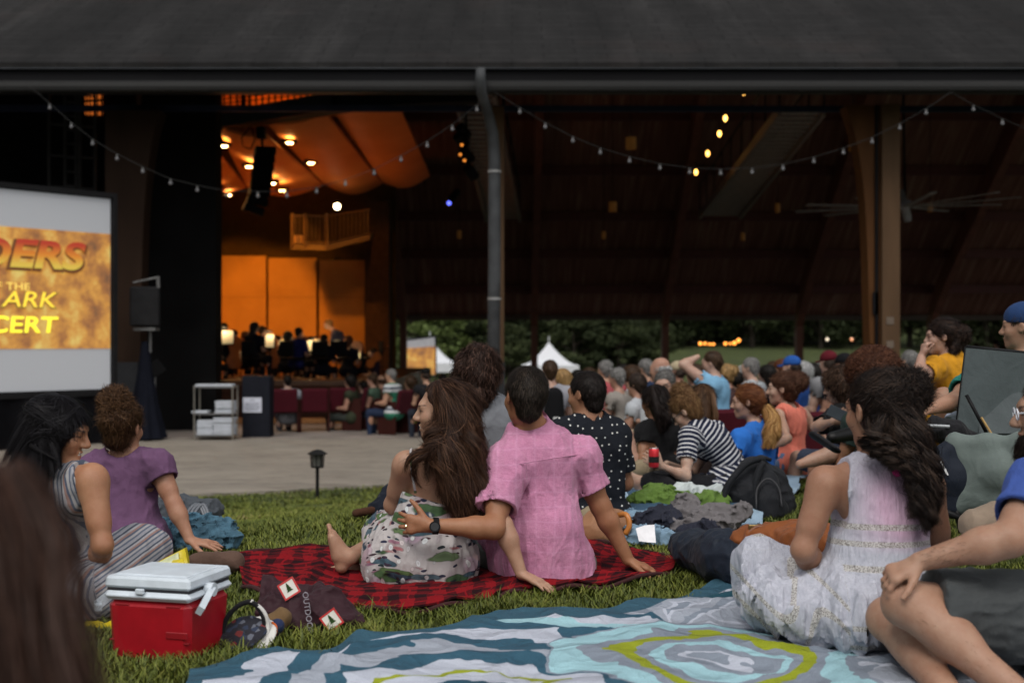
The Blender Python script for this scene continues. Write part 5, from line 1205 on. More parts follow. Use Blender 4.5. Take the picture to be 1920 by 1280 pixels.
# ---------------------------------------------------------------- bearded man at the right edge
def bearded_man():
    J = auto_joints(dict(hd=Pw(1972, 772, 3.9), nck=Pw(2000, 862, 3.95), pel=Pw(2050, 1122, 3.9), shL=Pw(1952, 915, 3.68), shR=Pw(2010, 905, 4.15), elL=Pw(1893, 1010, 3.56), wrL=Pw(1724, 1052, 3.62), elR=Pw(1950, 1000, 4.3), wrR=Pw(1850, 1010, 4.4),
        F=np.array([-.95, .2, .1]), hpL=Pw(2010, 1172, 3.74), hpR=Pw(2030, 1165, 3.95), knL=Pw(1698, 1130, 3.64), knR=Pw(1668, 1160, 3.84), anL=Pw(1935, 1322, 3.42), anR=Pw(1800, 1330, 3.46)))
    B = body_prims(J, 1.05, False, dict(kn=.062, cf=.060, fa=.045, el=.044)); H = head_prims(J['hd'], (-.96, .24, -.08), (0, 0, 1), 1.0, fem=False)
    o = person('bearded man in blue shirt, grey shorts and white-framed glasses, hand on his knee', Pw(2050, 1215, 3.9)*[1, 1, 0])
    hn = hand_prims(J['wrL'], (-.86, .05, -.42), (-.35, -.45, .80), (.7, .8, .9, 1.0), .14, side=-1, s=.98, thumb=(.5, .3))
    feet = [foot_prims(J['anL'], J['anL']+np.array([.1, -.1, -.0])+[-.1, -.05, 0], (0, 0, 1)), foot_prims(J['anR'], J['anR']+np.array([-.1, -.05, 0]), (0, 0, 1))]
    v = nude(J, B, H, .005, hands=[hn], feet=feet, clip=(np.array([-9, -9, -9]), np.array([2.1, 9, 9])))
    skin_mesh(v, (.36, .215, .145), o, H)
    sh = tee(o, B, J, cloth('blue_chambray', (.045, .085, .30), .35), .006, .014, .62, fold=lambda P: folds(.014, (8, 8, 5), 61)(P), floor=True)
    capsule_shorts(o, J, B, cloth('charcoal_shorts', (.055, .06, .062), .35), .84, .006, r0=.145, r1=.098, fold=lambda P: folds(.016, (5, 9, 9), 62)(P)+folds(.005, (14, 14, 14), 6)(P))
    # leg and arm hair
    lh = Hair(mhair((.03, .018, .012), (.06, .04, .025)))
    for a, b_, ra, n_ in ((J['knL'], J['anL'], .060, 420), (J['knR'], J['anR'], .060, 420), (J['elL'], J['wrL'], .044, 380)):
        P = np.concatenate([p.v[0] if False else np.zeros((0, 3)) for p in []]) if False else None
        d = unit(b_-a); A = unit(np.cross(d, (0.1, .3, 1))); Bq = np.cross(d, A); u = rng.uniform(.12, .95, n_); an = rng.uniform(0, 6.28, n_)
        rad = ra+.002-(ra-.034)*u if n_ else 0
        nr = A*np.cos(an)[:, None]+Bq*np.sin(an)[:, None]; p = a+(b_-a)*u[:, None]+nr*(rad[:, None]-.002)
        tt = np.linspace(0, 1, 4); fl = d+rng.normal(size=(n_, 3))*.35
        S = p[:, None]+fl[:, None]*(.016*tt)[None, :, None]+nr[:, None]*(.006*tt)[None, :, None]
        lh.put(*ribbons(S, .00055, nr))
    lh.build(o, 'body_hair')
    glasses(o, H, (.75, .78, .85)); L = H['L']
    bd = Hair(mhair((.010, .007, .006), (.04, .03, .022))); P = [ell(L(0, .050, -.095), (.062, .055, .05), H['R']), ell(L(0, .075, -.125), (.045, .04, .05), H['R']), cap(L(-.066, .01, -.04), L(-.05, .04, -.09), .018, .022), cap(L(.066, .01, -.04), L(.05, .04, -.09), .018, .022)]
    G = Vol(*bounds(P, .02), .005); G.add(P, .02).sub(ell(L(0, .12, -.055), (.03, .03, .02), H['R']), .01); G.band(folds(.004, (40, 40, 40), 2)); bd.mass(G); bd.fuzz(2500, .022, lambda p, n: np.tile([-.2, 0, -1.0], (len(p), 1)), .4, .0016, 5, curl=.002, cf=200); bd.build(o, 'beard')
    hairdo(o, H, 'short', (.03, .018, .012), 1.5, .006)
    rc = (hn[1][6].lo+hn[1][6].hi)/2
    MB().lathe([(.0108, -.0025), (.0125, -.0025), (.0125, .0025), (.0108, .0025), (.0108, -.0025)], rc, 16, frame((0, 0, 1), (-.7, -.1, -.7))).build('ring', M('silver', (.8, .8, .8), .2, .05, metal=1.0), o)
bearded_man()
# ---------------------------------------------------------------- blurred person nearest the camera
def near_person():
    D = 1.33
    J = auto_joints(dict(hd=Pw(-40, 1085, D), nck=Pw(-40, 1320, D), pel=Pw(-60, 1290, D)-[0, 0, .52], shL=Pw(-40, 1420, D)-[.17, 0, 0], shR=Pw(-40, 1420, D)+[.13, 0, 0]))
    J['elR'] = J['shR']+[.04, .05, -.27]; J['elL'] = J['shL']+[-.04, .05, -.27]; J['wrR'] = J['elR']+[-.05, .23, -.02]; J['wrL'] = J['elL']+[.05, .23, -.02]
    for k, sg in (('L', -1), ('R', 1)):
        J['hp'+k] = J['pel']+[sg*.09, 0, 0]; J['kn'+k] = J['pel']+[sg*.16, .42, .05]; J['an'+k] = J['pel']+[-sg*.02, .35, -.08]
    J['pel'][2] = .12
    B = body_prims(J, .95, True); H = head_prims(J['hd'], (0.1, 1, 0), (0, 0, 1), 1.0)
    o = person('out-of-focus person nearest the camera seen from behind, long brown hair', (J['pel'][0], D, 0))
    skin_mesh(nude(J, B, H, .012, fine=False, hands=[]), (.36, .2, .13), o, H, paint=False)
    tee(o, B, J, cloth('brown_top', (.045, .022, .018)), .012, .012, .5)
    g = []
    for x in np.linspace(-.12, .125, 9): g.append((np.array([H['L'](x*.4, -.03, .115), H['L'](x*.85, -.10+.05*abs(x)/.12, .03), H['L'](x*1.2, -.11, -.10), H['L'](x*1.45, -.12, -.24), H['L'](x*1.5, -.12, -.42)]), [.02, .035, .04, .04, .02], 1))
    hairdo(o, H, 'long', (.030, .015, .011), .6, .010, hl=(.10, .052, .038), wd=.0016, guides=dict(g=g, n=3500, wave=.006, wf=2, mass=[cap(H['L'](0, -.03, 0), H['L'](0, -.06, -.15), .10, .12), cap(H['L'](0, -.06, -.15), H['L'](0, -.06, -.42), .15, .12, flat=((0, 1, 0), .6))], cl=12))
near_person()
# ---------------------------------------------------------------- people in the middle distance
def mid(label, D, hd, f, nck, shL, shR, pel, F=(-.2, .97, .05), fem=True, skin=SK_F, top=None, sleeve=.5, hair='short', hc=(.03, .02, .012), hl=None, h=.009, hs=1.0, g=1.0, fold=.012,
        low=None, lowfrac=.9, gl=False, hat=None, guides=None, bun=None, hands=(), feet=(), dens=.55, inf=.012, armholes=None, dd=None, rr=None, attrs=None, extra=(), seat=False, topname='shirt', parts=None, **kw):
    dd = dd or {}
    def P(k, v): return Pw(v[0], v[1], v[2] if len(v) > 2 else D+dd.get(k, 0))
    J = dict(hd=P('hd', hd), nck=P('nck', nck), shL=P('shL', shL), shR=P('shR', shR), pel=P('pel', pel), F=np.array(F, float))
    for k, v in kw.items(): J[k] = P(k, v)
    if seat:
        for k, sg in (('L', -1), ('R', 1)):
            sd = unit(J['shR']-J['shL']); J.setdefault('hp'+k, J['pel']+sd*sg*.09); J.setdefault('kn'+k, J['hp'+k]+unit([F[0], F[1], 0])*.42+[0, 0, .02]); J.setdefault('an'+k, J['kn'+k]-[0, 0, .40])
    J = auto_joints(J); B = body_prims(J, g, fem, rr); H = head_prims(J['hd'], f, (0, 0, 1), hs, fem=fem)
    o = person(label, J['pel']*[1, 1, 0]+[0, 0, float(gz(J['pel'][0], J['pel'][1]))])
    hp = [hand_prims(J['wr'+k], d, n, c, side=s, s=.95) for k, d, n, c, s in hands]
    fp = [foot_prims(J['an'+k], J['an'+k]+np.array(d, float), u, .9) for k, d, u in feet]
    P_list = parts or ('torso', 'hips', 'neck', 'uaL', 'uaR', 'faL', 'faR', 'thL', 'thR', 'cfL', 'cfR')
    skin_mesh(nude(J, B, H, h, parts=P_list, hands=hp, feet=fp, fine=h < .0095), skin, o, H, paint=h < .012)
    if top is not None:
        at = attrs(J) if attrs else None
        tee(o, B, J, top, h, inf, sleeve, name=topname, fold=lambda Q: folds(fold, (8, 8, 4), int(abs(hd[0])) % 50)(Q)+folds(fold*.35, (20, 20, 12), 5)(Q), armholes=armholes(J, B) if armholes else None, attrs=at, extra=[e(J) for e in extra])
    if low is not None: capsule_shorts(o, J, B, low, lowfrac, h, r0=.105*g+.01, r1=.085*g, name='trousers' if lowfrac > 1 else 'shorts')
    gd = None
    if guides: gd = guides(J, H)
    if hair: hairdo(o, H, hair, hc, dens, h if h < .012 else .012, hl=hl, wd=.0028 if D < 8 else .0036, guides=gd, bun=bun)
    if gl: glasses(o, H, (.05, .05, .05) if gl == 1 else (.7, .7, .75))
    if hat: ball_cap(o, H, hat[0], hat[1])
    return o, J, B, H
def tank(wl_=.075):
    def fn(J, B):
        sd = unit(J['shR']-J['shL']); up = unit(J['nck']-J['pel'])
        return [cap(J['sh'+k]-sd*sg*.0-up*.08, J['sh'+k]+sd*sg*.03+up*.12, wl_, wl_*1.2) for k, sg in (('L', -1), ('R', 1))]+[cap(J['nck']-up*.03, J['nck']+up*.1, .07, .09)]
    return fn
mid('person with shaggy dark brown hair in plain grey t-shirt, sitting beyond the couple', 6.6, (897, 698), (.15, .98, -.05), (912, 762), (868, 782), (958, 782), (925, 935), F=(.1, .98, .05), fem=False, skin=SK_M,
    top=cloth('heather_grey', (.15, .158, .175), .3), hair='mop', hc=(.028, .014, .010), hl=(.13, .07, .05), h=.008, dens=1.1, low=cloth('dark_jeans', (.02, .025, .04)))
def m_polka():
    m, t, b = nmat('polka_cotton'); v = tco(t)
    vo = node(t, 'ShaderNodeTexVoronoi', i_Scale=21.0, i_Randomness=.6, voronoi_dimensions='2D'); sx = node(t, 'ShaderNodeSeparateXYZ'); cx = node(t, 'ShaderNodeCombineXYZ'); t.links.new(v, sx.inputs[0]); t.links.new(sx.outputs[0], cx.inputs[0]); t.links.new(sx.outputs[2], cx.inputs[1]); t.links.new(cx.outputs[0], vo.inputs['Vector'])
    r = ramp(t, [(0, (.62, .62, .60)), (.085, (.55, .55, .53)), (.11, (.010, .012, .017))], 'LINEAR'); t.links.new(vo.outputs['Distance'], r.inputs[0]); t.links.new(r.outputs[0], b.inputs['Base Color'])
    b.inputs['Roughness'].default_value = .9; b.inputs['Specular IOR Level'].default_value = .15; setbump(t, b, noise(t, v, 40, 4), .35, .006); return m
mid('man with short black hair in black shirt with small white dots, hunched forward', 7.05, (1098, 738), (-.75, .62, -.12), (1108, 788), (1058, 815), (1152, 812), (1122, 985), F=(-.25, .95, -.1), fem=False, skin=SK_M, dd=dict(shL=-.1, shR=.08),
    top=m_polka(), hair='short', hc=(.012, .009, .008), h=.008, dens=1.3, g=1.08, sleeve=.75, elL=(1052, 900, 7.2), elR=(1172, 905, 7.2), low=cloth('khaki', (.25, .2, .13)))
mid('girl in black t-shirt with white bandana tied over her long dark hair', 8.9, (1226, 752), (-.6, .75, -.1), (1232, 798), (1207, 808), (1262, 806), (1240, 885), skin=SK_M, top=cloth('black_tee', (.008, .008, .009), .3), hair='long', hc=(.012, .008, .007),
    elL=(1206, 862, 8.8), wrL=(1240, 876, 8.6), h=.009, fem=True, hs=.92, g=.85, low=cloth('khaki', (.25, .2, .13)), lowfrac=1.4, knL=(1200, 880, 8.6),
    guides=lambda J, H: dict(g=[(np.array([H['L'](x, -.05, .10), H['L'](x*1.6, -.10, 0), H['L'](x*1.7, -.12, -.12), H['L'](x*1.5, -.11, -.26)]), [.02, .03, .03, .01]) for x in (-.05, -.02, .01, .04)], n=1500, wave=.006, mass=[cap(H['L'](0, -.05, 0), H['L'](0, -.09, -.14), .08, .06)]))
ob_ = C.objects[-1].parent if C.objects[-1].parent else None
mid('grey-haired man in glasses facing the camera, khaki shorts and raised bare knee', 10.2, (1246, 722), (-.35, -.92, -.1), (1250, 762), (1278, 775), (1222, 775), (1250, 880), F=(-.3, -.95, 0), fem=False, skin=(.36, .22, .16), top=cloth('white_tee', (.42, .43, .45)),
    hair='short', hc=(.10, .095, .09), hl=(.35, .34, .33), gl=1, h=.009, low=cloth('khaki', (.25, .2, .13)), knR=(1172, 815, 9.7), knL=(1215, 850, 9.6), anR=(1190, 892, 9.5), anL=(1180, 895, 9.3), feet=(('L', (-1, 0, .2), (0, 0, 1)),))
st_nv = stripes('navy_white_stripe', [(.010, .014, .035), (.50, .50, .52)], .030, widths=[.64, .36])
def str_at(J): return seg_attr([(J['pel'], J['wst'], None, 0, .05), (J['wst'], J['cst'], None, float(np.linalg.norm(J['wst']-J['pel'])), .05), (J['cst'], J['nck'], None, float(np.linalg.norm(J['wst']-J['pel'])+np.linalg.norm(J['cst']-J['wst'])), .05)]+[(J['sh'+k]+(J['el'+k]-J['sh'+k])*.25, J['el'+k], None, .1, .0) for k in 'LR'])
_, Js, Bs, Hs = mid('child in navy and white striped t-shirt, bent over and holding a soda can', 8.45, (1286, 772), (-.72, .35, -.60), (1312, 800), (1292, 815, 8.25), (1340, 806, 8.6), (1352, 915), F=(-.75, .4, -.5), skin=(.42, .28, .21), wst=(1372, 868), cst=(1340, 828), hs=.92, g=.86,
    top=st_nv, sleeve=.62, elL=(1286, 893, 8.12), wrL=(1240, 873, 8.05), elR=(1300, 890, 8.7), wrR=(1250, 868, 8.4), attrs=str_at, hair='bun', hc=(.13, .065, .028), hl=(.40, .25, .12), bun=(.0, -.055, .125), gl=1, h=.008, dens=.8,
    low=cloth('black_leggings', (.008, .008, .010)), lowfrac=1.75, hpL=(1345, 920, 8.3), hpR=(1365, 920, 8.6), knL=(1222, 905, 8.1), knR=(1235, 900, 8.6), anL=(1300, 925, 7.95), anR=(1203, 900, 8.3), feet=(('R', (-.6, -.2, .75), (.6, 0, .6)),),
    hands=(('L', (-.75, .1, .45), (-.2, -1, .2), .6, 1),))
can = thing('soda_can', 'red and silver soda can held by the child in stripes', 'soda can', Pw(1226, 872, 7.98))
cc_ = Pw(1226, 858, 8.0)
MB().lathe([(.001, -.06), (.026, -.06), (.033, -.052), (.033, .048), (.027, .058), (.026, .06), (.001, .058)], cc_, 20).build('can_body', M('can_red', (.55, .02, .03), .3, .2, 60, metal=.3), can, smooth=True)
MB().lathe([(.0335, -.028), (.0335, .01)], cc_, 20).build('label_band', M('can_black', (.02, .02, .02), .3, .5, 60), can, smooth=True)
MB().lathe([(.0272, .058), (.0285, .062), (.024, .0625), (.001, .0605)], cc_, 20).build('lid', M('aluminium', (.7, .7, .72), .3, metal=1.0), can, smooth=True)
mid('person with long straight brown hair half hidden beyond the striped child', 9.2, (1318, 752), (.1, 1, -.2), (1318, 800), (1290, 815), (1345, 815), (1318, 920), skin=SK_F, top=cloth('dark_brown_top', (.03, .02, .018)), hair='long', hc=(.06, .03, .015), hl=(.2, .11, .06), h=.012, g=.85,
    guides=lambda J, H: dict(g=[(np.array([H['L'](x, -.05, .10), H['L'](x*1.8, -.10, 0), H['L'](x*2, -.12, -.14), H['L'](x*2, -.11, -.26)]), [.02, .03, .03, .01]) for x in (-.04, 0, .04)], n=900, wave=.003, mass=[cap(H['L'](0, -.05, 0), H['L'](0, -.09, -.14), .08, .06)]))
mid('girl in bright blue t-shirt with red hair tied in a long ponytail', 8.8, (1400, 752), (-.96, .2, -.12), (1418, 800), (1388, 822, 8.6), (1448, 815, 9.0), (1425, 925), F=(-.8, .55, -.1), skin=(.42, .26, .19), hs=.95, g=.92, top=cloth('bright_blue', (.022, .13, .46), .35), sleeve=.6,
    cst=(1420, 845), elL=(1365, 880, 8.5), wrL=(1345, 900, 8.4), hair='pony', hc=(.13, .042, .018), hl=(.30, .13, .05), bun=(.0, -.105, -.005), h=.0085, dens=1.0, low=cloth('dark_jeans', (.02, .025, .04)),
    guides=lambda J, H: dict(g=[(np.array([Pw(1437, 762, 8.78), Pw(1452+i*3, 785, 8.72), Pw(1447+i*7, 815, 8.68), Pw(1440+i*9, 842, 8.66)]), [.018, .030, .030, .010]) for i in (-1, 0, 1)], n=2600, wave=.008, wf=2, cl=12, mat=mhair((.30, .145, .045), (.62, .38, .15)), mass=[cap(Pw(1428, 760, 8.78), Pw(1446, 792, 8.74), .022, .036), cap(Pw(1446, 792, 8.74), Pw(1450, 838, 8.7), .036, .014)]))
mid('woman in coral tank top with reddish-brown hair in a messy bun', 9.4, (1466, 728), (-.93, .3, -.05), (1478, 768), (1458, 778, 9.2), (1503, 775, 9.6), (1482, 872), F=(-.5, .85, 0), skin=(.42, .27, .20), hs=.97, g=.86, top=cloth('coral_knit', (.62, .17, .12), .3), sleeve=0, armholes=tank(.062),
    elL=(1476, 822, 8.95), wrL=(1440, 840, 8.8), elR=(1535, 812, 9.6), wrR=(1560, 850, 9.7), hair='bun', hc=(.070, .030, .018), hl=(.20, .10, .06), bun=(.0, -.128, .045), h=.0085, dens=1.0, low=cloth('denim_blue', (.10, .15, .26)), lowfrac=.7)
mid('dark-haired person in black t-shirt looking down at a phone', 8.7, (1572, 722), (-.9, .3, -.3), (1585, 768), (1562, 785, 8.5), (1600, 785, 8.9), (1590, 880), F=(-.8, .5, -.1), skin=(.40, .25, .18), top=cloth('black_tee', (.008, .008, .009), .3), sleeve=.8, g=.9, hair='mop', hc=(.04, .022, .014), h=.009, hs=.92,
    elL=(1530, 800, 8.4), wrL=(1562, 790, 8.2), low=cloth('denim_shorts', (.04, .05, .08)), knL=(1560, 850, 8.2), anL=(1500, 870, 8.2), hands=(('L', (.7, 0, .5), (0, -1, .3), .5, 1),))
ph = thing('phone', 'lit phone in the hand of the person in black', 'phone', Pw(1572, 778, 8.1))
MB().box(Pw(1572, 776, 8.1), (.075, .012, .14), np.array(Matrix.Rotation(R(-65), 3, 'Y')), bev=.004).build('phone_body', M('phone_shell', (.05, .06, .07), .3), ph)
mid('person with a large round reddish-brown afro behind the white dress', 8.1, (1634, 712), (-.3, .95, 0), (1640, 770), (1600, 792), (1682, 792), (1640, 930), fem=True, skin=SK_M, top=cloth('dark_green_top', (.02, .035, .03)), hair='afro', hc=(.065, .024, .013), hl=(.19, .08, .042), h=.010, dens=1.2)
_, Jm, _, _ = mid('dark-haired woman in mustard t-shirt with her hand raised to her mouth', 8.9, (1765, 630), (-.97, .2, -.1), (1785, 678), (1752, 690, 8.7), (1808, 688, 9.1), (1775, 795), F=(-.7, .7, .0), skin=(.40, .25, .19), hs=1.0, g=1.18, top=cloth('mustard', (.50, .23, .012), .35), sleeve=.62, seat=True,
    elL=(1722, 708, 8.5), wrL=(1728, 668, 8.6), elR=(1760, 740, 9.2), wrR=(1735, 700, 9.0), hair='bun', hc=(.015, .010, .009), hl=(.08, .045, .03), bun=(0, -.115, -.005), dens=1.1, h=.0085, hands=(('L', (.3, .1, 1), (-1, -.2, .3), 1.3, 1),), low=cloth('floral_white_blue', (.35, .42, .52)),
    guides=lambda J, H: dict(g=[(np.array([Pw(1795, 625, 8.95), Pw(1806, 620, 8.95), Pw(1808, 640, 8.95), Pw(1795, 668, 8.9)]), [.02, .035, .035, .02]), (np.array([Pw(1780, 610, 8.95), Pw(1792, 640, 8.85), Pw(1785, 668, 8.8)]), [.03, .04, .03])], n=900, wave=.01, wf=4))
mid('man in backward navy cap and teal t-shirt sitting in the folding camp chair', 6.9, (1917, 612), (-.85, .52, -.05), (1932, 678), (1842, 704, 6.75), (1985, 705, 7.05), (1950, 850), F=(-.5, .85, 0), fem=False, skin=(.36, .21, .14), g=1.05, top=cloth('teal_tee', (.02, .17, .14), .3), sleeve=.72, seat=True,
    elL=(1790, 752, 6.55), wrL=(1742, 768, 6.4), elR=(2000, 800, 6.9), hair='short', hc=(.03, .02, .014), h=.009, hat=((.018, .045, .13), True), low=cloth('pale_denim', (.40, .46, .58)), lowfrac=.9, knL=(1770, 748, 6.9), knR=(1850, 790, 7.3), anL=(1785, 870, 7.0), hands=(('L', (-.9, .1, -.2), (0, -.2, 1), .5, -1),))
# ================================================================ things on the lawn
FOOT = []
def ground_cloth(name, label, cat, corners, mat, n=(60, 40), wav=.015, lift=.012, edge=.01, th=.006, seed=1, extraz=None):
    """corners: 4 image points (x,y) in order; each is put on the lawn at the right distance"""
    Q = []
    for x, y in corners:
        D = 5.0
        for _ in range(30): D = (CZ-float(gz((x-960)*D/FPX, D)))*FPX/(y-640)
        Q.append(Pw(x, y, D))
    Q = np.array(Q); a, b = n; u = np.linspace(0, 1, a)[:, None, None]; v = np.linspace(0, 1, b)[None, :, None]
    G = (Q[0]*(1-u)+Q[1]*u)*(1-v)+(Q[3]*(1-u)+Q[2]*u)*v
    s = seed; uu, vv = u[..., 0], v[..., 0]
    G[..., 1] += edge*(np.sin(uu*11+s)+.6*np.sin(uu*23+2*s))*(1-vv*0); G[..., 0] += edge*(np.sin(vv*9+s)+.5*np.sin(vv*19))
    P = G.reshape(-1, 3).copy(); z = gz(P[:, 0], P[:, 1]); nn = vn(P*[1, 1, 0], (4.5, 6, 1), s)*.6+(1-np.abs(2*vn(P*[1, 1, 0], (5, 9, 1), s+4)-1))**2*.6
    P[:, 2] = z+lift+wav*nn; uv = np.stack([np.broadcast_to(uu, (a, b)).ravel(), np.broadcast_to(vv, (a, b)).ravel(), np.zeros(a*b)], 1)
    if extraz is not None: P[:, 2] += extraz(uv[:, 0], uv[:, 1])
    G = P.reshape(a, b, 3); m = MB(); m.slab(G[:, ::-1], (0, 0, -th)); V = np.concatenate(m.v)
    # attribute for the pattern: nearest grid point ordering
    nv = len(V); UV = np.zeros((nv, 3)); g2 = uv.reshape(a, b, 3)[:, ::-1]; e = [g2.reshape(-1, 3), g2[::-1].reshape(-1, 3)]
    for q in (g2[0], g2[-1], g2[:, 0], g2[:, -1]): e.append(np.concatenate([q, q]))
    UV = np.concatenate(e)
    o = m.build(name, mat, None, True, {'uvp': UV}); return tag(o, label, cat)
def m_plaid():
    m, t, b = nmat('red_plaid'); a = node(t, 'ShaderNodeAttribute', attribute_name='uvp'); sx = node(t, 'ShaderNodeSeparateXYZ')
    v = tco(t); t.links.new(a.outputs['Vector'], sx.inputs[0])
    def band(s, n, w_, off=0.0):
        return mth(t, 'LESS_THAN', mth(t, 'FRACT', mth(t, 'ADD', mth(t, 'MULTIPLY', s, n), off)), w_)
    u, w_ = sx.outputs[0], sx.outputs[1]
    nz = mth(t, 'MULTIPLY', mth(t, 'ADD', noise(t, v, 3, 3), -.5), .10); u = mth(t, 'ADD', u, nz)
    bu = mth(t, 'ADD', band(u, 17, .42), mth(t, 'MULTIPLY', band(u, 17, .07, .28), -1)); bv = mth(t, 'ADD', band(w_, 12, .42), mth(t, 'MULTIPLY', band(w_, 12, .07, .28), -1))
    f = mth(t, 'MULTIPLY', mth(t, 'ADD', bu, bv), .5)
    r = ramp(t, [(0, (.21, .008, .012)), (.5, (.075, .006, .009)), (1, (.020, .006, .008))]); t.links.new(f, r.inputs[0])
    n1 = ramp(t, [(.3, (.7, .7, .7)), (.7, (1.25, 1.25, 1.25))]); t.links.new(noise(t, v, 300, 3), n1.inputs[0])
    t.links.new(mix(t, 1.0, r.outputs[0], n1.outputs[0], 'MULTIPLY'), b.inputs['Base Color']); b.inputs['Roughness'].default_value = 1; b.inputs['Specular IOR Level'].default_value = .1
    setbump(t, b, noise(t, v, 30, 5, .7), .6, .01); return m
def m_beach():
    m, t, b = nmat('beach_blanket_print'); v = tco(t)
    a = node(t, 'ShaderNodeAttribute', attribute_name='uvp'); sx = node(t, 'ShaderNodeSeparateXYZ'); t.links.new(a.outputs['Vector'], sx.inputs[0])
    TEAL, STEEL, CY, WH, GR, LIME, LG = (.016, .070, .115), (.028, .088, .135), (.30, .50, .56), (.44, .47, .55), (.21, .245, .30), (.26, .30, .015), (.31, .34, .40)
    wob = node(t, 'ShaderNodeTexNoise', i_Scale=3.4, i_Detail=3.0); t.links.new(v, wob.inputs[0])
    vv = node(t, 'ShaderNodeVectorMath', operation='SCALE'); t.links.new(wob.outputs['Color'], vv.inputs[0]); vv.inputs['Scale'].default_value = .44
    va = node(t, 'ShaderNodeVectorMath', operation='ADD'); t.links.new(v, va.inputs[0]); t.links.new(vv.outputs[0], va.inputs[1])
    def rings(cx, cy, sx_, sy_, stops):
        s = node(t, 'ShaderNodeVectorMath', operation='SUBTRACT'); t.links.new(va.outputs[0], s.inputs[0]); s.inputs[1].default_value = (cx+.22, cy+.22, 0)
        q = node(t, 'ShaderNodeVectorMath', operation='MULTIPLY'); t.links.new(s.outputs[0], q.inputs[0]); q.inputs[1].default_value = (1/sx_, 1/sy_, 0)
        l = node(t, 'ShaderNodeVectorMath', operation='LENGTH'); t.links.new(q.outputs[0], l.inputs[0]); d = l.outputs['Value']
        r = ramp(t, stops, 'CONSTANT'); t.links.new(d, r.inputs[0]); return d, r.outputs[0]
    def W2(x, y):
        D = CZ*FPX/(y-640); return (x-960)*D/FPX, D
    c1 = W2(880, 1330); c2 = W2(1345, 1262)
    d1, r1 = rings(c1[0], c1[1], 1.15, 1.15, [(0, GR), (.06, TEAL), (.12, WH), (.20, LIME), (.215, WH), (.29, STEEL), (.38, LG), (.47, STEEL), (.56, WH), (.66, STEEL), (.74, CY), (.82, WH), (.9, STEEL)])
    d2, r2 = rings(c2[0], c2[1], .50, .50, [(0, GR), (.10, WH), (.14, GR), (.26, CY), (.36, GR), (.46, LIME), (.60, GR), (.72, CY), (.92, GR)])
    vo = node(t, 'ShaderNodeTexVoronoi', i_Scale=2.8); t.links.new(va.outputs[0], vo.inputs['Vector'])
    r3 = ramp(t, [(0, GR), (.14, WH), (.20, LG), (.36, WH), (.41, GR), (.5, LG), (.62, WH), (.67, GR)], 'CONSTANT'); t.links.new(vo.outputs['Distance'], r3.inputs[0])
    c = mix(t, mth(t, 'LESS_THAN', d2, 1.0), r3.outputs[0], r2)
    c = mix(t, mth(t, 'MULTIPLY', mth(t, 'LESS_THAN', d1, .96), mth(t, 'GREATER_THAN', d2, .95)), c, r1)
    ed = mth(t, 'MAXIMUM', mth(t, 'GREATER_THAN', sx.outputs[1], .945), mth(t, 'LESS_THAN', sx.outputs[0], .03))
    c = mix(t, ed, c, (.030, .085, .125))
    n1 = ramp(t, [(.3, (.85, .85, .85)), (.7, (1.1, 1.1, 1.1))]); t.links.new(noise(t, v, 500, 2), n1.inputs[0])
    t.links.new(mix(t, 1.0, c, n1.outputs[0], 'MULTIPLY'), b.inputs['Base Color']); b.inputs['Roughness'].default_value = .7; b.inputs['Specular IOR Level'].default_value = .25
    setbump(t, b, wrinkle(t, v, .6), .8, .03); return m
def ground_poly(name, label, cat, edge_img, mat, near_y, n=(190, 120), wav=.04, seed=1, far_jit=0):
    """sheet whose far edge follows image points (x,y) and whose near edge is at distance near_y"""
    E = []
    for x, y in edge_img:
        D = 5.0
        for _ in range(30): D = (CZ-float(gz((x-960)*D/FPX, D)))*FPX/(y-640)
        E.append(Pw(x, y, D))
    E = catmull(np.array(E), n[0]); a, b = n; t = np.linspace(0, 1, b)[None, :, None]
    N = E.copy(); N[:, 1] = near_y; N[:, 0] = E[0, 0]*.75+(E[:, 0]-E[0, 0])*.95
    G = N[:, None]*(1-t)+E[:, None]*t; P = G.reshape(-1, 3)
    FOOT.append(np.concatenate([E[::4, :2]-[0, .04], N[::-1][::4, :2]]))
    r1 = (1-np.abs(2*vn(P*[1, 1, 0], (2.2, 3.4, 1), seed)-1))**2; r2 = (1-np.abs(2*vn(P*[1, 1, 0], (6, 8, 1), seed+4)-1))**3
    P[:, 2] = gz(P[:, 0], P[:, 1])+.012+wav*(r1*.9+r2*.45); G = P.reshape(a, b, 3)
    uv = np.stack(np.broadcast_arrays(np.linspace(0, 1, a)[:, None], np.linspace(0, 1, b)[None, :], np.zeros((1, 1))), -1)
    m = MB(); m.slab(G[:, ::-1], (0, 0, -.006)); g2 = uv[:, ::-1]; e = [g2.reshape(-1, 3), g2[::-1].reshape(-1, 3)]
    for q in (g2[0], g2[-1], g2[:, 0], g2[:, -1]): e.append(np.concatenate([q, q]))
    return tag(m.build(name, mat, None, True, {'uvp': np.concatenate(e)}), label, cat)
ground_poly('beach_blanket', 'large printed blue, white and lime swirl beach blanket spread across the front of the lawn', 'blanket', [(356, 1277), (430, 1262), (520, 1240), (620, 1232), (680, 1213), (800, 1204), (900, 1182), (1000, 1170), (1100, 1168), (1180, 1155), (1280, 1128), (1350, 1108), (1480, 1100), (1700, 1110), (1950, 1120)], m_beach(), 2.6)
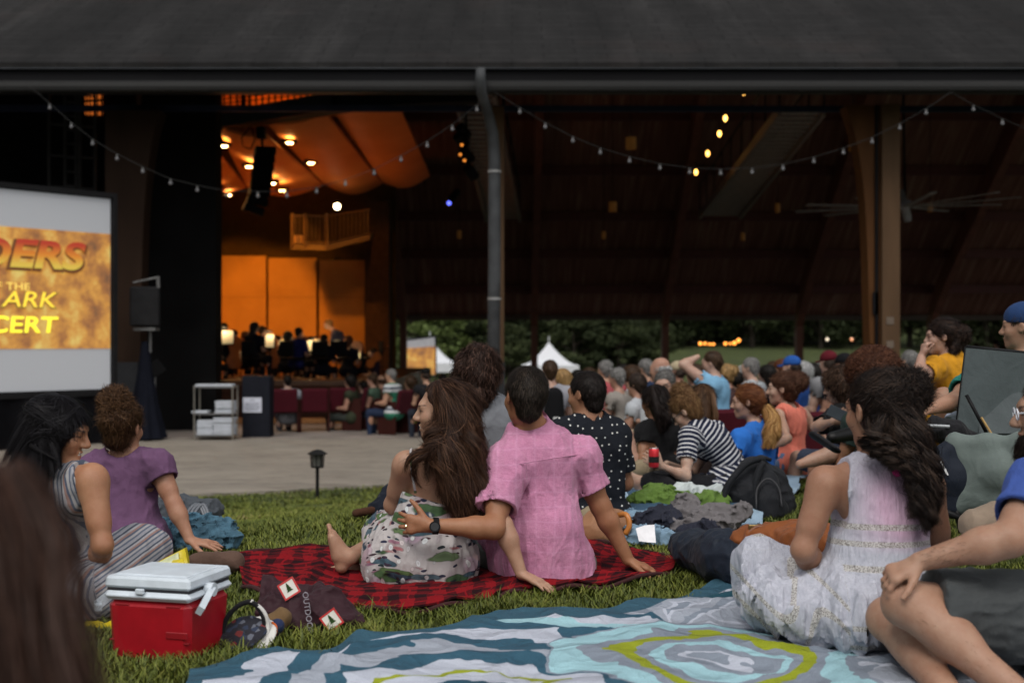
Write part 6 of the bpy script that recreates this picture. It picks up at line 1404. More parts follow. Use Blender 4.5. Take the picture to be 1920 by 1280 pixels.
def plaid():
    pts_f = [(440, 1040), (560, 1026), (660, 1030), (780, 1022), (900, 1010), (1000, 1003), (1110, 1012), (1200, 1036), (1272, 1046)]
    pts_n = [(455, 1098), (520, 1118), (610, 1130), (700, 1142), (800, 1140), (900, 1126), (975, 1108), (1060, 1102), (1150, 1092), (1262, 1070)]
    def toG(pts):
        out = []
        for x, y in pts:
            D = 5.0
            for _ in range(30): D = (CZ-.02-float(gz((x-960)*D/FPX, D)))*FPX/(y-640)
            out.append(Pw(x, y, D))
        return catmull(np.array(out), 120)
    A, Bq = toG(pts_f), toG(pts_n); FOOT.append(np.concatenate([A[::4, :2]-[0, .03], Bq[::-1][::4, :2]+[0, .03]])); t = np.linspace(0, 1, 50)[None, :, None]; G = A[:, None]*(1-t)+Bq[:, None]*t; P = G.reshape(-1, 3)
    r1 = (1-np.abs(2*vn(P*[1, 1, 0], (3, 5, 1), 3)-1))**2; r2 = (1-np.abs(2*vn(P*[1, 1, 0], (7, 12, 1), 8)-1))**3
    P[:, 2] = gz(P[:, 0], P[:, 1])+.014+.028*r1+.014*r2; G = P.reshape(120, 50, 3)
    uv = np.stack(np.broadcast_arrays(np.linspace(0, 1, 120)[:, None], np.linspace(0, 1, 50)[None, :], np.zeros((1, 1))), -1)
    m = MB(); m.slab(G, (0, 0, -.008)); e = [uv.reshape(-1, 3), uv[::-1].reshape(-1, 3)]
    for q in (uv[0], uv[-1], uv[:, 0], uv[:, -1]): e.append(np.concatenate([q, q]))
    o = m.build('plaid_blanket', m_plaid(), None, True, {'uvp': np.concatenate(e)}); tag(o, 'red and black plaid picnic blanket under the couple in the middle', 'blanket')
    bd = MB()
    for Q in (Bq, A): bd.tube(np.array([[p[0], p[1], float(gz(p[0], p[1]))+.016+.012*math.sin(i*.35)] for i, p in enumerate(Q)]), .010, 6)
    ob = bd.build('binding', cloth('maroon_binding', (.045, .015, .016)), o, True)
plaid()
# soft lumps (folded cloth, bags) through the implicit modeller
def lump(name, label, cat, prims, mat, h=.007, k=.03, fold=.014, ff=(8, 8, 8), seed=1, plane=None, floor=True, subs=(), part=None, attrs=None, fine=.5):
    v = Vol(*bounds(prims, .04), h); v.add(prims, k)
    if fold: v.band(folds(fold, ff, seed, fine=fine))
    for s_ in subs: v.sub(s_, .008)
    if plane: v.plane(*plane)
    if floor: v.floor(lift=.004)
    V, F = v.mesh(); V = v.smooth(V, F, 1, .4)
    if part is not None: return mkmesh(name, V, [F], mat, part, True)
    o = mkmesh(name, V, [F], mat, None, True, loc=tuple(V.mean(0)*[1, 1, 0]+[0, 0, V[:, 2].min()])); return tag(o, label, cat)
# red cooler
def cooler():
    D = 4.02; o = thing('cooler', 'red picnic cooler with white lid and swing handle beside the striped jumpsuit', 'cooler', Pw(308, 1232, D)*[1, 1, 0])
    s = D/FPX; rz = Matrix.Rotation(R(-15), 3, 'Z'); Rm = np.array(rz)
    x0, x1 = (200-960)*s, (382-960)*s; cx = (200+404-1920)/2*s*1.01; W_ = x1-x0; yb = D+.14
    red = M('cooler_red', (.33, .004, .012), .38, .16, 9, bump=.12, bscale=160); wh = M('cooler_white', (.56, .62, .68), .42, .12, 12, bump=.1, bscale=160)
    def tb(z0, z1, w0, w1, d0, d1, mat, nm, par, bev=.018, off=(0, 0)):
        m = MB(); m.box((0, 0, 0), (1, 1, 1), bev=.0); V = []
        g = MB().box((0, 0, 0), (w0, d0, z1-z0), bev=bev); v = g.v[0].copy(); u = (v[:, 2]+(z1-z0)/2)/(z1-z0)
        v[:, 0] *= 1+(w1/w0-1)*u; v[:, 1] *= 1+(d1/d0-1)*u; v = v@Rm.T+np.array([cx+off[0], yb+off[1], (z0+z1)/2]); return mkmesh(nm, v, [np.concatenate(g.q), np.concatenate(g.t)], mat, par, False)
    zb = 0.0; zt = CZ-(1127-640)*s; zr = CZ-(1111-640)*s
    body = tb(-.018, zt, W_*.90, W_*.97, .25, .275, red, 'body', o, .02)
    tb(zt-.001, zr, W_*1.0, W_*1.0, .29, .29, wh, 'rim', o, .012)
    tb(.052, .056, W_*.915, W_*.915, .256, .256, M('cooler_red_dark', (.22, .003, .008), .4), 'seam', body, .001)
    tb(.068, .090, .075, .075, .006, .006, M('cooler_red_dark', (.22, .003, .008), .4), 'grip_recess', body, .002, off=(Rm@[.10, -.131, 0])[:2])
    for k_ in (-1, 1): tb(zt-.020, zt-.012, .05, .05, .006, .006, M('cooler_red_dark', (.22, .003, .008), .4), 'side_rib', body, .002, off=(Rm@[.09*k_, -.134, 0])[:2])
    tb(zr-.006, zr+.012, .030, .030, .012, .012, wh, 'lid_latch', o, .003, off=(Rm@[-.02, -.146, 0])[:2])
    lid = tb(zr+.009, zr+.046, W_*1.0, W_*.97, .285, .272, wh, 'lid', o, .008, off=(-.002, .005))
    tb(zr+.044, zr+.050, W_*.84, W_*.82, .225, .215, wh, 'lid_panel', lid, .004, off=(-.002, .005))
    tb(zr, zr+.0095, W_*.95, W_*.95, .265, .265, M('gasket', (.03, .03, .035), .5), 'gasket', o, .002)
    for sg in (1, -1):
        p0 = Rm@np.array([sg*(W_*.5+.008), -.02, zr-.004])+[cx, yb, 0]; p1 = Rm@np.array([sg*(W_*.5+.028), -.13, zr-.050])+[cx, yb, 0]
        MB().bar(p0, p1, .020, .030, (sg*.6, 0, 1)).tube([p0-Rm@[sg*.02, 0, 0], p0+Rm@[sg*.012, 0, 0]], .022, 14).build('handle_arm', wh, o)
    MB().bar(Rm@np.array([-(W_*.5+.028), -.132, zr-.052])+[cx, yb, 0], Rm@np.array([-(W_*.5+.012), -.148, zr-.055])+[cx, yb, 0], .02, .02).build('handle_bar', wh, o)
cooler()
def visor():
    o = thing('sun_visor', 'white sun visor with dark floral lining lying in the grass beside the cooler', 'visor', Pw(460, 1215, 4.25)*[1, 1, 0])
    D = 4.22; P = lambda x, y, d=0: Pw(x, y, D+d)
    prm = [cap(P(412, 1212), P(470, 1215, -.02), .012, .014), ell(P(462, 1198), (.085, .09, .012), np.array(Matrix.Rotation(R(-18), 3, 'Y')@Matrix.Rotation(R(25), 3, 'X')))]
    lump('brim', '', '', [ell(P(462, 1196), (.105, .10, .010), np.array(Matrix.Rotation(R(-14), 3, 'Y')@Matrix.Rotation(R(32), 3, 'X')))], cloth('visor_white', (.55, .54, .52)), .005, fold=0, part=o, floor=False)
    m, t, b = nmat('visor_lining'); v = tco(t); vo = node(t, 'ShaderNodeTexVoronoi', i_Scale=55.0); t.links.new(v, vo.inputs['Vector']); sp = node(t, 'ShaderNodeSeparateColor'); t.links.new(vo.outputs['Color'], sp.inputs[0])
    r = ramp(t, [(0, (.012, .012, .02)), (.55, (.02, .03, .06)), (.7, (.14, .02, .02)), (.8, (.10, .11, .14)), (.9, (.02, .02, .03))], 'CONSTANT'); t.links.new(sp.outputs[0], r.inputs[0]); t.links.new(r.outputs[0], b.inputs['Base Color']); b.inputs['Roughness'].default_value = .9
    lump('lining', '', '', [ell(P(455, 1188, -.01), (.082, .075, .014), np.array(Matrix.Rotation(R(-14), 3, 'Y')@Matrix.Rotation(R(32), 3, 'X')))], m, .005, fold=.004, part=o, floor=False)
    MB().tube(catmull(np.array([P(418, 1208), P(420, 1170), P(440, 1140), P(470, 1128), P(492, 1150), P(495, 1185), P(470, 1205, -.04)]), 24), .009, 6).build('headband', cloth('visor_band', (.012, .012, .014)), o, True)
    MB().tube(catmull(np.array([P(470, 1126), P(494, 1146), P(502, 1175), P(490, 1205, -.03), P(440, 1222, -.05)]), 20), .008, 6).build('piping', cloth('visor_white', (.55, .54, .52)), o, True)
visor()
sh = thing('canvas_shoe', 'tan and navy canvas shoe tucked between visor and maroon bag', 'shoe', Pw(510, 1190, 4.3)*[1, 1, 0])
lump('sole', '', '', [cap(Pw(430, 1232, 4.22), Pw(520, 1192, 4.34), .012, .018), cap(Pw(520, 1192, 4.34), Pw(530, 1160, 4.4), .018, .012)], cloth('shoe_sole', (.22, .17, .10)), .005, fold=0, part=sh)
lump('upper', '', '', [cap(Pw(505, 1178, 4.34), Pw(528, 1158, 4.36), .045, .035)], cloth('suede_tan', (.14, .085, .04)), .005, fold=.004, part=sh)
lump('toe_panel', '', '', [cap(Pw(500, 1184, 4.28), Pw(520, 1172, 4.28), .030, .025)], cloth('navy_canvas', (.02, .03, .08)), .005, fold=.003, part=sh)
MB().tube(catmull(np.array([Pw(506, 1196, 4.245), Pw(516, 1190, 4.24), Pw(518, 1174, 4.24), Pw(510, 1166, 4.25)]), 12), .004, 6).build('orange_loop', cloth('orange_cord', (.5, .10, .02)), sh, True)
# maroon bag with printed patch
def maroon_bag():
    D = 4.45; mm = cloth('maroon_nylon', (.034, .013, .018), .3, rough=.6); P = lambda x, y, d=0: Pw(x, y, D+d)
    o = thing('maroon_bag', 'crumpled maroon cloth carry bag with a red diamond badge lying on the grass', 'bag', P(600, 1190)*[1, 1, 0])
    v = Vol(P(480, 1200, -.3)-[.05, 0, .1], P(680, 1080, .35)+[.05, 0, .1], .0055)
    pr = [cap(P(600, 1150), P(650, 1175), .062, .045), cap(P(560, 1165), P(600, 1170), .05, .062), cap(P(620, 1105, .03), P(640, 1165, -.02), .018, .045), cap(P(490, 1100, .12), P(600, 1110, .08), .018, .02), cap(P(490, 1102, .12), P(510, 1150, .06), .02, .03), cap(P(510, 1150, .06), P(570, 1160), .05, .05), cap(P(545, 1120, .08), P(570, 1150, .05), .03, .04), cap(P(520, 1140, .06), P(590, 1140, .05), .05, .05)]
    v.add(pr, .03); v.band(lambda Q: folds(.022, (7, 7, 7), 91)(Q)+folds(.008, (16, 16, 16), 92)(Q)); v.floor(lift=.004); cloth_mesh(v, mm, o, 'bag_cloth')
    def patch(c, u, w_, nm):
        u = unit(u); w_ = unit(w_-u*np.dot(u, w_)); n = np.cross(w_, u); n = n if n[1] < 0 else -n; c = c+n*.001
        sq = lambda s_, e, y: MB().box(c+n*e, (s_, s_, .0016), np.stack([u, w_, n], 1), bev=.0007)
        bk = sq(.062, 0, 0).build(nm, M('badge_white', (.62, .6, .55), .6), o)
        f = MB()
        for sg in (-1, 1): f.bar(c+n*.0014+u*sg*.028-w_*.031, c+n*.0014+u*sg*.028+w_*.031, .006, .0012, n).bar(c+n*.0014+w_*sg*.028-u*.0249, c+n*.0014+w_*sg*.028+u*.0249, .006, .0012, n)
        f.build('badge_border', M('badge_red', (.45, .02, .02), .6), bk)
        t = MB(); e1, e2 = unit(u+w_), unit(w_-u)      # a small dark tree-like emblem
        for k in range(3): t.prism([(-.012+.003*k, -.010+.009*k), (.012-.003*k, -.010+.009*k), (0, .006+.009*k)], lambda a, b_: c+n*.0010+e1*0+ (u*a+w_*b_), lambda a, b_: c+n*.0018+(u*a+w_*b_))
        t.build('badge_emblem', M('badge_green', (.03, .06, .02), .6), bk)
    patch(Pw(622, 1162, 4.365), np.array([.75, .1, .55]), np.array([-.55, .1, .75]), 'badge')
    patch(Pw(542, 1103, 4.44), np.array([.8, .1, .5]), np.array([-.3, .3, .8]), 'badge')
    MB().tube(catmull(np.array([Pw(584, 1170, 4.385), Pw(600, 1172, 4.375), Pw(615, 1174, 4.375), Pw(630, 1178, 4.38)]), 10), .007, 6).build('strap', mblack, o, True)
    text('OUTDOOR', Pw(577, 1148, 4.355), .028, M('print_grey', (.3, .28, .32), .6), o, rot=Matrix.Rotation(R(82), 4, 'Y')@Matrix.Rotation(R(90), 4, 'X'), name='printed_word')
def text(s, loc, size, mat, parent, rot=None, shear=0.0, ext=.002, name='lettering', align='CENTER', bold=0.0, xs=1.0):
    cu = bpy.data.curves.new(name, 'FONT'); cu.body = s; cu.size = size; cu.shear = shear; cu.extrude = ext; cu.align_x = align; cu.align_y = 'CENTER'; cu.offset = bold
    o = bpy.data.objects.new(name, cu); me = bpy.data.meshes.new_from_object(o); bpy.data.objects.remove(o); me.name = name
    Mx = (rot if rot is not None else Matrix.Rotation(R(90), 4, 'X'))@Matrix.Diagonal((xs, 1, 1, 1)); me.transform(Matrix.Translation(Vector(tuple(loc))-(Vector(tuple(wl(parent))) if parent else Vector()))@Mx)
    me.materials.clear(); me.materials.append(mat); ob = bpy.data.objects.new(name, me); C.objects.link(ob)
    if parent: ob.parent = parent
    return ob
maroon_bag()
# yellow snack bag behind the cooler, yellow cloth in front
sb = thing('snack_bag', 'yellow and white snack bag standing open behind the cooler', 'snack bag', Pw(325, 1060, 4.7)*[1, 1, 0])
def bagslab(C4, th, mat, nm, amp):
    A, B_, C_, D_ = [np.array(c_) for c_ in C4]; u = np.linspace(0, 1, 22)[:, None, None]; v = np.linspace(0, 1, 18)[None, :, None]; G = (A*(1-u)+B_*u)*(1-v)+(D_*(1-u)+C_*u)*v; P = G.reshape(-1, 3)
    G[..., 1] -= (amp*np.sin(math.pi*u[..., 0])*np.sin(math.pi*v[..., 0])+.007*(vn(P, (40, 40, 40), 2).reshape(22, 18)-.5)); MB().slab(G, (0, th, 0)).build(nm, mat, sb, smooth=True)
bagslab((Pw(270, 1100, 4.74), Pw(358, 1100, 4.74), Pw(347, 1027, 4.78), Pw(284, 1059, 4.78)), .03, M('snack_yellow', (.58, .46, .015), .3, .15, 20), 'bag_foil', .015)
bagslab((Pw(276, 1098, 4.725), Pw(342, 1098, 4.725), Pw(334, 1035, 4.765), Pw(288, 1058, 4.765)), .006, M('snack_white', (.56, .60, .36), .35, .3, 30), 'white_panel', .016)
bagslab((Pw(318, 1058, 4.70), Pw(346, 1056, 4.70), Pw(343, 1046, 4.72), Pw(324, 1050, 4.72)), .004, M('snack_yellow', (.58, .46, .015), .3, .15, 20), 'printed_patch', .012)
lump('yellow_cloth', 'bright yellow cloth on the grass left of the cooler', 'cloth', [cap(Pw(165, 1190, 4.5), Pw(215, 1178, 4.45), .035, .03), cap(Pw(150, 1205, 4.5), Pw(220, 1195, 4.45), .04, .035)], cloth('yellow_cloth', (.55, .42, .01)), fold=.012)
lump('brown_bag', 'tan and brown strapped roll lying at the corner of the plaid blanket', 'bag', [cap(Pw(365, 1052, 5.4), Pw(440, 1052, 5.45), .03, .045)], cloth('brown_roll', (.10, .06, .045)), fold=.008)
# left blankets and gear behind the purple shirt
mblue = cloth('blue_batik', (.055, .12, .17), .5, var=.35)
lump('blue_cloth', 'crumpled blue patterned blanket right of the purple t-shirt', 'blanket', [cap(Pw(300, 1010, 6.3), Pw(420, 998, 6.25), .06, .05), cap(Pw(340, 1018, 6.1), Pw(430, 1005, 6.1), .05, .035), cap(Pw(300, 1000, 6.5), Pw(400, 985, 6.6), .06, .05)], mblue, fold=.034, ff=(11, 11, 11))
lump('grey_backpack', 'grey hiking backpack behind the crumpled blue blanket', 'backpack', [cap(Pw(310, 970, 7.0), Pw(350, 965, 7.0), .09, .09), cap(Pw(350, 965, 7.0), Pw(388, 960, 7.0), .09, .07)], cloth('pack_grey', (.06, .068, .08), .4), fold=.02, ff=(10, 10, 10))
gg = thing('blanket_strap_roll', 'shiny dark strap loops on the grey backpack', 'straps', Pw(370, 980, 6.8)*[1, 1, 0])
for k in range(3): MB().tube(catmull(np.array([Pw(355+k*6, 1000, 6.75), Pw(350+k*7, 965, 6.8), Pw(370+k*6, 945, 6.85), Pw(386+k*4, 975, 6.8), Pw(390+k*3, 1000, 6.75)]), 16), .010, 6).build('strap_loop', M('strap_shiny', (.10, .11, .13), .3), gg, smooth=True)
# bag in the grass between lawn and plaza
bb = thing('dark_backpack', 'small black backpack with brown strap in the grass left of the floral dress', 'backpack', Pw(712, 965, 7.2)*[1, 1, 0])
lump('pack', '', '', [cap(Pw(722, 958, 7.2), Pw(735, 925, 7.25), .085, .05), cap(Pw(706, 962, 7.2), Pw(735, 950, 7.2), .05, .07)], cloth('navy_black', (.010, .013, .022), .35), fold=.012, part=bb)
lump('strap', '', '', [cap(Pw(668, 962, 7.15), Pw(705, 955, 7.15), .022, .022)], cloth('brown_leather', (.06, .025, .014)), fold=.004, part=bb)
# right of the pink shirt: leather handbag, blankets, jackets, paper
hb = thing('leather_handbag', 'tan leather handbag behind the pink shirted man', 'handbag', Pw(1140, 1010, 6.5)*[1, 1, 0])
lump('bag_leather', '', '', [cap(Pw(1115, 1000, 6.4), Pw(1160, 995, 6.5), .10, .09), cap(Pw(1120, 975, 6.4), Pw(1155, 972, 6.5), .05, .05)], cloth('tan_leather', (.28, .14, .075), .2, rough=.5), fold=.008, part=hb)
MB().tube(catmull(np.array([Pw(1160, 965, 6.35), Pw(1175, 965, 6.3), Pw(1180, 985, 6.28), Pw(1172, 1002, 6.28)]), 12), .014, 8).build('handle', M('honey_leather', (.42, .15, .03), .35), hb, smooth=True)
ground_cloth('light_blue_blanket', 'pale blue blanket spread under the striped child and polka dot man', 'blanket', [(1150, 1020), (1420, 1000), (1520, 905), (1150, 915)], cloth('pale_blue', (.26, .36, .46), .4), wav=.05, edge=.03, seed=3)
lump('blue_bundle', 'light blue bundled cloth right of the tan handbag', 'blanket', [cap(Pw(1185, 1015, 6.35), Pw(1240, 1012, 6.3), .06, .055), cap(Pw(1190, 975, 6.9), Pw(1290, 985, 6.9), .05, .06), cap(Pw(1180, 990, 6.6), Pw(1230, 1000, 6.5), .06, .06)], cloth('powder_blue', (.17, .26, .35), .4), fold=.03, ff=(10, 10, 10), seed=6)
tag(ground_cloth('rolled_mat', 'dark blue striped mat under the grey jacket', 'mat', [(1180, 985), (1400, 985), (1400, 945), (1180, 945)], stripes('mat_stripe', [(.04, .08, .13), (.02, .04, .07), (.07, .12, .17)], .06), wav=.03, seed=9, lift=.06), 'dark blue striped mat under the grey jacket', 'mat')
lump('grey_jacket', 'crumpled grey jacket with dark lining on the pile of blankets', 'jacket', [cap(Pw(1225, 985, 6.7), Pw(1300, 975, 6.6), .07, .07), cap(Pw(1285, 955, 6.8), Pw(1300, 975, 6.7), .06, .05), cap(Pw(1300, 978, 6.6), Pw(1390, 962, 6.6), .06, .035), cap(Pw(1320, 985, 6.5), Pw(1350, 990, 6.4), .06, .05), cap(Pw(1265, 990, 6.45), Pw(1320, 992, 6.4), .05, .06)], cloth('jacket_grey', (.135, .125, .13), .4), .008, fold=.036, ff=(11, 11, 11), seed=11)
lump('dark_lining', 'dark folded hood of the jacket pile by the white paper', 'jacket', [cap(Pw(1205, 985, 6.45), Pw(1250, 975, 6.45), .05, .06), cap(Pw(1285, 1005, 6.3), Pw(1330, 995, 6.3), .03, .04)], cloth('lining_navy', (.02, .022, .035), .4), .007, fold=.03, ff=(12, 12, 12), seed=13)
lump('green_jacket', 'rumpled green jacket beside the striped child', 'jacket', [cap(Pw(1195, 945, 7.3), Pw(1250, 935, 7.4), .05, .06), cap(Pw(1320, 945, 7.2), Pw(1350, 950, 7.2), .06, .05), cap(Pw(1225, 930, 7.5), Pw(1250, 930, 7.5), .05, .05), cap(Pw(1250, 945, 7.3), Pw(1320, 945, 7.3), .05, .05)], cloth('leaf_green', (.10, .17, .035), .35), .008, fold=.034, ff=(11, 11, 11), seed=15)
lump('striped_towel', 'white and blue towel tucked behind the green jacket', 'towel', [cap(Pw(1275, 925, 7.8), Pw(1340, 930, 7.6), .05, .06)], stripes('towel_stripe', [(.5, .55, .55), (.10, .25, .45), (.5, .55, .55), (.12, .3, .2)], .12), .009, fold=.02, seed=16)
pa = MB(); Gp = np.array([[Pw(1192, 990, 6.2), Pw(1198, 1014, 6.15)], [Pw(1210, 984, 6.2), Pw(1213, 1016, 6.13)], [Pw(1227, 983, 6.2), Pw(1230, 1017, 6.12)]]); pa.slab(Gp, (0, .001, 0))
tag(pa.build('paper_sheet', M('paper_white', (.72, .72, .75), .7)), 'small sheet of white paper lying against the jacket pile', 'paper')
# big black backpack
def backpack():
    o = thing('black_backpack', 'large black backpack standing upright behind the pile of jackets', 'backpack', Pw(1425, 975, 7.3)*[1, 1, 0]); D = 7.35; m = cloth('pack_black', (.012, .013, .016), .4, rough=.7)
    v = Vol(Pw(1330, 1000, D-.2)-.1, Pw(1500, 840, D+.3)+.1, .008)
    v.add([cap(Pw(1400, 925, D), Pw(1415, 895, D+.05), .13, .095), cap(Pw(1395, 950, D), Pw(1450, 945, D+.05), .12, .12), cap(Pw(1415, 890, D+.05), Pw(1445, 905, D+.08), .09, .1)], .05)
    v.band(folds(.014, (9, 9, 9), 17)); v.floor(); cloth_mesh(v, m, o, 'main_pocket')
    v = Vol(Pw(1380, 1000, D-.4)-.1, Pw(1500, 840, D+.1)+.1, .008)
    v.add([cap(Pw(1440, 945, D-.13), Pw(1438, 905, D-.06), .085, .07, flat=((0, 1, 0), .7)), cap(Pw(1440, 962, D-.14), Pw(1462, 955, D-.1), .06, .05)], .03).band(folds(.008, (10, 10, 10), 18)); v.floor(); cloth_mesh(v, m, o, 'front_pocket')
    for pts in (((1352, 960), (1362, 915), (1392, 875), (1415, 862), (1432, 860)), ((1420, 955), (1415, 915), (1422, 885), (1432, 866))):
        MB().tube(catmull(np.array([Pw(x, y, D-.14+.02*i) for i, (x, y) in enumerate(pts)]), 16), [.02]*16, 8).build('shoulder_strap', m, o, smooth=True)
    MB().tube(catmull(np.array([Pw(1410, 866, D), Pw(1425, 856, D), Pw(1445, 862, D+.02)]), 10), .012, 8).build('top_handle', m, o, smooth=True)
    MB().tube(catmull(np.array([Pw(1418, 952, D-.215), Pw(1420, 915, D-.17), Pw(1440, 897, D-.15), Pw(1460, 915, D-.16), Pw(1466, 950, D-.19)]), 20), .005, 6).build('zip', M('zip_grey', (.06, .06, .065), .4), o, smooth=True)
backpack()
lump('camping_pillow', 'dark navy stuffed roll lying on the grass left of the white dress', 'sleeping bag', [cap(Pw(1300, 1028, 5.55), Pw(1362, 1045, 5.2), .075, .105), cap(Pw(1278, 1022, 5.65), Pw(1300, 1028, 5.55), .055, .075), cap(Pw(1355, 1040, 5.25), Pw(1385, 1058, 5.1), .10, .09)], cloth('navy_nylon', (.012, .017, .028), .3, rough=.55), .007, k=.04, fold=.012, ff=(6, 6, 9), seed=20)
lb = thing('brown_leather_bag', 'brown leather bag lying between the navy roll and the white dress', 'bag', Pw(1470, 1020, 5.0)*[1, 1, 0])
lump('bag_leather', '', '', [cap(Pw(1400, 1018, 5.1), Pw(1530, 1005, 4.95), .065, .06), cap(Pw(1440, 990, 5.2), Pw(1520, 985, 5.1), .02, .025), cap(Pw(1480, 1015, 4.95), Pw(1560, 1020, 4.7), .05, .07)], cloth('cognac_leather', (.22, .070, .022), .15, rough=.45), fold=.010, part=lb)
MB().box(Pw(1415, 988, 5.05), (.05, .012, .02), bev=.003).build('buckle', M('brass', (.5, .35, .15), .3, metal=1.0), lb)
bl_ = [cap(Pw(1420, 1010, 4.98), Pw(1412, 985, 5.05), .010, .010)]
MB().tube([Pw(1388, 1030, 5.02), Pw(1400, 1000, 5.05), Pw(1418, 988, 5.04), Pw(1490, 980, 5.05), Pw(1530, 968, 5.0)], .008, 6).build('strap', M('cognac_strap', (.16, .05, .018), .45), lb, smooth=True)
lump('teal_mat', 'dark teal blanket edge under the white dress', 'blanket', [cap(Pw(1300, 1130, 4.9), Pw(1400, 1112, 4.9), .012, .02)], cloth('teal_mat', (.015, .06, .085)), fold=.004)
# sandal
sd_ = thing('black_sandal', 'black slip-on sandal on the foot left of the white dress woman', 'sandal', Pw(1545, 835, 7.6))
lump('sole', '', '', [cap(Pw(1530, 818, 7.7), Pw(1565, 842, 7.6), .05, .042, flat=((.5, .3, .8), .35))], cloth('black_foam', (.010, .010, .012), rough=.6), .007, fold=0, part=sd_, floor=False)
lump('foot', '', '', [cap(Pw(1560, 820, 7.75), Pw(1600, 812, 7.9), .035, .045)], mskin((.40, .25, .18)), .008, fold=0, part=sd_, floor=False)
# camp chair
def camp_chair():
    o = thing('camp_chair', 'dark grey folding camp chair with black frame at the right edge', 'chair', Pw(1880, 960, 6.6)*[1, 1, 0])
    gm = cloth('chair_grey', (.060, .075, .078), .35, rough=.7); gm2 = cloth('chair_mesh', (.085, .10, .105), .3); fr = M('chair_frame', (.012, .012, .013), .4)
    def sheet(pts, m, nm, th=(0, .012, 0), n=14, sag=.03):
        A, Bq, Cq, Dq = [np.array(p) for p in pts]; u = np.linspace(0, 1, n)[:, None, None]; v = np.linspace(0, 1, n)[None, :, None]
        G = (A*(1-u)+Bq*u)*(1-v)+(Dq*(1-u)+Cq*u)*v; G[..., 1] -= sag*np.sin(math.pi*u[..., 0])*(1-.5*v[..., 0]); MB().slab(G, th).build(nm, m, o, smooth=True)
    D = 6.45
    sheet([Pw(1812, 652, D), Pw(1980, 668, D), Pw(1985, 830, D-.05), Pw(1792, 822, D-.1)], gm, 'backrest')
    sheet([Pw(1838, 722, D-.03), Pw(1950, 726, D-.03), Pw(1950, 812, D-.08), Pw(1836, 812, D-.1)], gm2, 'mesh_panel', sag=.02)
    for p, q in ((Pw(1812, 650, D+.02), Pw(1790, 830, D)), (Pw(1980, 666, D+.02), Pw(1990, 990, D)), (Pw(1790, 830, D), Pw(1795, 960, 6.2)), (Pw(1745, 800, 6.1), Pw(1850, 830, 6.5)), (Pw(1812, 740, 6.3), Pw(1852, 815, 6.27)), (Pw(1745, 800, 6.1), Pw(1930, 990, 6.7)), (Pw(1812, 650, D+.01), Pw(1980, 667, D+.01)), (Pw(1795, 950, 6.2), Pw(1930, 985, 6.5)), (Pw(1800, 850, 6.3), Pw(1730, 960, 6.9))):
        MB().tube([p, q], .009, 8).build('frame_tube', fr, o, smooth=True)
    MB().tube([Pw(1840, 782, 6.24), Pw(1867, 826, 6.22)], .006, 6).build('gold_edge', M('gold_pole', (.4, .25, .08), .4), o)
    lump('arm_pouch', '', '', [cap(Pw(1755, 800, 6.15), Pw(1790, 815, 6.2), .05, .06), cap(Pw(1790, 815, 6.2), Pw(1815, 832, 6.25), .06, .05)], cloth('pouch_black', (.012, .012, .014), .4), .010, fold=.014, part=o, floor=False)
    MB().tube([Pw(1732, 797, 6.1), Pw(1780, 799, 6.1)], .008, 6).build('pouch_rim', M('rim_grey', (.3, .32, .34), .4), o)
camp_chair()
def carry_bag():
    o = thing('chair_carry_bag', 'grey-green and black padded folded chair beneath the camp chair, small white print', 'folding chair', Pw(1840, 960, 5.6)*[1, 1, 0]); D = 5.7
    def pad(poly, d0, d1, m, nm, bulge=.03):
        P0 = [Pw(x, y, d0+(d1-d0)*(x-1745)/180) for x, y in poly]; c = np.mean(P0, 0)
        v = Vol(np.min(P0, 0)-.1, np.max(P0, 0)+.1, .008); n = len(P0)
        for i in range(n): v.add(cap(P0[i], P0[(i+1) % n], .030, .030), .03); v.add(cap(P0[i], c, .03, .055, flat=((0, 1, 0), .8)), .05)
        for i in range(n): v.add(cap((P0[i]+P0[(i+1) % n])/2, c, .035, .055, flat=((0, 1, 0), .8)), .05)
        v.band(folds(.006, (7, 7, 7), 4)); cloth_mesh(v, m, o, nm)
    pad([(1790, 830), (1915, 828), (1990, 835), (1990, 930), (1880, 935), (1800, 945), (1822, 890)], 5.7, 5.5, cloth('sage_nylon', (.13, .16, .15), .25, rough=.65), 'sage_cover')
    pad([(1752, 865), (1795, 832), (1812, 885), (1822, 935), (1785, 950)], 5.66, 5.62, cloth('navy_cover', (.012, .016, .026), .25, rough=.65), 'navy_cover')
    b_ = MB()
    for i, (x, y, l_) in enumerate(((1762, 868, 20), (1768, 880, 16), (1772, 884, 12))): b_.tube([Pw(x, y-6, 5.585), Pw(x+l_*.45, y+l_*.55, 5.58)], .0035, 5)
    b_.build('white_print', M('print_white', (.7, .7, .7), .6), o)
    for p, q in (((1793, 955, 5.62), (1803, 998, 5.62)), ((1770, 958, 5.6), (1812, 975, 5.6)), ((1930, 930, 5.6), (1935, 1010, 5.6))): MB().tube([Pw(*p), Pw(*q)], .014, 8).build('leg', M('chair_frame', (.012, .012, .013), .4), o, smooth=True)
carry_bag()
lump('tan_cap', 'tan cloth cap lying behind the bearded man\'s forearm', 'cap', [cap(Pw(1830, 985, 4.9), Pw(1870, 975, 4.9), .06, .07)], cloth('tan_cap', (.26, .20, .15)), fold=.006)
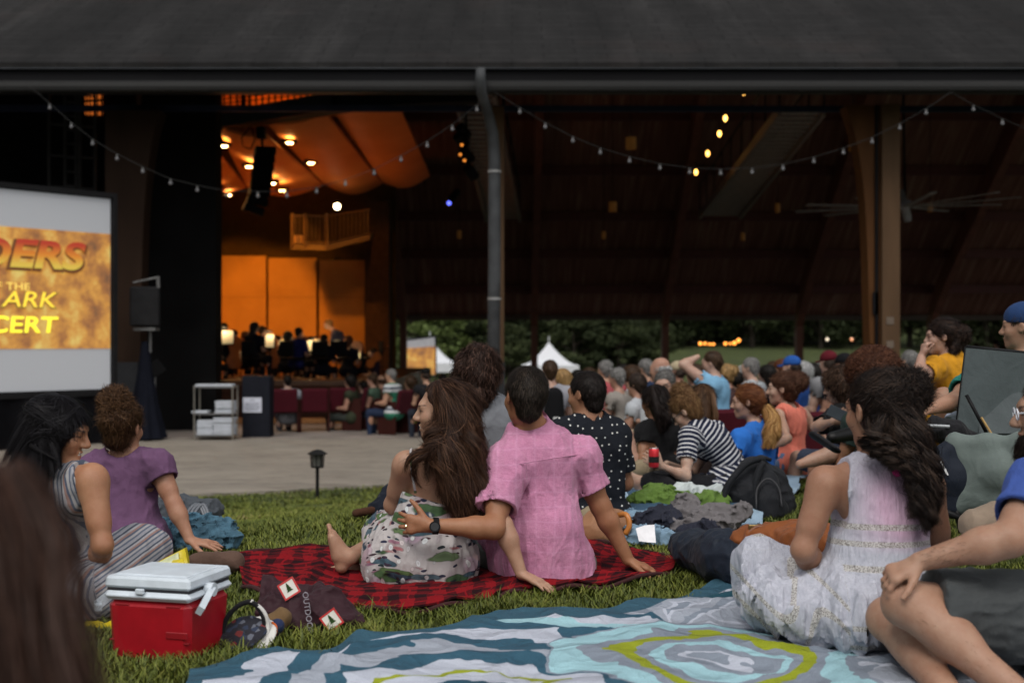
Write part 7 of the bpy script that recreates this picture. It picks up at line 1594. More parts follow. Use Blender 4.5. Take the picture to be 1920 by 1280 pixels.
# path light
pl = thing('path_light', 'black garden path light with caged lantern at the lawn edge', 'lamp', Pw(595, 920, 14.3)); D = 14.3; zf = float(gz(0-2.2, 14.3)); s = D/FPX
c = Pw(595, 0, D); mk = M('lamp_black', (.012, .012, .012), .45)
MB().tube([[c[0], D, zf-.02], [c[0], D, CZ-(876-640)*s]], .020, 10).build('post', mk, pl)
ln = MB().lathe([(.001, 0), (.07, 0), (.075, .015), (.07, .018)], [c[0], D, CZ-(876-640)*s], 16); 
for k in range(8): a = k*math.pi/4; ln.tube([[c[0]+.068*math.cos(a), D+.068*math.sin(a), CZ-(875-640)*s], [c[0]+.078*math.cos(a), D+.078*math.sin(a), CZ-(851-640)*s]], .006, 5)
ln.build('cage', mk, pl)
MB().lathe([(.05, 0), (.06, .135)], [c[0], D, CZ-(875-640)*s], 12).build('glass', M('lamp_glass', (.10, .10, .09), .3), pl, smooth=True)
MB().lathe([(.001, .055), (.05, .045), (.105, .010), (.112, 0), (.001, 0.002)], [c[0], D, CZ-(851-640)*s], 20).build('cap', mk, pl, smooth=True)
# ================================================================ grass blades
def inpoly(x, y, P):
    c = np.zeros(len(x), bool); j = len(P)-1
    for i in range(len(P)):
        k = ((P[i][1] > y) != (P[j][1] > y)) & (x < (P[j][0]-P[i][0])*(y-P[i][1])/(P[j][1]-P[i][1]+1e-12)+P[i][0]); c ^= k; j = i
    return c
def grass():
    n = 330000; u = rng.random(n); 
    Y = 3.2*(16.0/3.2)**(u**.80); half = Y*.47+.5; X = rng.uniform(-1, 1, n)*half
    clump = vn(np.stack([X, Y, X*0], 1), (5, 5, 1), 2)
    keep = (Y < lawn_edge(X)) & (rng.random(n) < .45+.8*clump); 
    for Pq in FOOT: keep &= ~inpoly(X, Y, Pq)
    X, Y, clump = X[keep], Y[keep], clump[keep]; n = len(X); Z = gz(X, Y)-.006
    hgt = (.022+.030*rng.random(n)*clump*1.3+.012*clump)*np.where(rng.random(n) < .03, 1.5, 1)*(.55+.9*vn(np.stack([X, Y, X*0], 1), (1.3, 1.3, 1), 9)); wd = (.0016+.0012*rng.random(n))*(.7+Y/7)
    a = rng.uniform(0, 6.28, n); lean = rng.uniform(.2, 1.3, n)*hgt; d = np.stack([np.cos(a), np.sin(a), a*0], 1); s_ = np.stack([-np.sin(a), np.cos(a), a*0], 1)
    B0 = np.stack([X, Y, Z], 1); up = np.array([0, 0, 1.0]); rows = []
    for t, w_ in ((0, 1), (.45, .85), (.8, .5), (1.0, .08)):
        c = B0+d*(lean*t**1.8)[:, None]+up*(hgt*(t-.15*t*t))[:, None]; rows += [c-s_*(wd*w_)[:, None], c+s_*(wd*w_)[:, None]]
    V = np.stack(rows, 1).reshape(-1, 3); b0 = np.arange(n)[:, None]*8; F = np.concatenate([np.concatenate([b0+i, b0+i+1, b0+i+3, b0+i+2], 1) for i in (0, 2, 4)])
    m, t, b = nmat('grass_blade'); at = node(t, 'ShaderNodeAttribute', attribute_name='rnd'); v = tco(t)
    r = ramp(t, [(0, (.040, .054, .010)), (.4, (.090, .115, .017)), (.72, (.150, .170, .030)), (.88, (.18, .17, .05)), (1, (.24, .20, .10))]); t.links.new(at.outputs['Fac'], r.inputs[0])
    q = ramp(t, [(.35, (.72, .75, .65)), (.65, (1.25, 1.2, 1.0))]); t.links.new(noise(t, v, .9, 4), q.inputs[0]); t.links.new(mix(t, 1.0, r.outputs[0], q.outputs[0], 'MULTIPLY'), b.inputs['Base Color']); b.inputs['Roughness'].default_value = .55; b.inputs['Specular IOR Level'].default_value = .3
    dry = vn(np.stack([X, Y, X*0], 1), (1.8, 1.8, 1), 5); rn = np.clip(rng.random(n)*.70+.20*clump+.35*np.clip(dry-.62, 0, 1)/.38, 0, 1)
    o = mkmesh('grass', V, [F], m, None, True, {'rnd': np.repeat(rn, 8)}); tag(o, 'green uneven lawn grass blades covering the slope', 'grass', kind='stuff')
grass()
# ================================================================ movie screen
def movie_screen():
    A = Pw(213, 640, 22.0); Bq = Pw(0, 640, 20.4); u = unit(A-Bq); u[2] = 0; u = unit(u); n = np.array([u[1], -u[0], 0]); W_ = 5.6
    o = thing('movie_screen', 'large framed projection screen showing a film title, at the left edge', 'projection screen', A-u*W_/2-[0, 0, 1.72])
    Rm = np.stack([u, n, [0, 0, 1]], 1); q = lambda a, z, e=0: A-u*a+n*e+[0, 0, z-CZ]        # a metres left of the right end
    z0, z1 = .17, 3.46
    mb_ = M('screen_frame', (.012, .012, .013), .5)
    m, t, b = nmat('screen_cloth'); b.inputs['Base Color'].default_value = (.40, .41, .43, 1); b.inputs['Roughness'].default_value = .9; b.inputs['Emission Color'].default_value = (.8, .85, .95, 1); b.inputs['Emission Strength'].default_value = .10
    MB().box(q(W_/2, (z0+z1)/2, -.03), (W_-.1, .02, z1-z0-.04), Rm).build('screen_cloth', m, o)
    f = MB()
    f.box(q(.0, (z0+z1)/2, 0), (.08, .12, z1-z0+.16), Rm).box(q(W_, (z0+z1)/2, 0), (.08, .12, z1-z0+.16), Rm).box(q(W_/2, z1+.04, 0), (W_-.08, .12, .08), Rm).box(q(W_/2, z0-.045, 0), (W_-.08, .12, .09), Rm); f.build('frame', mb_, o)
    MB().slab(np.array([[q(a, z0-.09, .03*math.sin(a*9)+.02), q(a, -.72, .05*math.sin(a*9+1)+.05)] for a in np.linspace(0, W_, 60)]), n*.01).build('skirt', mblack, o, smooth=True)
    # projected picture
    m, t, b = nmat('projected_picture'); v = tco(t)
    n1 = noise(t, v, 2.2, 7, .65); r = ramp(t, [(.30, (.12, .03, .004)), (.43, (.45, .14, .012)), (.55, (.85, .36, .03)), (.68, (1, .72, .16))]); t.links.new(n1, r.inputs[0])
    b.inputs['Base Color'].default_value = (.10, .09, .07, 1); t.links.new(r.outputs[0], b.inputs['Emission Color']); b.inputs['Emission Strength'].default_value = .62; b.inputs['Roughness'].default_value = .9
    pz0, pz1 = .88, 2.84; MB().box(q(W_/2, (pz0+pz1)/2, -.012), (W_-.12, .006, pz1-pz0), Rm).build('picture', m, o)
    def L(s, a, z, size, col, e, sh=.2, xs=1.35, off=.0, nm='lettering', ems=.8):
        mm = M('title_'+nm, col, .8, .1, em=col, ems=ems)
        rot = Matrix(np.column_stack([u, [0, 0, 1], n]).tolist()).to_4x4()
        if nm == 'title_word':
            mm, tt, bb = nmat('title_gradient'); sx = node(tt, 'ShaderNodeSeparateXYZ'); tt.links.new(tco(tt), sx.inputs[0]); rr = ramp(tt, [(.30, (1, .72, .10)), (.52, (.95, .32, .03)), (.75, (.62, .05, .02))]); tt.links.new(mth(tt, 'ADD', mth(tt, 'MULTIPLY', sx.outputs[2], 1.25), -3.40), rr.inputs[0]); tt.links.new(rr.outputs[0], bb.inputs['Emission Color']); bb.inputs['Emission Strength'].default_value = .62; bb.inputs['Base Color'].default_value = (.05, .02, .01, 1)
        ob = text(s, q(a, z, .004+e), size, mm, o, rot=rot, shear=sh, ext=.003, name=nm, align='RIGHT', bold=off, xs=xs)
    L('RAIDERS', .60, 2.37, .66, (.16, .06, .02), 0, nm='title_shadow', off=.03, ems=.25); L('RAIDERS', .63, 2.40, .62, (.85, .12, .02), .012, nm='title_word', off=.02)
    L('OF THE', 1.55, 1.88, .17, (.75, .55, .12), 0, nm='title_small', sh=0); L('LOST ARK', 1.10, 1.66, .37, (.30, .20, .05), 0, nm='title_line_shadow', off=.012, ems=.3); L('LOST ARK', 1.11, 1.67, .36, (.85, .62, .05), .01, nm='title_line')
    L('IN CONCERT', 1.08, 1.26, .37, (.95, .85, .05), 0, nm='title_last', sh=.1, off=.006)
movie_screen()
# second screen far behind the pavilion
o = thing('distant_screen', 'small bright screen on a stand seen under the roof beside the white tent', 'projection screen', Pw(788, 700, 66)*[1, 1, 0]+[0, 0, -2.6]); D = 66
A, Bq, Cq, Dq = Pw(760, 634, D), Pw(817, 630, D), Pw(817, 703, D), Pw(760, 700, D)
MB().slab(np.array([[A, Dq], [Bq, Cq]]), (0, .05, 0)).build('screen_cloth', M('screen_far', (.3, .3, .32), .8, em=(.7, .72, .8), ems=.10), o)
MB().slab(np.array([[Pw(761, 653, D-.1), Pw(761, 699, D-.1)], [Pw(816, 649, D-.1), Pw(816, 702, D-.1)]]), (0, .02, 0)).build('picture', bpy.data.materials['projected_picture'], o)
f = MB()
for p, q_ in ((Pw(760, 636, D), Pw(760, 760, D)), (Pw(817, 628, D), Pw(817, 765, D)), (Pw(748, 638, D), Pw(822, 629, D))): f.tube([p, q_], .05, 6)
f.build('frame', mdark, o)
# ================================================================ tents
def tent(cx, ytop, xl, xr, yv0, yv1, D, label):
    s = D/FPX; gzv = float(gz((cx-960)*s, D)); o = thing('canopy_tent', label, 'tent', ((cx-960)*s, D, gzv), 'white peaked tents'); m = M('tent_white', (.62, .64, .68), .7, .05, 2)
    ap = Pw(cx, ytop, D+1.6); w_ = (xr-xl)*s/2; c = Pw((xl+xr)/2, yv0, D+1.6); n = 14; rows = []
    for i in range(n):
        t_ = i/(n-1); z = c[2]+(ap[2]-c[2])*(1-t_)**1.7; w2 = w_*(t_*.97+.03)
        ring = []
        for k in range(24):
            a = k/24*4; sd = int(a); f = a-sd; P = [(-1, -1), (1, -1), (1, 1), (-1, 1)]; p0, p1 = P[sd], P[(sd+1) % 4]; ring.append([c[0]*t_+ap[0]*(1-t_)+w2*(p0[0]*(1-f)+p1[0]*f), c[1]+w2*(p0[1]*(1-f)+p1[1]*f), z])
        rows.append(ring+[ring[0]])
    MB().grid(np.array(rows)[::-1]).build('canopy', m, o, smooth=False)
    v = MB(); h = (yv1-yv0)*s
    for dx, dy, sx, sy in ((0, -1, 2*w_, .03), (0, 1, 2*w_, .03), (-1, 0, .03, 2*w_), (1, 0, .03, 2*w_)): v.box([c[0]+dx*w_, c[1]+dy*w_, c[2]-h/2], (sx, sy, h))
    v.build('valance', m, o)
    for sx in (-1, 1):
        for sy in (-1, 1): MB().tube([[c[0]+sx*w_*.97, c[1]+sy*w_*.97, c[2]], [c[0]+sx*w_*.97, c[1]+sy*w_*.97, gzv-.2]], .05, 6).build('leg', m, o)
    MB().tube([ap-[0, 0, .1], ap+[0, 0, 13*s]], .03, 5).build('finial', m, o)
tent(1029, 643, 978, 1084, 684, 699, 70, 'white peaked tent seen whole under the roof right of the downspout')
tent(806, 634, 760, 858, 680, 697, 72, 'white peaked tent half hidden behind the small bright screen')
# ================================================================ trees, wood, fence, far lights
def leafmat(name, c1, c2, c3):
    m, t, b = nmat(name); at = node(t, 'ShaderNodeAttribute', attribute_name='rnd')
    r = ramp(t, [(0, c1), (.6, c2), (1, c3)]); t.links.new(at.outputs['Fac'], r.inputs[0]); t.links.new(r.outputs[0], b.inputs['Base Color']); b.inputs['Roughness'].default_value = .7; b.inputs['Specular IOR Level'].default_value = .15; return m
ml1 = leafmat('leaf_dark', (.018, .025, .011), (.038, .050, .020), (.075, .092, .036)); ml2 = leafmat('leaf_light', (.06, .085, .025), (.11, .15, .045), (.18, .235, .07)); mbk = M('bark', (.05, .042, .034), .9, .4, 6)
def leaves(cs, rs, n, size, flat=1.0):
    V = []; cs = np.array(cs); rs = np.array(rs); k = rng.integers(0, len(cs), n); d = rng.normal(size=(n, 3)); d /= np.linalg.norm(d, axis=1)[:, None]
    r = rs[k]*rng.uniform(.35, 1.05, n)**.5; p = cs[k]+d*r[:, None]*[1, 1, flat]; p += .25*rng.normal(size=p.shape)*size*3
    a = rng.normal(size=(n, 3)); a /= np.linalg.norm(a, axis=1)[:, None]; b_ = np.cross(a, rng.normal(size=(n, 3))); b_ /= np.linalg.norm(b_, axis=1)[:, None]; s = size*rng.uniform(.6, 1.4, n)[:, None]
    V = np.stack([p-a*s, p+b_*s*.5, p+a*s, p-b_*s*.5], 1).reshape(-1, 3); F = np.arange(n*4).reshape(-1, 4)
    return V, F, np.repeat(np.clip(.5*rng.random(n)+.5*rng.random(len(cs))[k], 0, 1), 4)
def tree_proto(kind, seed):
    g = np.random.default_rng(seed); o = thing('tree', 'x', 'tree', (0, 0, 0)); H_ = 11 if kind != 'pine' else 12
    tr = MB(); tp = np.array([[0, 0, -.5], [.1, 0, 2], [.05, .1, 5], [.2, 0, H_*.8]]); tr.tube(catmull(tp, 10), np.linspace(.28, .06, 10), 8); cs, rs = [], []
    if kind == 'pine':
        for i in range(46): 
            z = 1.2+i/46*(H_-1.4); a = i*2.4; r = (1-(z/H_)**1.3)*3.6+.3; e = np.array([r*math.cos(a), r*math.sin(a), z-.12*r]); tr.tube([[0, 0, z], e], [.05, .02], 5); 
            for f in (.35, .65, 1): cs.append(np.array([0, 0, z])*(1-f)+e*f); rs.append(.45+.25*(1-f))
        V, F, rn = leaves(cs, rs, 9000, .16, .5)
    else:
        for i in range(34):
            a = g.uniform(0, 6.28); z = g.uniform(.9, H_); r = 3.2*math.sin(math.pi*min(1, (z+1.5)/(H_+2.2)))*g.uniform(.5, 1.0); e = np.array([r*math.cos(a), r*math.sin(a), z]); tr.tube([[0.1, 0, max(1.5, z-2)], e], [.07, .02], 5); cs.append(e); rs.append(g.uniform(.7, 1.5))
        V, F, rn = leaves(cs, rs, 9000, .19, .7)
    tr.build('trunk', mbk, o, True); mkmesh('crown', V, [F], ml2 if kind == 'pine' else ml1, o, False, {'rnd': rn}); return o
tp_ = [tree_proto('pine', 1), tree_proto('broad', 2), tree_proto('broad', 3)]
TR = [(0, 770, 84, 1.0, 'light green feathery evergreen rising behind the small bright screen'), (0, 862, 88, .9, 'light green evergreen between the screen and the downspout'), (1, 905, 96, .9, 'dark tree directly behind the downspout'), (1, 960, 98, 1.0, 'dark tree left of the whole white tent'), (2, 1030, 96, 1.1, 'dark tree rising behind the peak of the white tent'),
      (1, 1100, 100, 1.0, 'dark tree right of the white tent'), (2, 1165, 102, .9, 'dark tree above the pink-shirted listener'), (1, 1225, 104, 1.0, 'dark tree just left of the fourth rear post'), (2, 1290, 106, .8, 'dark tree left of the string of orange lights'), (1, 1345, 108, 1.0, 'dark tree above the string of orange lights'), (2, 1410, 104, .9, 'dark tree right of the orange lights'),
      (1, 1465, 106, 1.0, 'dark tree left of the fifth rear post'), (2, 1540, 103, .8, 'dark leafy tree in front of the pale fence'), (1, 1600, 107, 1.0, 'dark tree left of the big column'), (2, 1705, 104, .9, 'dark tree right of the big column'), (1, 1775, 100, 1.0, 'dark tree behind the mustard t-shirt'), (2, 1850, 98, .9, 'dark tree left of the navy cap'), (1, 1925, 100, 1.0, 'dark tree at the right edge'),
      (1, 730, 104, 1.1, 'dark tree behind the feathery evergreens')]
for i, (k, x, D, s, lab) in enumerate(TR):
    src = tp_[k]; first = src['label'] == 'x'; o = src if first else copy_tree(src)
    X_ = (x-960)*D/FPX; o.location = (X_, D, float(gz(X_, D))-.2); o.scale = (s*1.1, s*1.1, s); o.rotation_euler = (0, 0, i*1.7); o['label'] = lab; o['category'] = 'tree'; o['group'] = 'trees beyond the pavilion'
for i, (x, D, s, lab) in enumerate(((905, 86, .40, 'dark shrub behind the downspout column'), (955, 84, .36, 'dark shrub left of the white tent peak'), (1075, 86, .40, 'dark shrub right of the white tent'), (1115, 88, .34, 'dark shrub above the faded pink shirt'), (1160, 87, .42, 'dark shrub above the grey heads'), (1215, 90, .36, 'dark shrub left of the fourth rear post'))):
    o = copy_tree(tp_[1+i % 2]); X_ = (x-960)*D/FPX; o.location = (X_, D, float(gz(X_, D))-.6); o.scale = (s*1.6, s*1.6, s); o.rotation_euler = (0, 0, i*2.1); o.name = 'shrub'; o['label'] = lab; o['category'] = 'shrub'; o['group'] = 'shrubs on the far lawn'
cs, rs = [], []
for i in range(900):
    x = rng.uniform(-75, 95); y = rng.uniform(114, 140); cs.append([x, y, float(gz(x, y))+rng.uniform(0, 12)]); rs.append(rng.uniform(1.2, 2.6))
V, F, rn = leaves(cs, rs, 60000, .42, .8); tag(mkmesh('woodland', V, [F], ml1, None, False, {'rnd': rn}), 'dense dark wood filling the hillside behind the lawn', 'woods', kind='stuff')
fn = thing('far_fence', 'pale grey fence on the slope behind the lawn', 'fence', Pw(1440, 640, 108)); b_ = MB()
for x in range(1250, 1600, 5):
    p = Pw(x, 632, 108); z = float(gz(p[0], 108)); b_.box([p[0], 108, z+.55], (.16, .04, 1.3))
b_.build('pickets', M('fence_grey', (.16, .16, .17), .8, .3, 1), fn); MB().bar([Pw(1250, 0, 107.9)[0], 107.9, float(gz(15, 108))+.9], [Pw(1598, 0, 107.9)[0], 107.9, float(gz(25, 108))+.9], .05, .1).build('rail', M('fence_grey', (.16, .16, .17), .8, .3, 1), fn)
fl = thing('festoon_lights', 'short string of glowing orange bulbs across the far lawn', 'string lights', Pw(1347, 643, 84))
MB().tube([Pw(x, y, 84) for x, y in ((1295, 640), (1313, 644), (1340, 645), (1366, 644), (1377, 642), (1386, 636))], .015, 5).build('cable', mcable, fl)
for x, y, r_ in ((1313, 644, .11), (1322, 644, .09), (1331, 645, .08), (1338, 645, .08), (1360, 644, .10), (1369, 644, .07), (1377, 643, .12), (1385, 638, .12)):
    MB().sphere(Pw(x, y, 84), r_).build('bulb', M('orange_bulb', (1, .4, .1), .4, em=(1, .32, .04), ems=3.0), fl)
for x, y, lab in ((1551, 636, 'single tiny white lamp on the far lawn left of the big column'), (1597, 636, 'single tiny orange lamp on the far lawn by the big column')):
    o = thing('lawn_lamp', lab, 'lamp', Pw(x, y, 90)); MB().sphere(Pw(x, y, 90), .10).build('globe', M('tiny_'+str(x), (1, .8, .6), .4, em=(1, .8, .6) if x == 1551 else (1, .25, .05), ems=1.2), o); MB().tube([Pw(x, y+2, 90), Pw(x, y+22, 90)], .03, 5).build('post', mdark, o)
# ================================================================ red theatre seats
mred = cloth('seat_red', (.050, .003, .008), .2); mredp = M('seat_wood', (.035, .010, .008), .5)
def seat_proto():
    o = thing('theatre_seat', 'x', 'seat', (0, 0, 0))
    MB().box((0, -.22, .60), (.50, .07, .46), np.array(Matrix.Rotation(R(10), 3, 'X')), bev=.03).build('backrest', mred, o)
    MB().box((0, .03, .43), (.48, .46, .09), bev=.03).build('seat', mred, o)
    for s in (-1, 1): MB().box((s*.265, .0, .31), (.035, .40, .62), bev=.01).build('side_frame', mredp, o)
    return o
sp = seat_proto(); nseat = [0]
def seat(x, D, yaw, lab, zf=None):
    o = sp if nseat[0] == 0 else copy_tree(sp); nseat[0] += 1; X_ = (x-960)*D/FPX
    o.location = (X_, D, float(gz(X_, D))+.05 if zf is None else zf); o.rotation_euler = (0, 0, R(yaw)); o['label'] = lab; o['group'] = 'red theatre seats'
for x, D, yaw, lab in ((532, 24.3, 12, 'red seat leftmost of the row below the stage'), (589, 24.5, 12, 'second red seat of the row below the stage'), (640, 24.9, 12, 'red seat between the first two seats and the camouflage listener'), (668, 24.9, 78, 'red seat under the listener in olive camouflage'), (708, 25.1, 78, 'red seat under the listener in sage green'), (741, 23.8, 60, 'red seat under the man in the green striped shirt'), (776, 24.4, 70, 'red seat under the listener in lime green'), (822, 24.4, 40, 'red seat right of the lime green listener')):
    seat(x, D, yaw, lab, -.72)
for x, D, yaw, lab in ((1350, 12.4, 10, 'bright red seat right of the man in light blue'), (1384, 12.9, 10, 'second red seat right of the man in light blue'), (1146, 13.6, 12, 'red seat in front of the man in the faded pink shirt'), (1052, 14.2, 12, 'red seat beside the black backpack wearer'), (1500, 12.6, 8, 'red seat beyond the coral tank top'), (1545, 12.7, 8, 'red seat behind the phone user'), (1262, 12.5, 12, 'red seat under the beige cap'), (1100, 14.0, 12, 'red seat left of the faded pink shirt'), (1420, 13.1, 10, 'red seat in front of the grey-haired man in white'), (1590, 13.0, 8, 'red seat in front of the black cap')):
    seat(x, D, yaw, lab)
# ================================================================ audience
CW = {}
def cm(c): return M('crowd_cloth', c, .9, .15, 6, spec=.1)
def hm(c): return mhair(c)
def banded_green():
    m, t, b = nmat('green_white_bands'); sx = node(t, 'ShaderNodeSeparateXYZ'); t.links.new(tco(t), sx.inputs[0])
    r = ramp(t, [(0, (.02, .17, .10)), (.40, (.42, .44, .45)), (.55, (.01, .02, .05)), (.64, (.42, .44, .45)), (.78, (.02, .17, .10))], 'CONSTANT'); t.links.new(mth(t, 'FRACT', mth(t, 'MULTIPLY', mth(t, 'ADD', sx.outputs[2], -.30), 2.6)), r.inputs[0])
    t.links.new(r.outputs[0], b.inputs['Base Color']); b.inputs['Roughness'].default_value = .9; return m
def crowd(x, yt, D, ang, shirt, hair, hc, label, fem=False, skin=SK_F, seated=True, extra=None, base=None, g=1.0, legs=(.03, .035, .05), s=1.0, group='listeners seated under the roof', lean=0.0, h=None, sleeve=.5, arms=None, low=None, banded=None):
    h = h or (.018 if D < 15 else .026 if D < 40 else .05); px = D/FPX
    F = np.array([math.cos(R(ang)), math.sin(R(ang)), 0]); Rt = np.array([F[1], -F[0], 0]); hd = Pw(x, yt, D)-[0, 0, .125*s]
    nck = hd-[0, 0, .19*s]-F*(.04+lean*.1); pel = nck-np.array([0, 0, .50*s])-F*(.02+lean*.3)
    J = dict(hd=hd, nck=nck, pel=pel, F=F, shL=nck-Rt*.175*s-[0, 0, .05], shR=nck+Rt*.175*s-[0, 0, .05])
    for k, sg in (('L', -1), ('R', 1)):
        J['hp'+k] = pel+Rt*sg*.09; 
        if seated: J['kn'+k] = J['hp'+k]+F*.44+[0, 0, .0]; J['an'+k] = J['kn'+k]+[0, 0, -.42]
        else: J['kn'+k] = J['hp'+k]+F*.03-[0, 0, .42]; J['an'+k] = J['kn'+k]-[0, 0, .42]-F*.03
        J['el'+k] = J['sh'+k]+Rt*sg*.05+F*.05-[0, 0, .27]; J['wr'+k] = J['el'+k]+F*.22-Rt*sg*.08
    if arms: J.update({k: hd+F*v[0]+Rt*v[1]+[0, 0, v[2]] for k, v in arms.items()})
    J = auto_joints(J); B = body_prims(J, g, fem); H = head_prims(hd, F+[0, 0, -.1], (0, 0, 1), s, fem=fem)
    o = person(label, pel*[1, 1, 0]+[0, 0, float(gz(pel[0], pel[1]))], group)
    skin_mesh(nude(J, B, H, h, fine=False, floor=False), skin, o, H, paint=False)
    tee(o, B, J, banded_green() if banded else cm(shirt), h, .014, sleeve, fold=folds(.012, (8, 8, 4), int(x) % 40), floor=False)
    if D < 40: 
        P = list(B['hips']); v = Vol(*bounds(P+[cap(J['hp'+k], J['kn'+k], .12, .1) for k in 'LR']+[cap(J['kn'+k], J['an'+k], .1, .06) for k in 'LR'], .02), h); v.add(P, .04, .012)
        for k in 'LR': v.add(cap(J['hp'+k], J['kn'+k], .10, .075), .03); v.add(cap(J['kn'+k], J['an'+k], .07, .05), .03) if low is None else 0
        cloth_mesh(v, cm(legs), o, 'trousers')
    L = H['L']; hr = Hair(hm(hc)); Rm = H['R']
    if hair == 'cap' or hair == 'hat':
        cv = Vol(*bounds([ell(L(0, 0, .05), (.15, .2, .12))], .05), min(h, .018)); cv.add([ell(L(0, -.012, .052), (.09, .108, .088), Rm, cuts=[(L(0, 0, .02), -Rm[:, 2])]), ell(L(0, .115, .028), (.066, .075, .012), Rm)], .01); cloth_mesh(cv, cm(hc), o, 'cap')
        P = [ell(L(0, -.035, -.01), np.array([.08, .085, .06]), Rm)]; hr = Hair(hm((.03, .02, .015)))
    elif hair == 'bald': P = [ell(L(0, -.03, -.005), np.array([.082, .090, .05]), Rm)]
    elif hair == 'long': P = [ell(L(0, -.02, .036), (.088, .104, .09), Rm), cap(L(0, -.05, 0), L(0, -.09, -.20), .088, .06)]
    elif hair == 'bun': P = [ell(L(0, -.02, .036), (.084, .101, .088), Rm), cap(L(0, -.05, -.01), L(0, -.05, -.05), .068, .052), ell(L(0, -.12, .04), (.05,)*3)]
    elif hair == 'curly': P = [ell(L(0, -.03, .03), (.115, .12, .115), Rm), cap(L(0, -.05, -.02), L(0, -.05, -.07), .09, .08)]
    else: P = [ell(L(0, -.02, .036), (.083, .100, .088), Rm), cap(L(0, -.050, -.01), L(0, -.048, -.05), .066, .052)]
    hh = min(h, .018); v = Vol(*bounds(P, .02), hh); v.add(P, .03); v.sub(ell(L(0, .097, -.03), (.08, .068, .09), Rm), .01); v.band(folds(.006, (20, 20, 12), 3)); hr.mass(v)
    if D < 34: hr.fuzz(260, .04, downflow(hd, L(0, -.03, .12)), .25, .007, 4)
    hr.build(o)
    if extra: extra(o, J, H)
    return o
def bag_on_back(o, J, H):
    Fv = J['F']; c = J['cst']-Fv*.17-[0, 0, .08]; v = Vol(c-.25, c+.25, .018); v.add([cap(c-[0, 0, .14], c+[0, 0, .14], .12, .10, flat=(Fv, .7))], .02); cloth_mesh(v, cm((.008, .008, .009)), o, 'backpack_worn'); MB().box(c-Fv*.10+[0, 0, -.12], (.06, .012, .09)).build('tag', M('tag_white', (.6, .6, .6)), o)
GREY, WHT, BRN, BLK, AUB, BLD = (.16, .155, .15), (.30, .30, .30), (.045, .025, .014), (.010, .008, .007), (.10, .035, .016), (.28, .17, .07)
A_ = 142
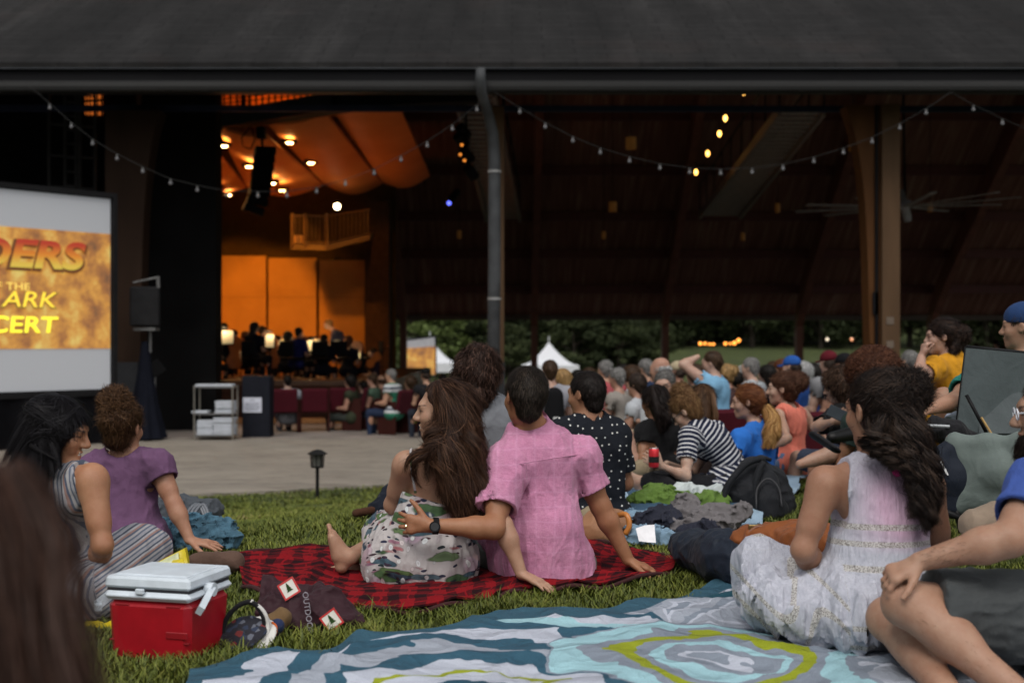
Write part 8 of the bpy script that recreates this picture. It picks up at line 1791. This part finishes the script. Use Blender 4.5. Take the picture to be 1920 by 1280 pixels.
CR = [(1031, 674, 13.8, 100, (.25, .25, .28), 'short', BRN, 'listener wearing a black backpack over a white and dark patterned shirt', False, dict(extra=bag_on_back)),
 (1052, 690, 14.6, A_, (.30, .25, .17), 'long', BLD, 'blonde listener beside the black backpack wearer', True, {}), (1134, 674, 15.5, 120, (.34, .075, .085), 'short', GREY, 'grey-haired man in faded pink shirt', False, dict(g=1.05)),
 (1156, 688, 15.0, A_, (.22, .20, .18), 'short', GREY, 'grey-haired listener in beige just right of the faded pink shirt', True, {}), (1181, 686, 15.8, A_, (.40, .42, .45), 'curly', BRN, 'dark curly-haired listener in white shirt', True, {}), (1209, 672, 16.0, A_, (.02, .035, .075), 'short', GREY, 'grey-haired man in navy shirt', False, {}),
 (1237, 668, 12.6, 150, (.42, .44, .48), 'bald', WHT, 'bald man in white t-shirt reclining with knees towards the left', False, dict(g=1.08, low=1, legs=(.25, .2, .14), lean=.6)), (1270, 678, 15.4, A_, (.02, .02, .02), 'cap', (.36, .30, .20), 'listener in beige cap and dark shirt', False, {}),
 (1334, 657, 13.2, 160, (.17, .34, .50), 'short', BRN, 'man in light blue shirt shading his eyes with a raised arm', False, dict(g=1.12, arms=dict(elL=(.25, -.22, -.02), wrL=(.12, -.10, .06), elR=(.05, .3, -.42)))), (1360, 681, 14.4, A_, (.05, .03, .03), 'bun', BLD, 'blonde listener with ponytail beside the light blue shirt', True, {}),
 (1377, 696, 15.2, A_, (.02, .02, .022), 'short', BLK, 'dark-haired child-sized head right of the blonde ponytail', True, dict(s=.9)), (1406, 669, 14.8, 150, (.33, .36, .38), 'short', GREY, 'grey-haired man in pale grey-white shirt', False, {}), (1436, 683, 15.0, A_, (.012, .012, .014), 'long', BLK, 'black-haired listener in black right of the pale shirt', True, {}),
 (1464, 672, 15.4, 135, (.05, .03, .025), 'short', AUB, 'auburn-haired man above the coral tank top', False, {}), (1484, 668, 14.6, 140, (.02, .06, .22), 'cap', (.02, .08, .30), 'listener in bright blue cap', False, {}), (1503, 680, 15.0, A_, (.3, .3, .32), 'curly', WHT, 'white-haired listener right of the blue cap', True, {}),
 (1522, 680, 15.8, A_, (.012, .03, .12), 'long', BLK, 'dark-haired listener in royal blue', True, {}), (1553, 659, 14.0, 120, (.18, .18, .19), 'cap', (.09, .010, .016), 'listener in maroon cap and grey shirt', False, dict(g=1.08)), (1582, 663, 13.8, 110, (.012, .016, .025), 'cap', (.010, .010, .012), 'listener in black cap and dark navy shirt', False, dict(g=1.08)),
 (1704, 656, 14.2, 120, (.03, .075, .18), 'short', GREY, 'grey-haired man in blue shirt right of the big column', False, dict(g=1.1)), (1082, 692, 16.4, A_, (.02, .02, .02), 'short', BLK, 'dark head between the white tent and the red seats', False, {}), (1103, 688, 17.2, A_, (.06, .03, .03), 'short', BRN, 'brown-haired head left of the faded pink shirt', True, {}),
 (1192, 700, 12.8, 150, (.38, .40, .43), 'short', (.03, .02, .015), 'low-sitting listener in white behind the raised bare knee', True, dict(s=.92)), (1300, 684, 16.8, A_, (.04, .05, .03), 'curly', BRN, 'curly-haired head left of the light blue shirt', True, {}), (1392, 684, 17.5, A_, (.10, .03, .03), 'short', WHT, 'white-haired head between the blue shirt and the pale shirt', False, {}),
 (1448, 676, 18.0, A_, (.03, .05, .04), 'bun', BRN, 'brown bun head behind the black-haired listener', True, {}), (1540, 676, 17.6, A_, (.15, .15, .14), 'short', GREY, 'grey head between royal blue and maroon cap', False, {}), (1604, 676, 16.8, A_, (.25, .24, .22), 'curly', BRN, 'curly brown head right of the black cap', True, {}), (1674, 668, 16.5, A_, (.05, .05, .06), 'short', BLK, 'black-haired head just left of the blue shirt by the column', False, {}),
 (1245, 690, 17.6, A_, (.05, .07, .1), 'long', BRN, 'long brown-haired head behind the bald man', True, {}), (1216, 692, 18.2, A_, (.2, .05, .05), 'short', BLK, 'dark head between the navy shirt and the bald man', False, {}), (1320, 688, 18.5, A_, (.12, .12, .1), 'short', GREY, 'grey head low behind the raised arm', False, {}), (1165, 684, 19.0, A_, (.03, .03, .03), 'curly', BLK, 'dark curly head behind the beige listener', True, {}),
 (539, 702, 24.6, 110, (.26, .27, .30), 'short', BLK, 'dark-haired listener in pale shirt on the first red seat below the stage', False, {}), (655, 703, 24.8, 172, (.035, .04, .025), 'curly', BLK, 'listener in olive camouflage with knees turned left', False, dict(legs=(.04, .045, .04))), (697, 700, 25.0, 168, (.06, .10, .07), 'short', BRN, 'listener in sage green shirt left of the green stripes', False, {}),
 (732, 691, 23.7, 160, (.02, .16, .10), 'short', GREY, 'grey-haired man in green and white striped polo', False, dict(g=1.1, banded=1, legs=(.02, .03, .06))), (768, 706, 24.3, 168, (.16, .22, .03), 'curly', BRN, 'listener in lime green top, bare legs and denim shorts', True, dict(low=1, legs=(.05, .11, .22))), (798, 690, 22.8, 120, (.012, .012, .014), 'hat', (.008, .008, .008), 'listener in flat black hat against the bright screen', True, {}),
 (829, 700, 25.5, 120, (.03, .02, .02), 'short', BLK, 'small dark head right of the flat black hat', False, {}), (850, 703, 26.0, 120, (.05, .03, .03), 'long', BRN, 'small brown-haired head beside the shaggy-haired person', True, {}), (680, 712, 26.5, 130, (.03, .02, .02), 'short', BLK, 'dark head between the camouflage and sage listeners', False, {}), (714, 702, 25.8, 130, (.10, .03, .02), 'bald', BRN, 'balding head between sage shirt and green stripes', False, {}),
 (1867, 637, 40, 150, (.05, .12, .25), 'short', BLK, 'tiny distant figure in blue left of the navy cap', False, dict(group='distant people on the far lawn')), (1830, 642, 42, 150, (.25, .25, .27), 'short', BRN, 'tiny distant figure in white above the camp chair', True, dict(group='distant people on the far lawn')), (1884, 646, 44, 150, (.2, .12, .1), 'long', BRN, 'tiny distant figure in dusty pink by the navy cap', True, dict(group='distant people on the far lawn')),
 (1612, 655, 40, 150, (.3, .3, .3), 'short', GREY, 'tiny distant figure in white left of the big column', False, dict(group='distant people on the far lawn'))]
for x, yt, D, ang, shc, hr_, hc_, lab, fem, kw in CR: crowd(x, yt, D, ang, shc, hr_, hc_, lab, fem, skin=[SK_F, (.36, .2, .14), (.40, .26, .2)][int(x) % 3], **kw)
# the polo's white bands
# ================================================================ orchestra
mblk = (.006, .006, .010)
def chair_proto():
    o = thing('orchestra_chair', 'x', 'chair', (0, 0, 0)); MB().box((0, -.2, .68), (.42, .035, .34), bev=.015).build('backrest', mdark, o); MB().box((0, 0, .45), (.44, .42, .05), bev=.015).build('seat', mdark, o)
    for sx in (-1, 1):
        for sy in (-1, 1): MB().tube([[sx*.19, sy*.18, .44], [sx*.21, sy*.2, 0]], .012, 6).build('leg', mdark, o)
    return o
cp = chair_proto(); first = [True]
def ochair(x, D, yaw, lab):
    o = cp if first[0] else copy_tree(cp); first[0] = False; o.location = ((x-960)*D/FPX, D, .165); o.rotation_euler = (0, 0, R(yaw)); o['label'] = lab; o['group'] = 'black orchestra chairs'
def violin(c, d, up, lab, s=1.0, nm='violin'):
    o = thing(nm, lab, nm, c); d = unit(d); w_ = unit(np.cross(d, up)); n = np.cross(w_, d); prof = [(0, .05), (.04, .085), (.10, .095), (.16, .065), (.20, .058), (.26, .085), (.33, .10), (.37, .075), (.39, .02)]
    poly = [(a*s, b_*s) for a, b_ in prof]+[(a*s, -b_*s) for a, b_ in prof[::-1]]
    MB().prism(poly, lambda a, b_: c+d*a+w_*b_-n*.02*s, lambda a, b_: c+d*a+w_*b_+n*.02*s).build('body', M('violin_wood', (.35, .10, .02), .3, .2, 8), o)
    MB().bar(c-d*.26*s, c+d*.05*s, .025*s, .02*s, n).build('neck', M('ebony', (.01, .008, .007), .4), o); MB().tube([c-d*.29*s, c-d*.26*s], .018*s, 8).build('scroll', M('violin_wood', (.35, .10, .02), .3, .2, 8), o); return o
def stand(x, y, D, w_, h, lab, tilt=8, power=3.0, yaw=0):
    c = Pw(x, y, D); o = thing('music_stand', lab, 'music stand', (c[0], c[1], .165), 'lit music stands'); px = D/FPX; Rm = np.array(Matrix.Rotation(R(yaw), 3, 'Z')@Matrix.Rotation(R(-tilt), 3, 'X'))
    MB().tube([[c[0], c[1]+.05, c[2]], [c[0], c[1]+.05, .165]], .012, 6).build('post', mdark, o); MB().box(c, (w_*px+.03, .02, h*px+.03), Rm).build('desk', mdark, o)
    MB().box(c+Rm@[0, -.016, .01], (w_*px, .008, h*px), Rm).build('sheet_music', M('sheet_lit', (.75, .68, .52), .8, .05), o)
    MB().tube([c+Rm@[-.08, -.12, h*px/2+.07], c+Rm@[.08, -.12, h*px/2+.07]], .018, 8).build('stand_lamp', M('stand_lamp', (.02, .02, .02), .5), o); MB().tube([c+Rm@[0, -.10, h*px/2+.07], c+Rm@[0, 0, h*px/2]], .008, 6).build('lamp_arm', mdark, o)
    l = bpy.data.lights.new('stand_light', 'POINT'); l.energy = power; l.color = (1, .72, .38); l.shadow_soft_size = .03; lo = bpy.data.objects.new('stand_light', l); C.objects.link(lo); lo.location = tuple(c+Rm@[0, -.17, h*px/2+.02])
OG = 'orchestra musicians on stage'
ms = lambda x, yt, D, ang, hair, hc, lab, fem=False, **k: crowd(x, yt, D, ang, k.pop('sh', mblk), hair, hc, lab, fem, group=OG, legs=mblk, sleeve=.95, **k)
for a in ((478, 603, 28.6, 60, 'long', BLK, 'long-haired musician seen from behind, second dark back from the left on stage', True), (421, 604, 30.5, 70, 'short', BLK, 'musician behind the leftmost lit stand', False), (399, 620, 28.8, 70, 'short', BLK, 'musician at the left edge of the stage opening', False), (492, 610, 30.5, 60, 'short', BRN, 'musician half hidden right of the long-haired one', False),
          (541, 622, 30.0, 60, 'curly', BLK, 'curly-haired musician near the centre of the stage', False), (608, 626, 29.2, 75, 'short', BLK, 'musician directly below the conductor', False), (653, 630, 30.2, 90, 'curly', AUB, 'red curly-haired musician right of the conductor', True)): ms(*a)
ms(561, 613, 29.2, 55, 'short', BLK, 'violinist in blue-lit jacket at the centre of the stage', False, sh=(.012, .014, .07)); ms(699, 652, 30.4, 200, 'short', BRN, 'violinist at the right end of the stage turned towards the camera', False, sh=(.02, .012, .02))  # blue stage light on the jacket is put into its cloth colour
cond = crowd(615, 598, 31.5, 190, (.05, .05, .075), 'short', (.30, .15, .05), 'conductor in grey suit leaning over the musicians', False, seated=False, group=OG, lean=1.2, sleeve=.95, skin=(.5, .3, .2), legs=(.02, .02, .03))
for x, D, yaw, lab in ((477, 28.45, -30, 'black chair of the long-haired musician'), (548, 28.9, -30, 'black chair left of the blue-lit jacket'), (608, 29.0, -20, 'black chair directly below the conductor'), (640, 29.6, -10, 'black chair right of the conductor'), (400, 28.7, -20, 'black chair at the left edge of the stage'), (699, 30.6, 110, 'black chair of the violinist at the right end')): ochair(x, D, yaw, lab)
stand(421, 633, 29.6, 34, 25, 'brightest music stand, leftmost on the stage', power=5); stand(506, 640, 29.8, 16, 24, 'lit music stand right of the long-haired musician', power=4); stand(533, 648, 30.6, 22, 18, 'dimmer lit music stand left of the blue-lit jacket', power=2.5); stand(588, 649, 30.0, 25, 20, 'wide lit music stand right of the blue-lit jacket', power=4.5); stand(632, 654, 30.2, 17, 18, 'lit music stand below the conductor', power=3.5); stand(449, 656, 30.8, 16, 16, 'tilted lit stand beside the leftmost musicians', power=3)
for a in ((440, 618, 32.5, 40, 'short', BRN, 'brown-haired musician between the two brightest stands', False), (520, 628, 32.0, 60, 'bun', BLK, 'musician with a bun behind the dimmer stand', True), (583, 630, 32.5, 100, 'short', BLK, 'musician in the back row right of the blue-lit jacket', False), (672, 640, 32.0, 150, 'long', BLK, 'long-haired musician between the red curls and the right-end violinist', True), (462, 622, 32.8, 50, 'curly', AUB, 'auburn musician just left of the long-haired one', True)): ms(*a)
stand(560, 655, 31.0, 16, 14, 'small lit stand in front of the blue-lit jacket', power=2.5); stand(610, 652, 31.5, 16, 14, 'small lit stand behind the musician below the conductor', power=2.5); stand(668, 668, 30.6, 15, 14, 'lit stand between the red curls and the right-end violinist', power=2.5); stand(478, 662, 31.5, 16, 14, 'small lit stand hidden behind the long-haired musician', power=2)
spot(Pw(585, 560, 29.5), Pw(613, 615, 31.5), 70, (1, .62, .32), 22, .05, .6)  # added spot to brighten the conductor
spot((-7.0, 31.5, 5.0), (-5.6, 30.0, .3), 170, (1, .42, .08), 70, .1, .6); spot((-5.0, 33.5, 4.4), (-4.2, 31.0, .6), 90, (1, .5, .15), 50, .1, .6)  # added spots for warm glow on the players
violin(Pw(578, 633, 29.1), (-.8, .3, -.1), (0, .3, 1), 'violin played by the blue-lit musician'); violin(Pw(690, 686, 30.1), (.5, -.2, .5), (0, -1, .3), 'violin held low at the right end of the stage', 1.1); violin(Pw(712, 664, 30.2), (-.5, -.1, -.5), (0, -1, .4), 'upright violin at the far right of the stage')
violin(Pw(438, 690, 30.2), (.1, 0, 1), (0, -1, 0), 'cello glowing orange between the left musicians', 1.9, 'cello'); violin(Pw(512, 690, 30.4), (-.1, 0, 1), (0, -1, 0), 'cello glowing orange right of the long-haired musician', 1.9, 'cello'); violin(Pw(664, 690, 31.5), (.1, 0, 1), (0, -1, 0), 'cello at the right below the conductor', 1.7, 'cello')
# ================================================================ front of house pieces near the stage
lec = thing('dark_plinth', 'tall black box with a white notice standing before the stage', 'plinth', Pw(480, 825, 23)*[1, 1, 0]+[0, 0, -.72]); s23 = 23/FPX
MB().box([(480-960)*s23, 23.2, -.17], (52*s23, .42, 1.10), bev=.01).build('box', M('plinth_black', (.010, .011, .016), .6, spec=.1), lec)
MB().box(Pw(473, 759, 22.97), (35*s23, .006, 28*s23), bev=.001).build('notice', M('notice_white', (.50, .52, .60), .8, .03), lec)
b_ = MB()
for y, w_ in ((750, 9), (756, 26), (760, 27), (764, 28), (768, 25)): b_.box(Pw(473, y, 22.965), (w_*s23, .003, 1.4*s23))
b_.build('notice_lines', M('ink_grey', (.13, .14, .18), .8), lec)
def cart():
    o = thing('shelf_cart', 'chrome wire shelf cart stacked with white programmes', 'cart', Pw(400, 825, 22.4)*[1, 1, 0]+[0, 0, -.735]); D = 22.5; chrome = M('chrome', (.45, .43, .38), .3, metal=.9); s = D/FPX
    xs_ = ((364-960)*s, (436-960)*s); ys_ = (22.5, 22.9)
    for x in xs_:
        for y in ys_: MB().tube([[x, y, -.735], [x, y, .22]], .014, 8).build('post', chrome, o)
    for z in (.19, -.28, -.66): MB().box(((xs_[0]+xs_[1])/2, 22.7, z), (xs_[1]-xs_[0]+.03, .42, .022), bev=.006).build('shelf', M('shelf_grey', (.10, .10, .10), .4), o)
    mp_ = M('programme_white', (.42, .45, .50), .8, .08, 8); g = np.random.default_rng(3); k = 0
    for cx, z, n_, w_, where in ((378, .205, 1, 28, 'left on the top shelf'), (412, .205, 1, 44, 'right on the top shelf'), (374, -.265, 1, 30, 'left on the middle shelf'), (420, -.265, 5, 34, 'right on the middle shelf'), (383, -.645, 6, 30, 'left on the bottom shelf'), (418, -.645, 7, 38, 'right on the bottom shelf')):
        st = thing('programme_stack', 'stack of white folded programmes '+where+' of the cart', 'paper stack', [(cx-960)*s, 22.68, z], 'programme stacks on the cart')
        for i in range(n_): MB().box(((cx-960)*s+g.normal()*.006, 22.66+g.normal()*.006, z+.022+i*.044), (w_*s, .30, .040), bev=.008).build('bundle', mp_, st)
cart()
def pa():
    o = thing('speaker_on_stand', 'black loudspeaker on a tripod draped with black cloth beside the screen', 'speaker', Pw(275, 830, 22.6)*[1, 1, 0]+[0, 0, -.72]); D = 22.6; s = D/FPX
    MB().box(Pw(272, 575, D), (54*s, .40, 74*s), np.array(Matrix.Rotation(R(14), 3, 'Z')), bev=.03).build('cabinet', M('speaker_black', (.014, .014, .015), .6), o)
    MB().box(Pw(275, 617, D), (40*s, .3, .05)).tube([Pw(282, 612, D), Pw(282, 660, D)], .02, 8).tube([Pw(250, 530, D-.1), Pw(296, 520, D-.1)], .018, 6).tube([Pw(296, 518, D-.1), Pw(297, 540, D-.1)], .03, 6).build('bracket', M('bracket_grey', (.10, .10, .10), .4), o)
    pr = [(.06, Pw(0, 640, D)[2]), (.12, Pw(0, 690, D)[2]), (.22, Pw(0, 760, D)[2]), (.36, -.70)]; b_ = MB().lathe(pr, (Pw(272, 0, D)[0], D, 0), 48); V = b_.v[0]; c0 = Pw(272, 0, D); a = np.arctan2(V[:, 1]-D, V[:, 0]-c0[0]); f = 1+.10*np.sin(a*9)*((V[:, 2] < .3)*1.0); V[:, 0] = c0[0]+(V[:, 0]-c0[0])*f; V[:, 1] = D+(V[:, 1]-D)*f
    b_.build('drape', M('drape_navy', (.006, .007, .012), .9), o, smooth=True)
pa()
o = thing('small_music_stand', 'small empty black music stand against the dark wall beside the draped speaker', 'music stand', Pw(293, 825, 23.6)*[1, 1, 0]+[0, 0, -.72])
MB().tube([Pw(291, 700, 23.6), Pw(291, 822, 23.6)], .012, 6).build('post', M('bracket_grey', (.10, .10, .10), .4), o); MB().box(Pw(293, 690, 23.55), (.24, .03, .26), np.array(Matrix.Rotation(R(-35), 3, 'Y')@Matrix.Rotation(R(20), 3, 'X'))).build('desk', M('speaker_black', (.014, .014, .015), .6), o)
st2 = thing('low_bench', 'low wooden riser lit orange behind the red seats', 'riser', [-4.2, 26.6, -.7]); MB().box((-5.2, 26.9, -.66), (5.2, .3, .10)).build('board', M('riser_wood', (.4, .17, .05), .5), st2)
spot((-4.0, 28.5, 3.5), (-5.2, 26.6, -.7), 60, (1, .4, .08), 60, .1)
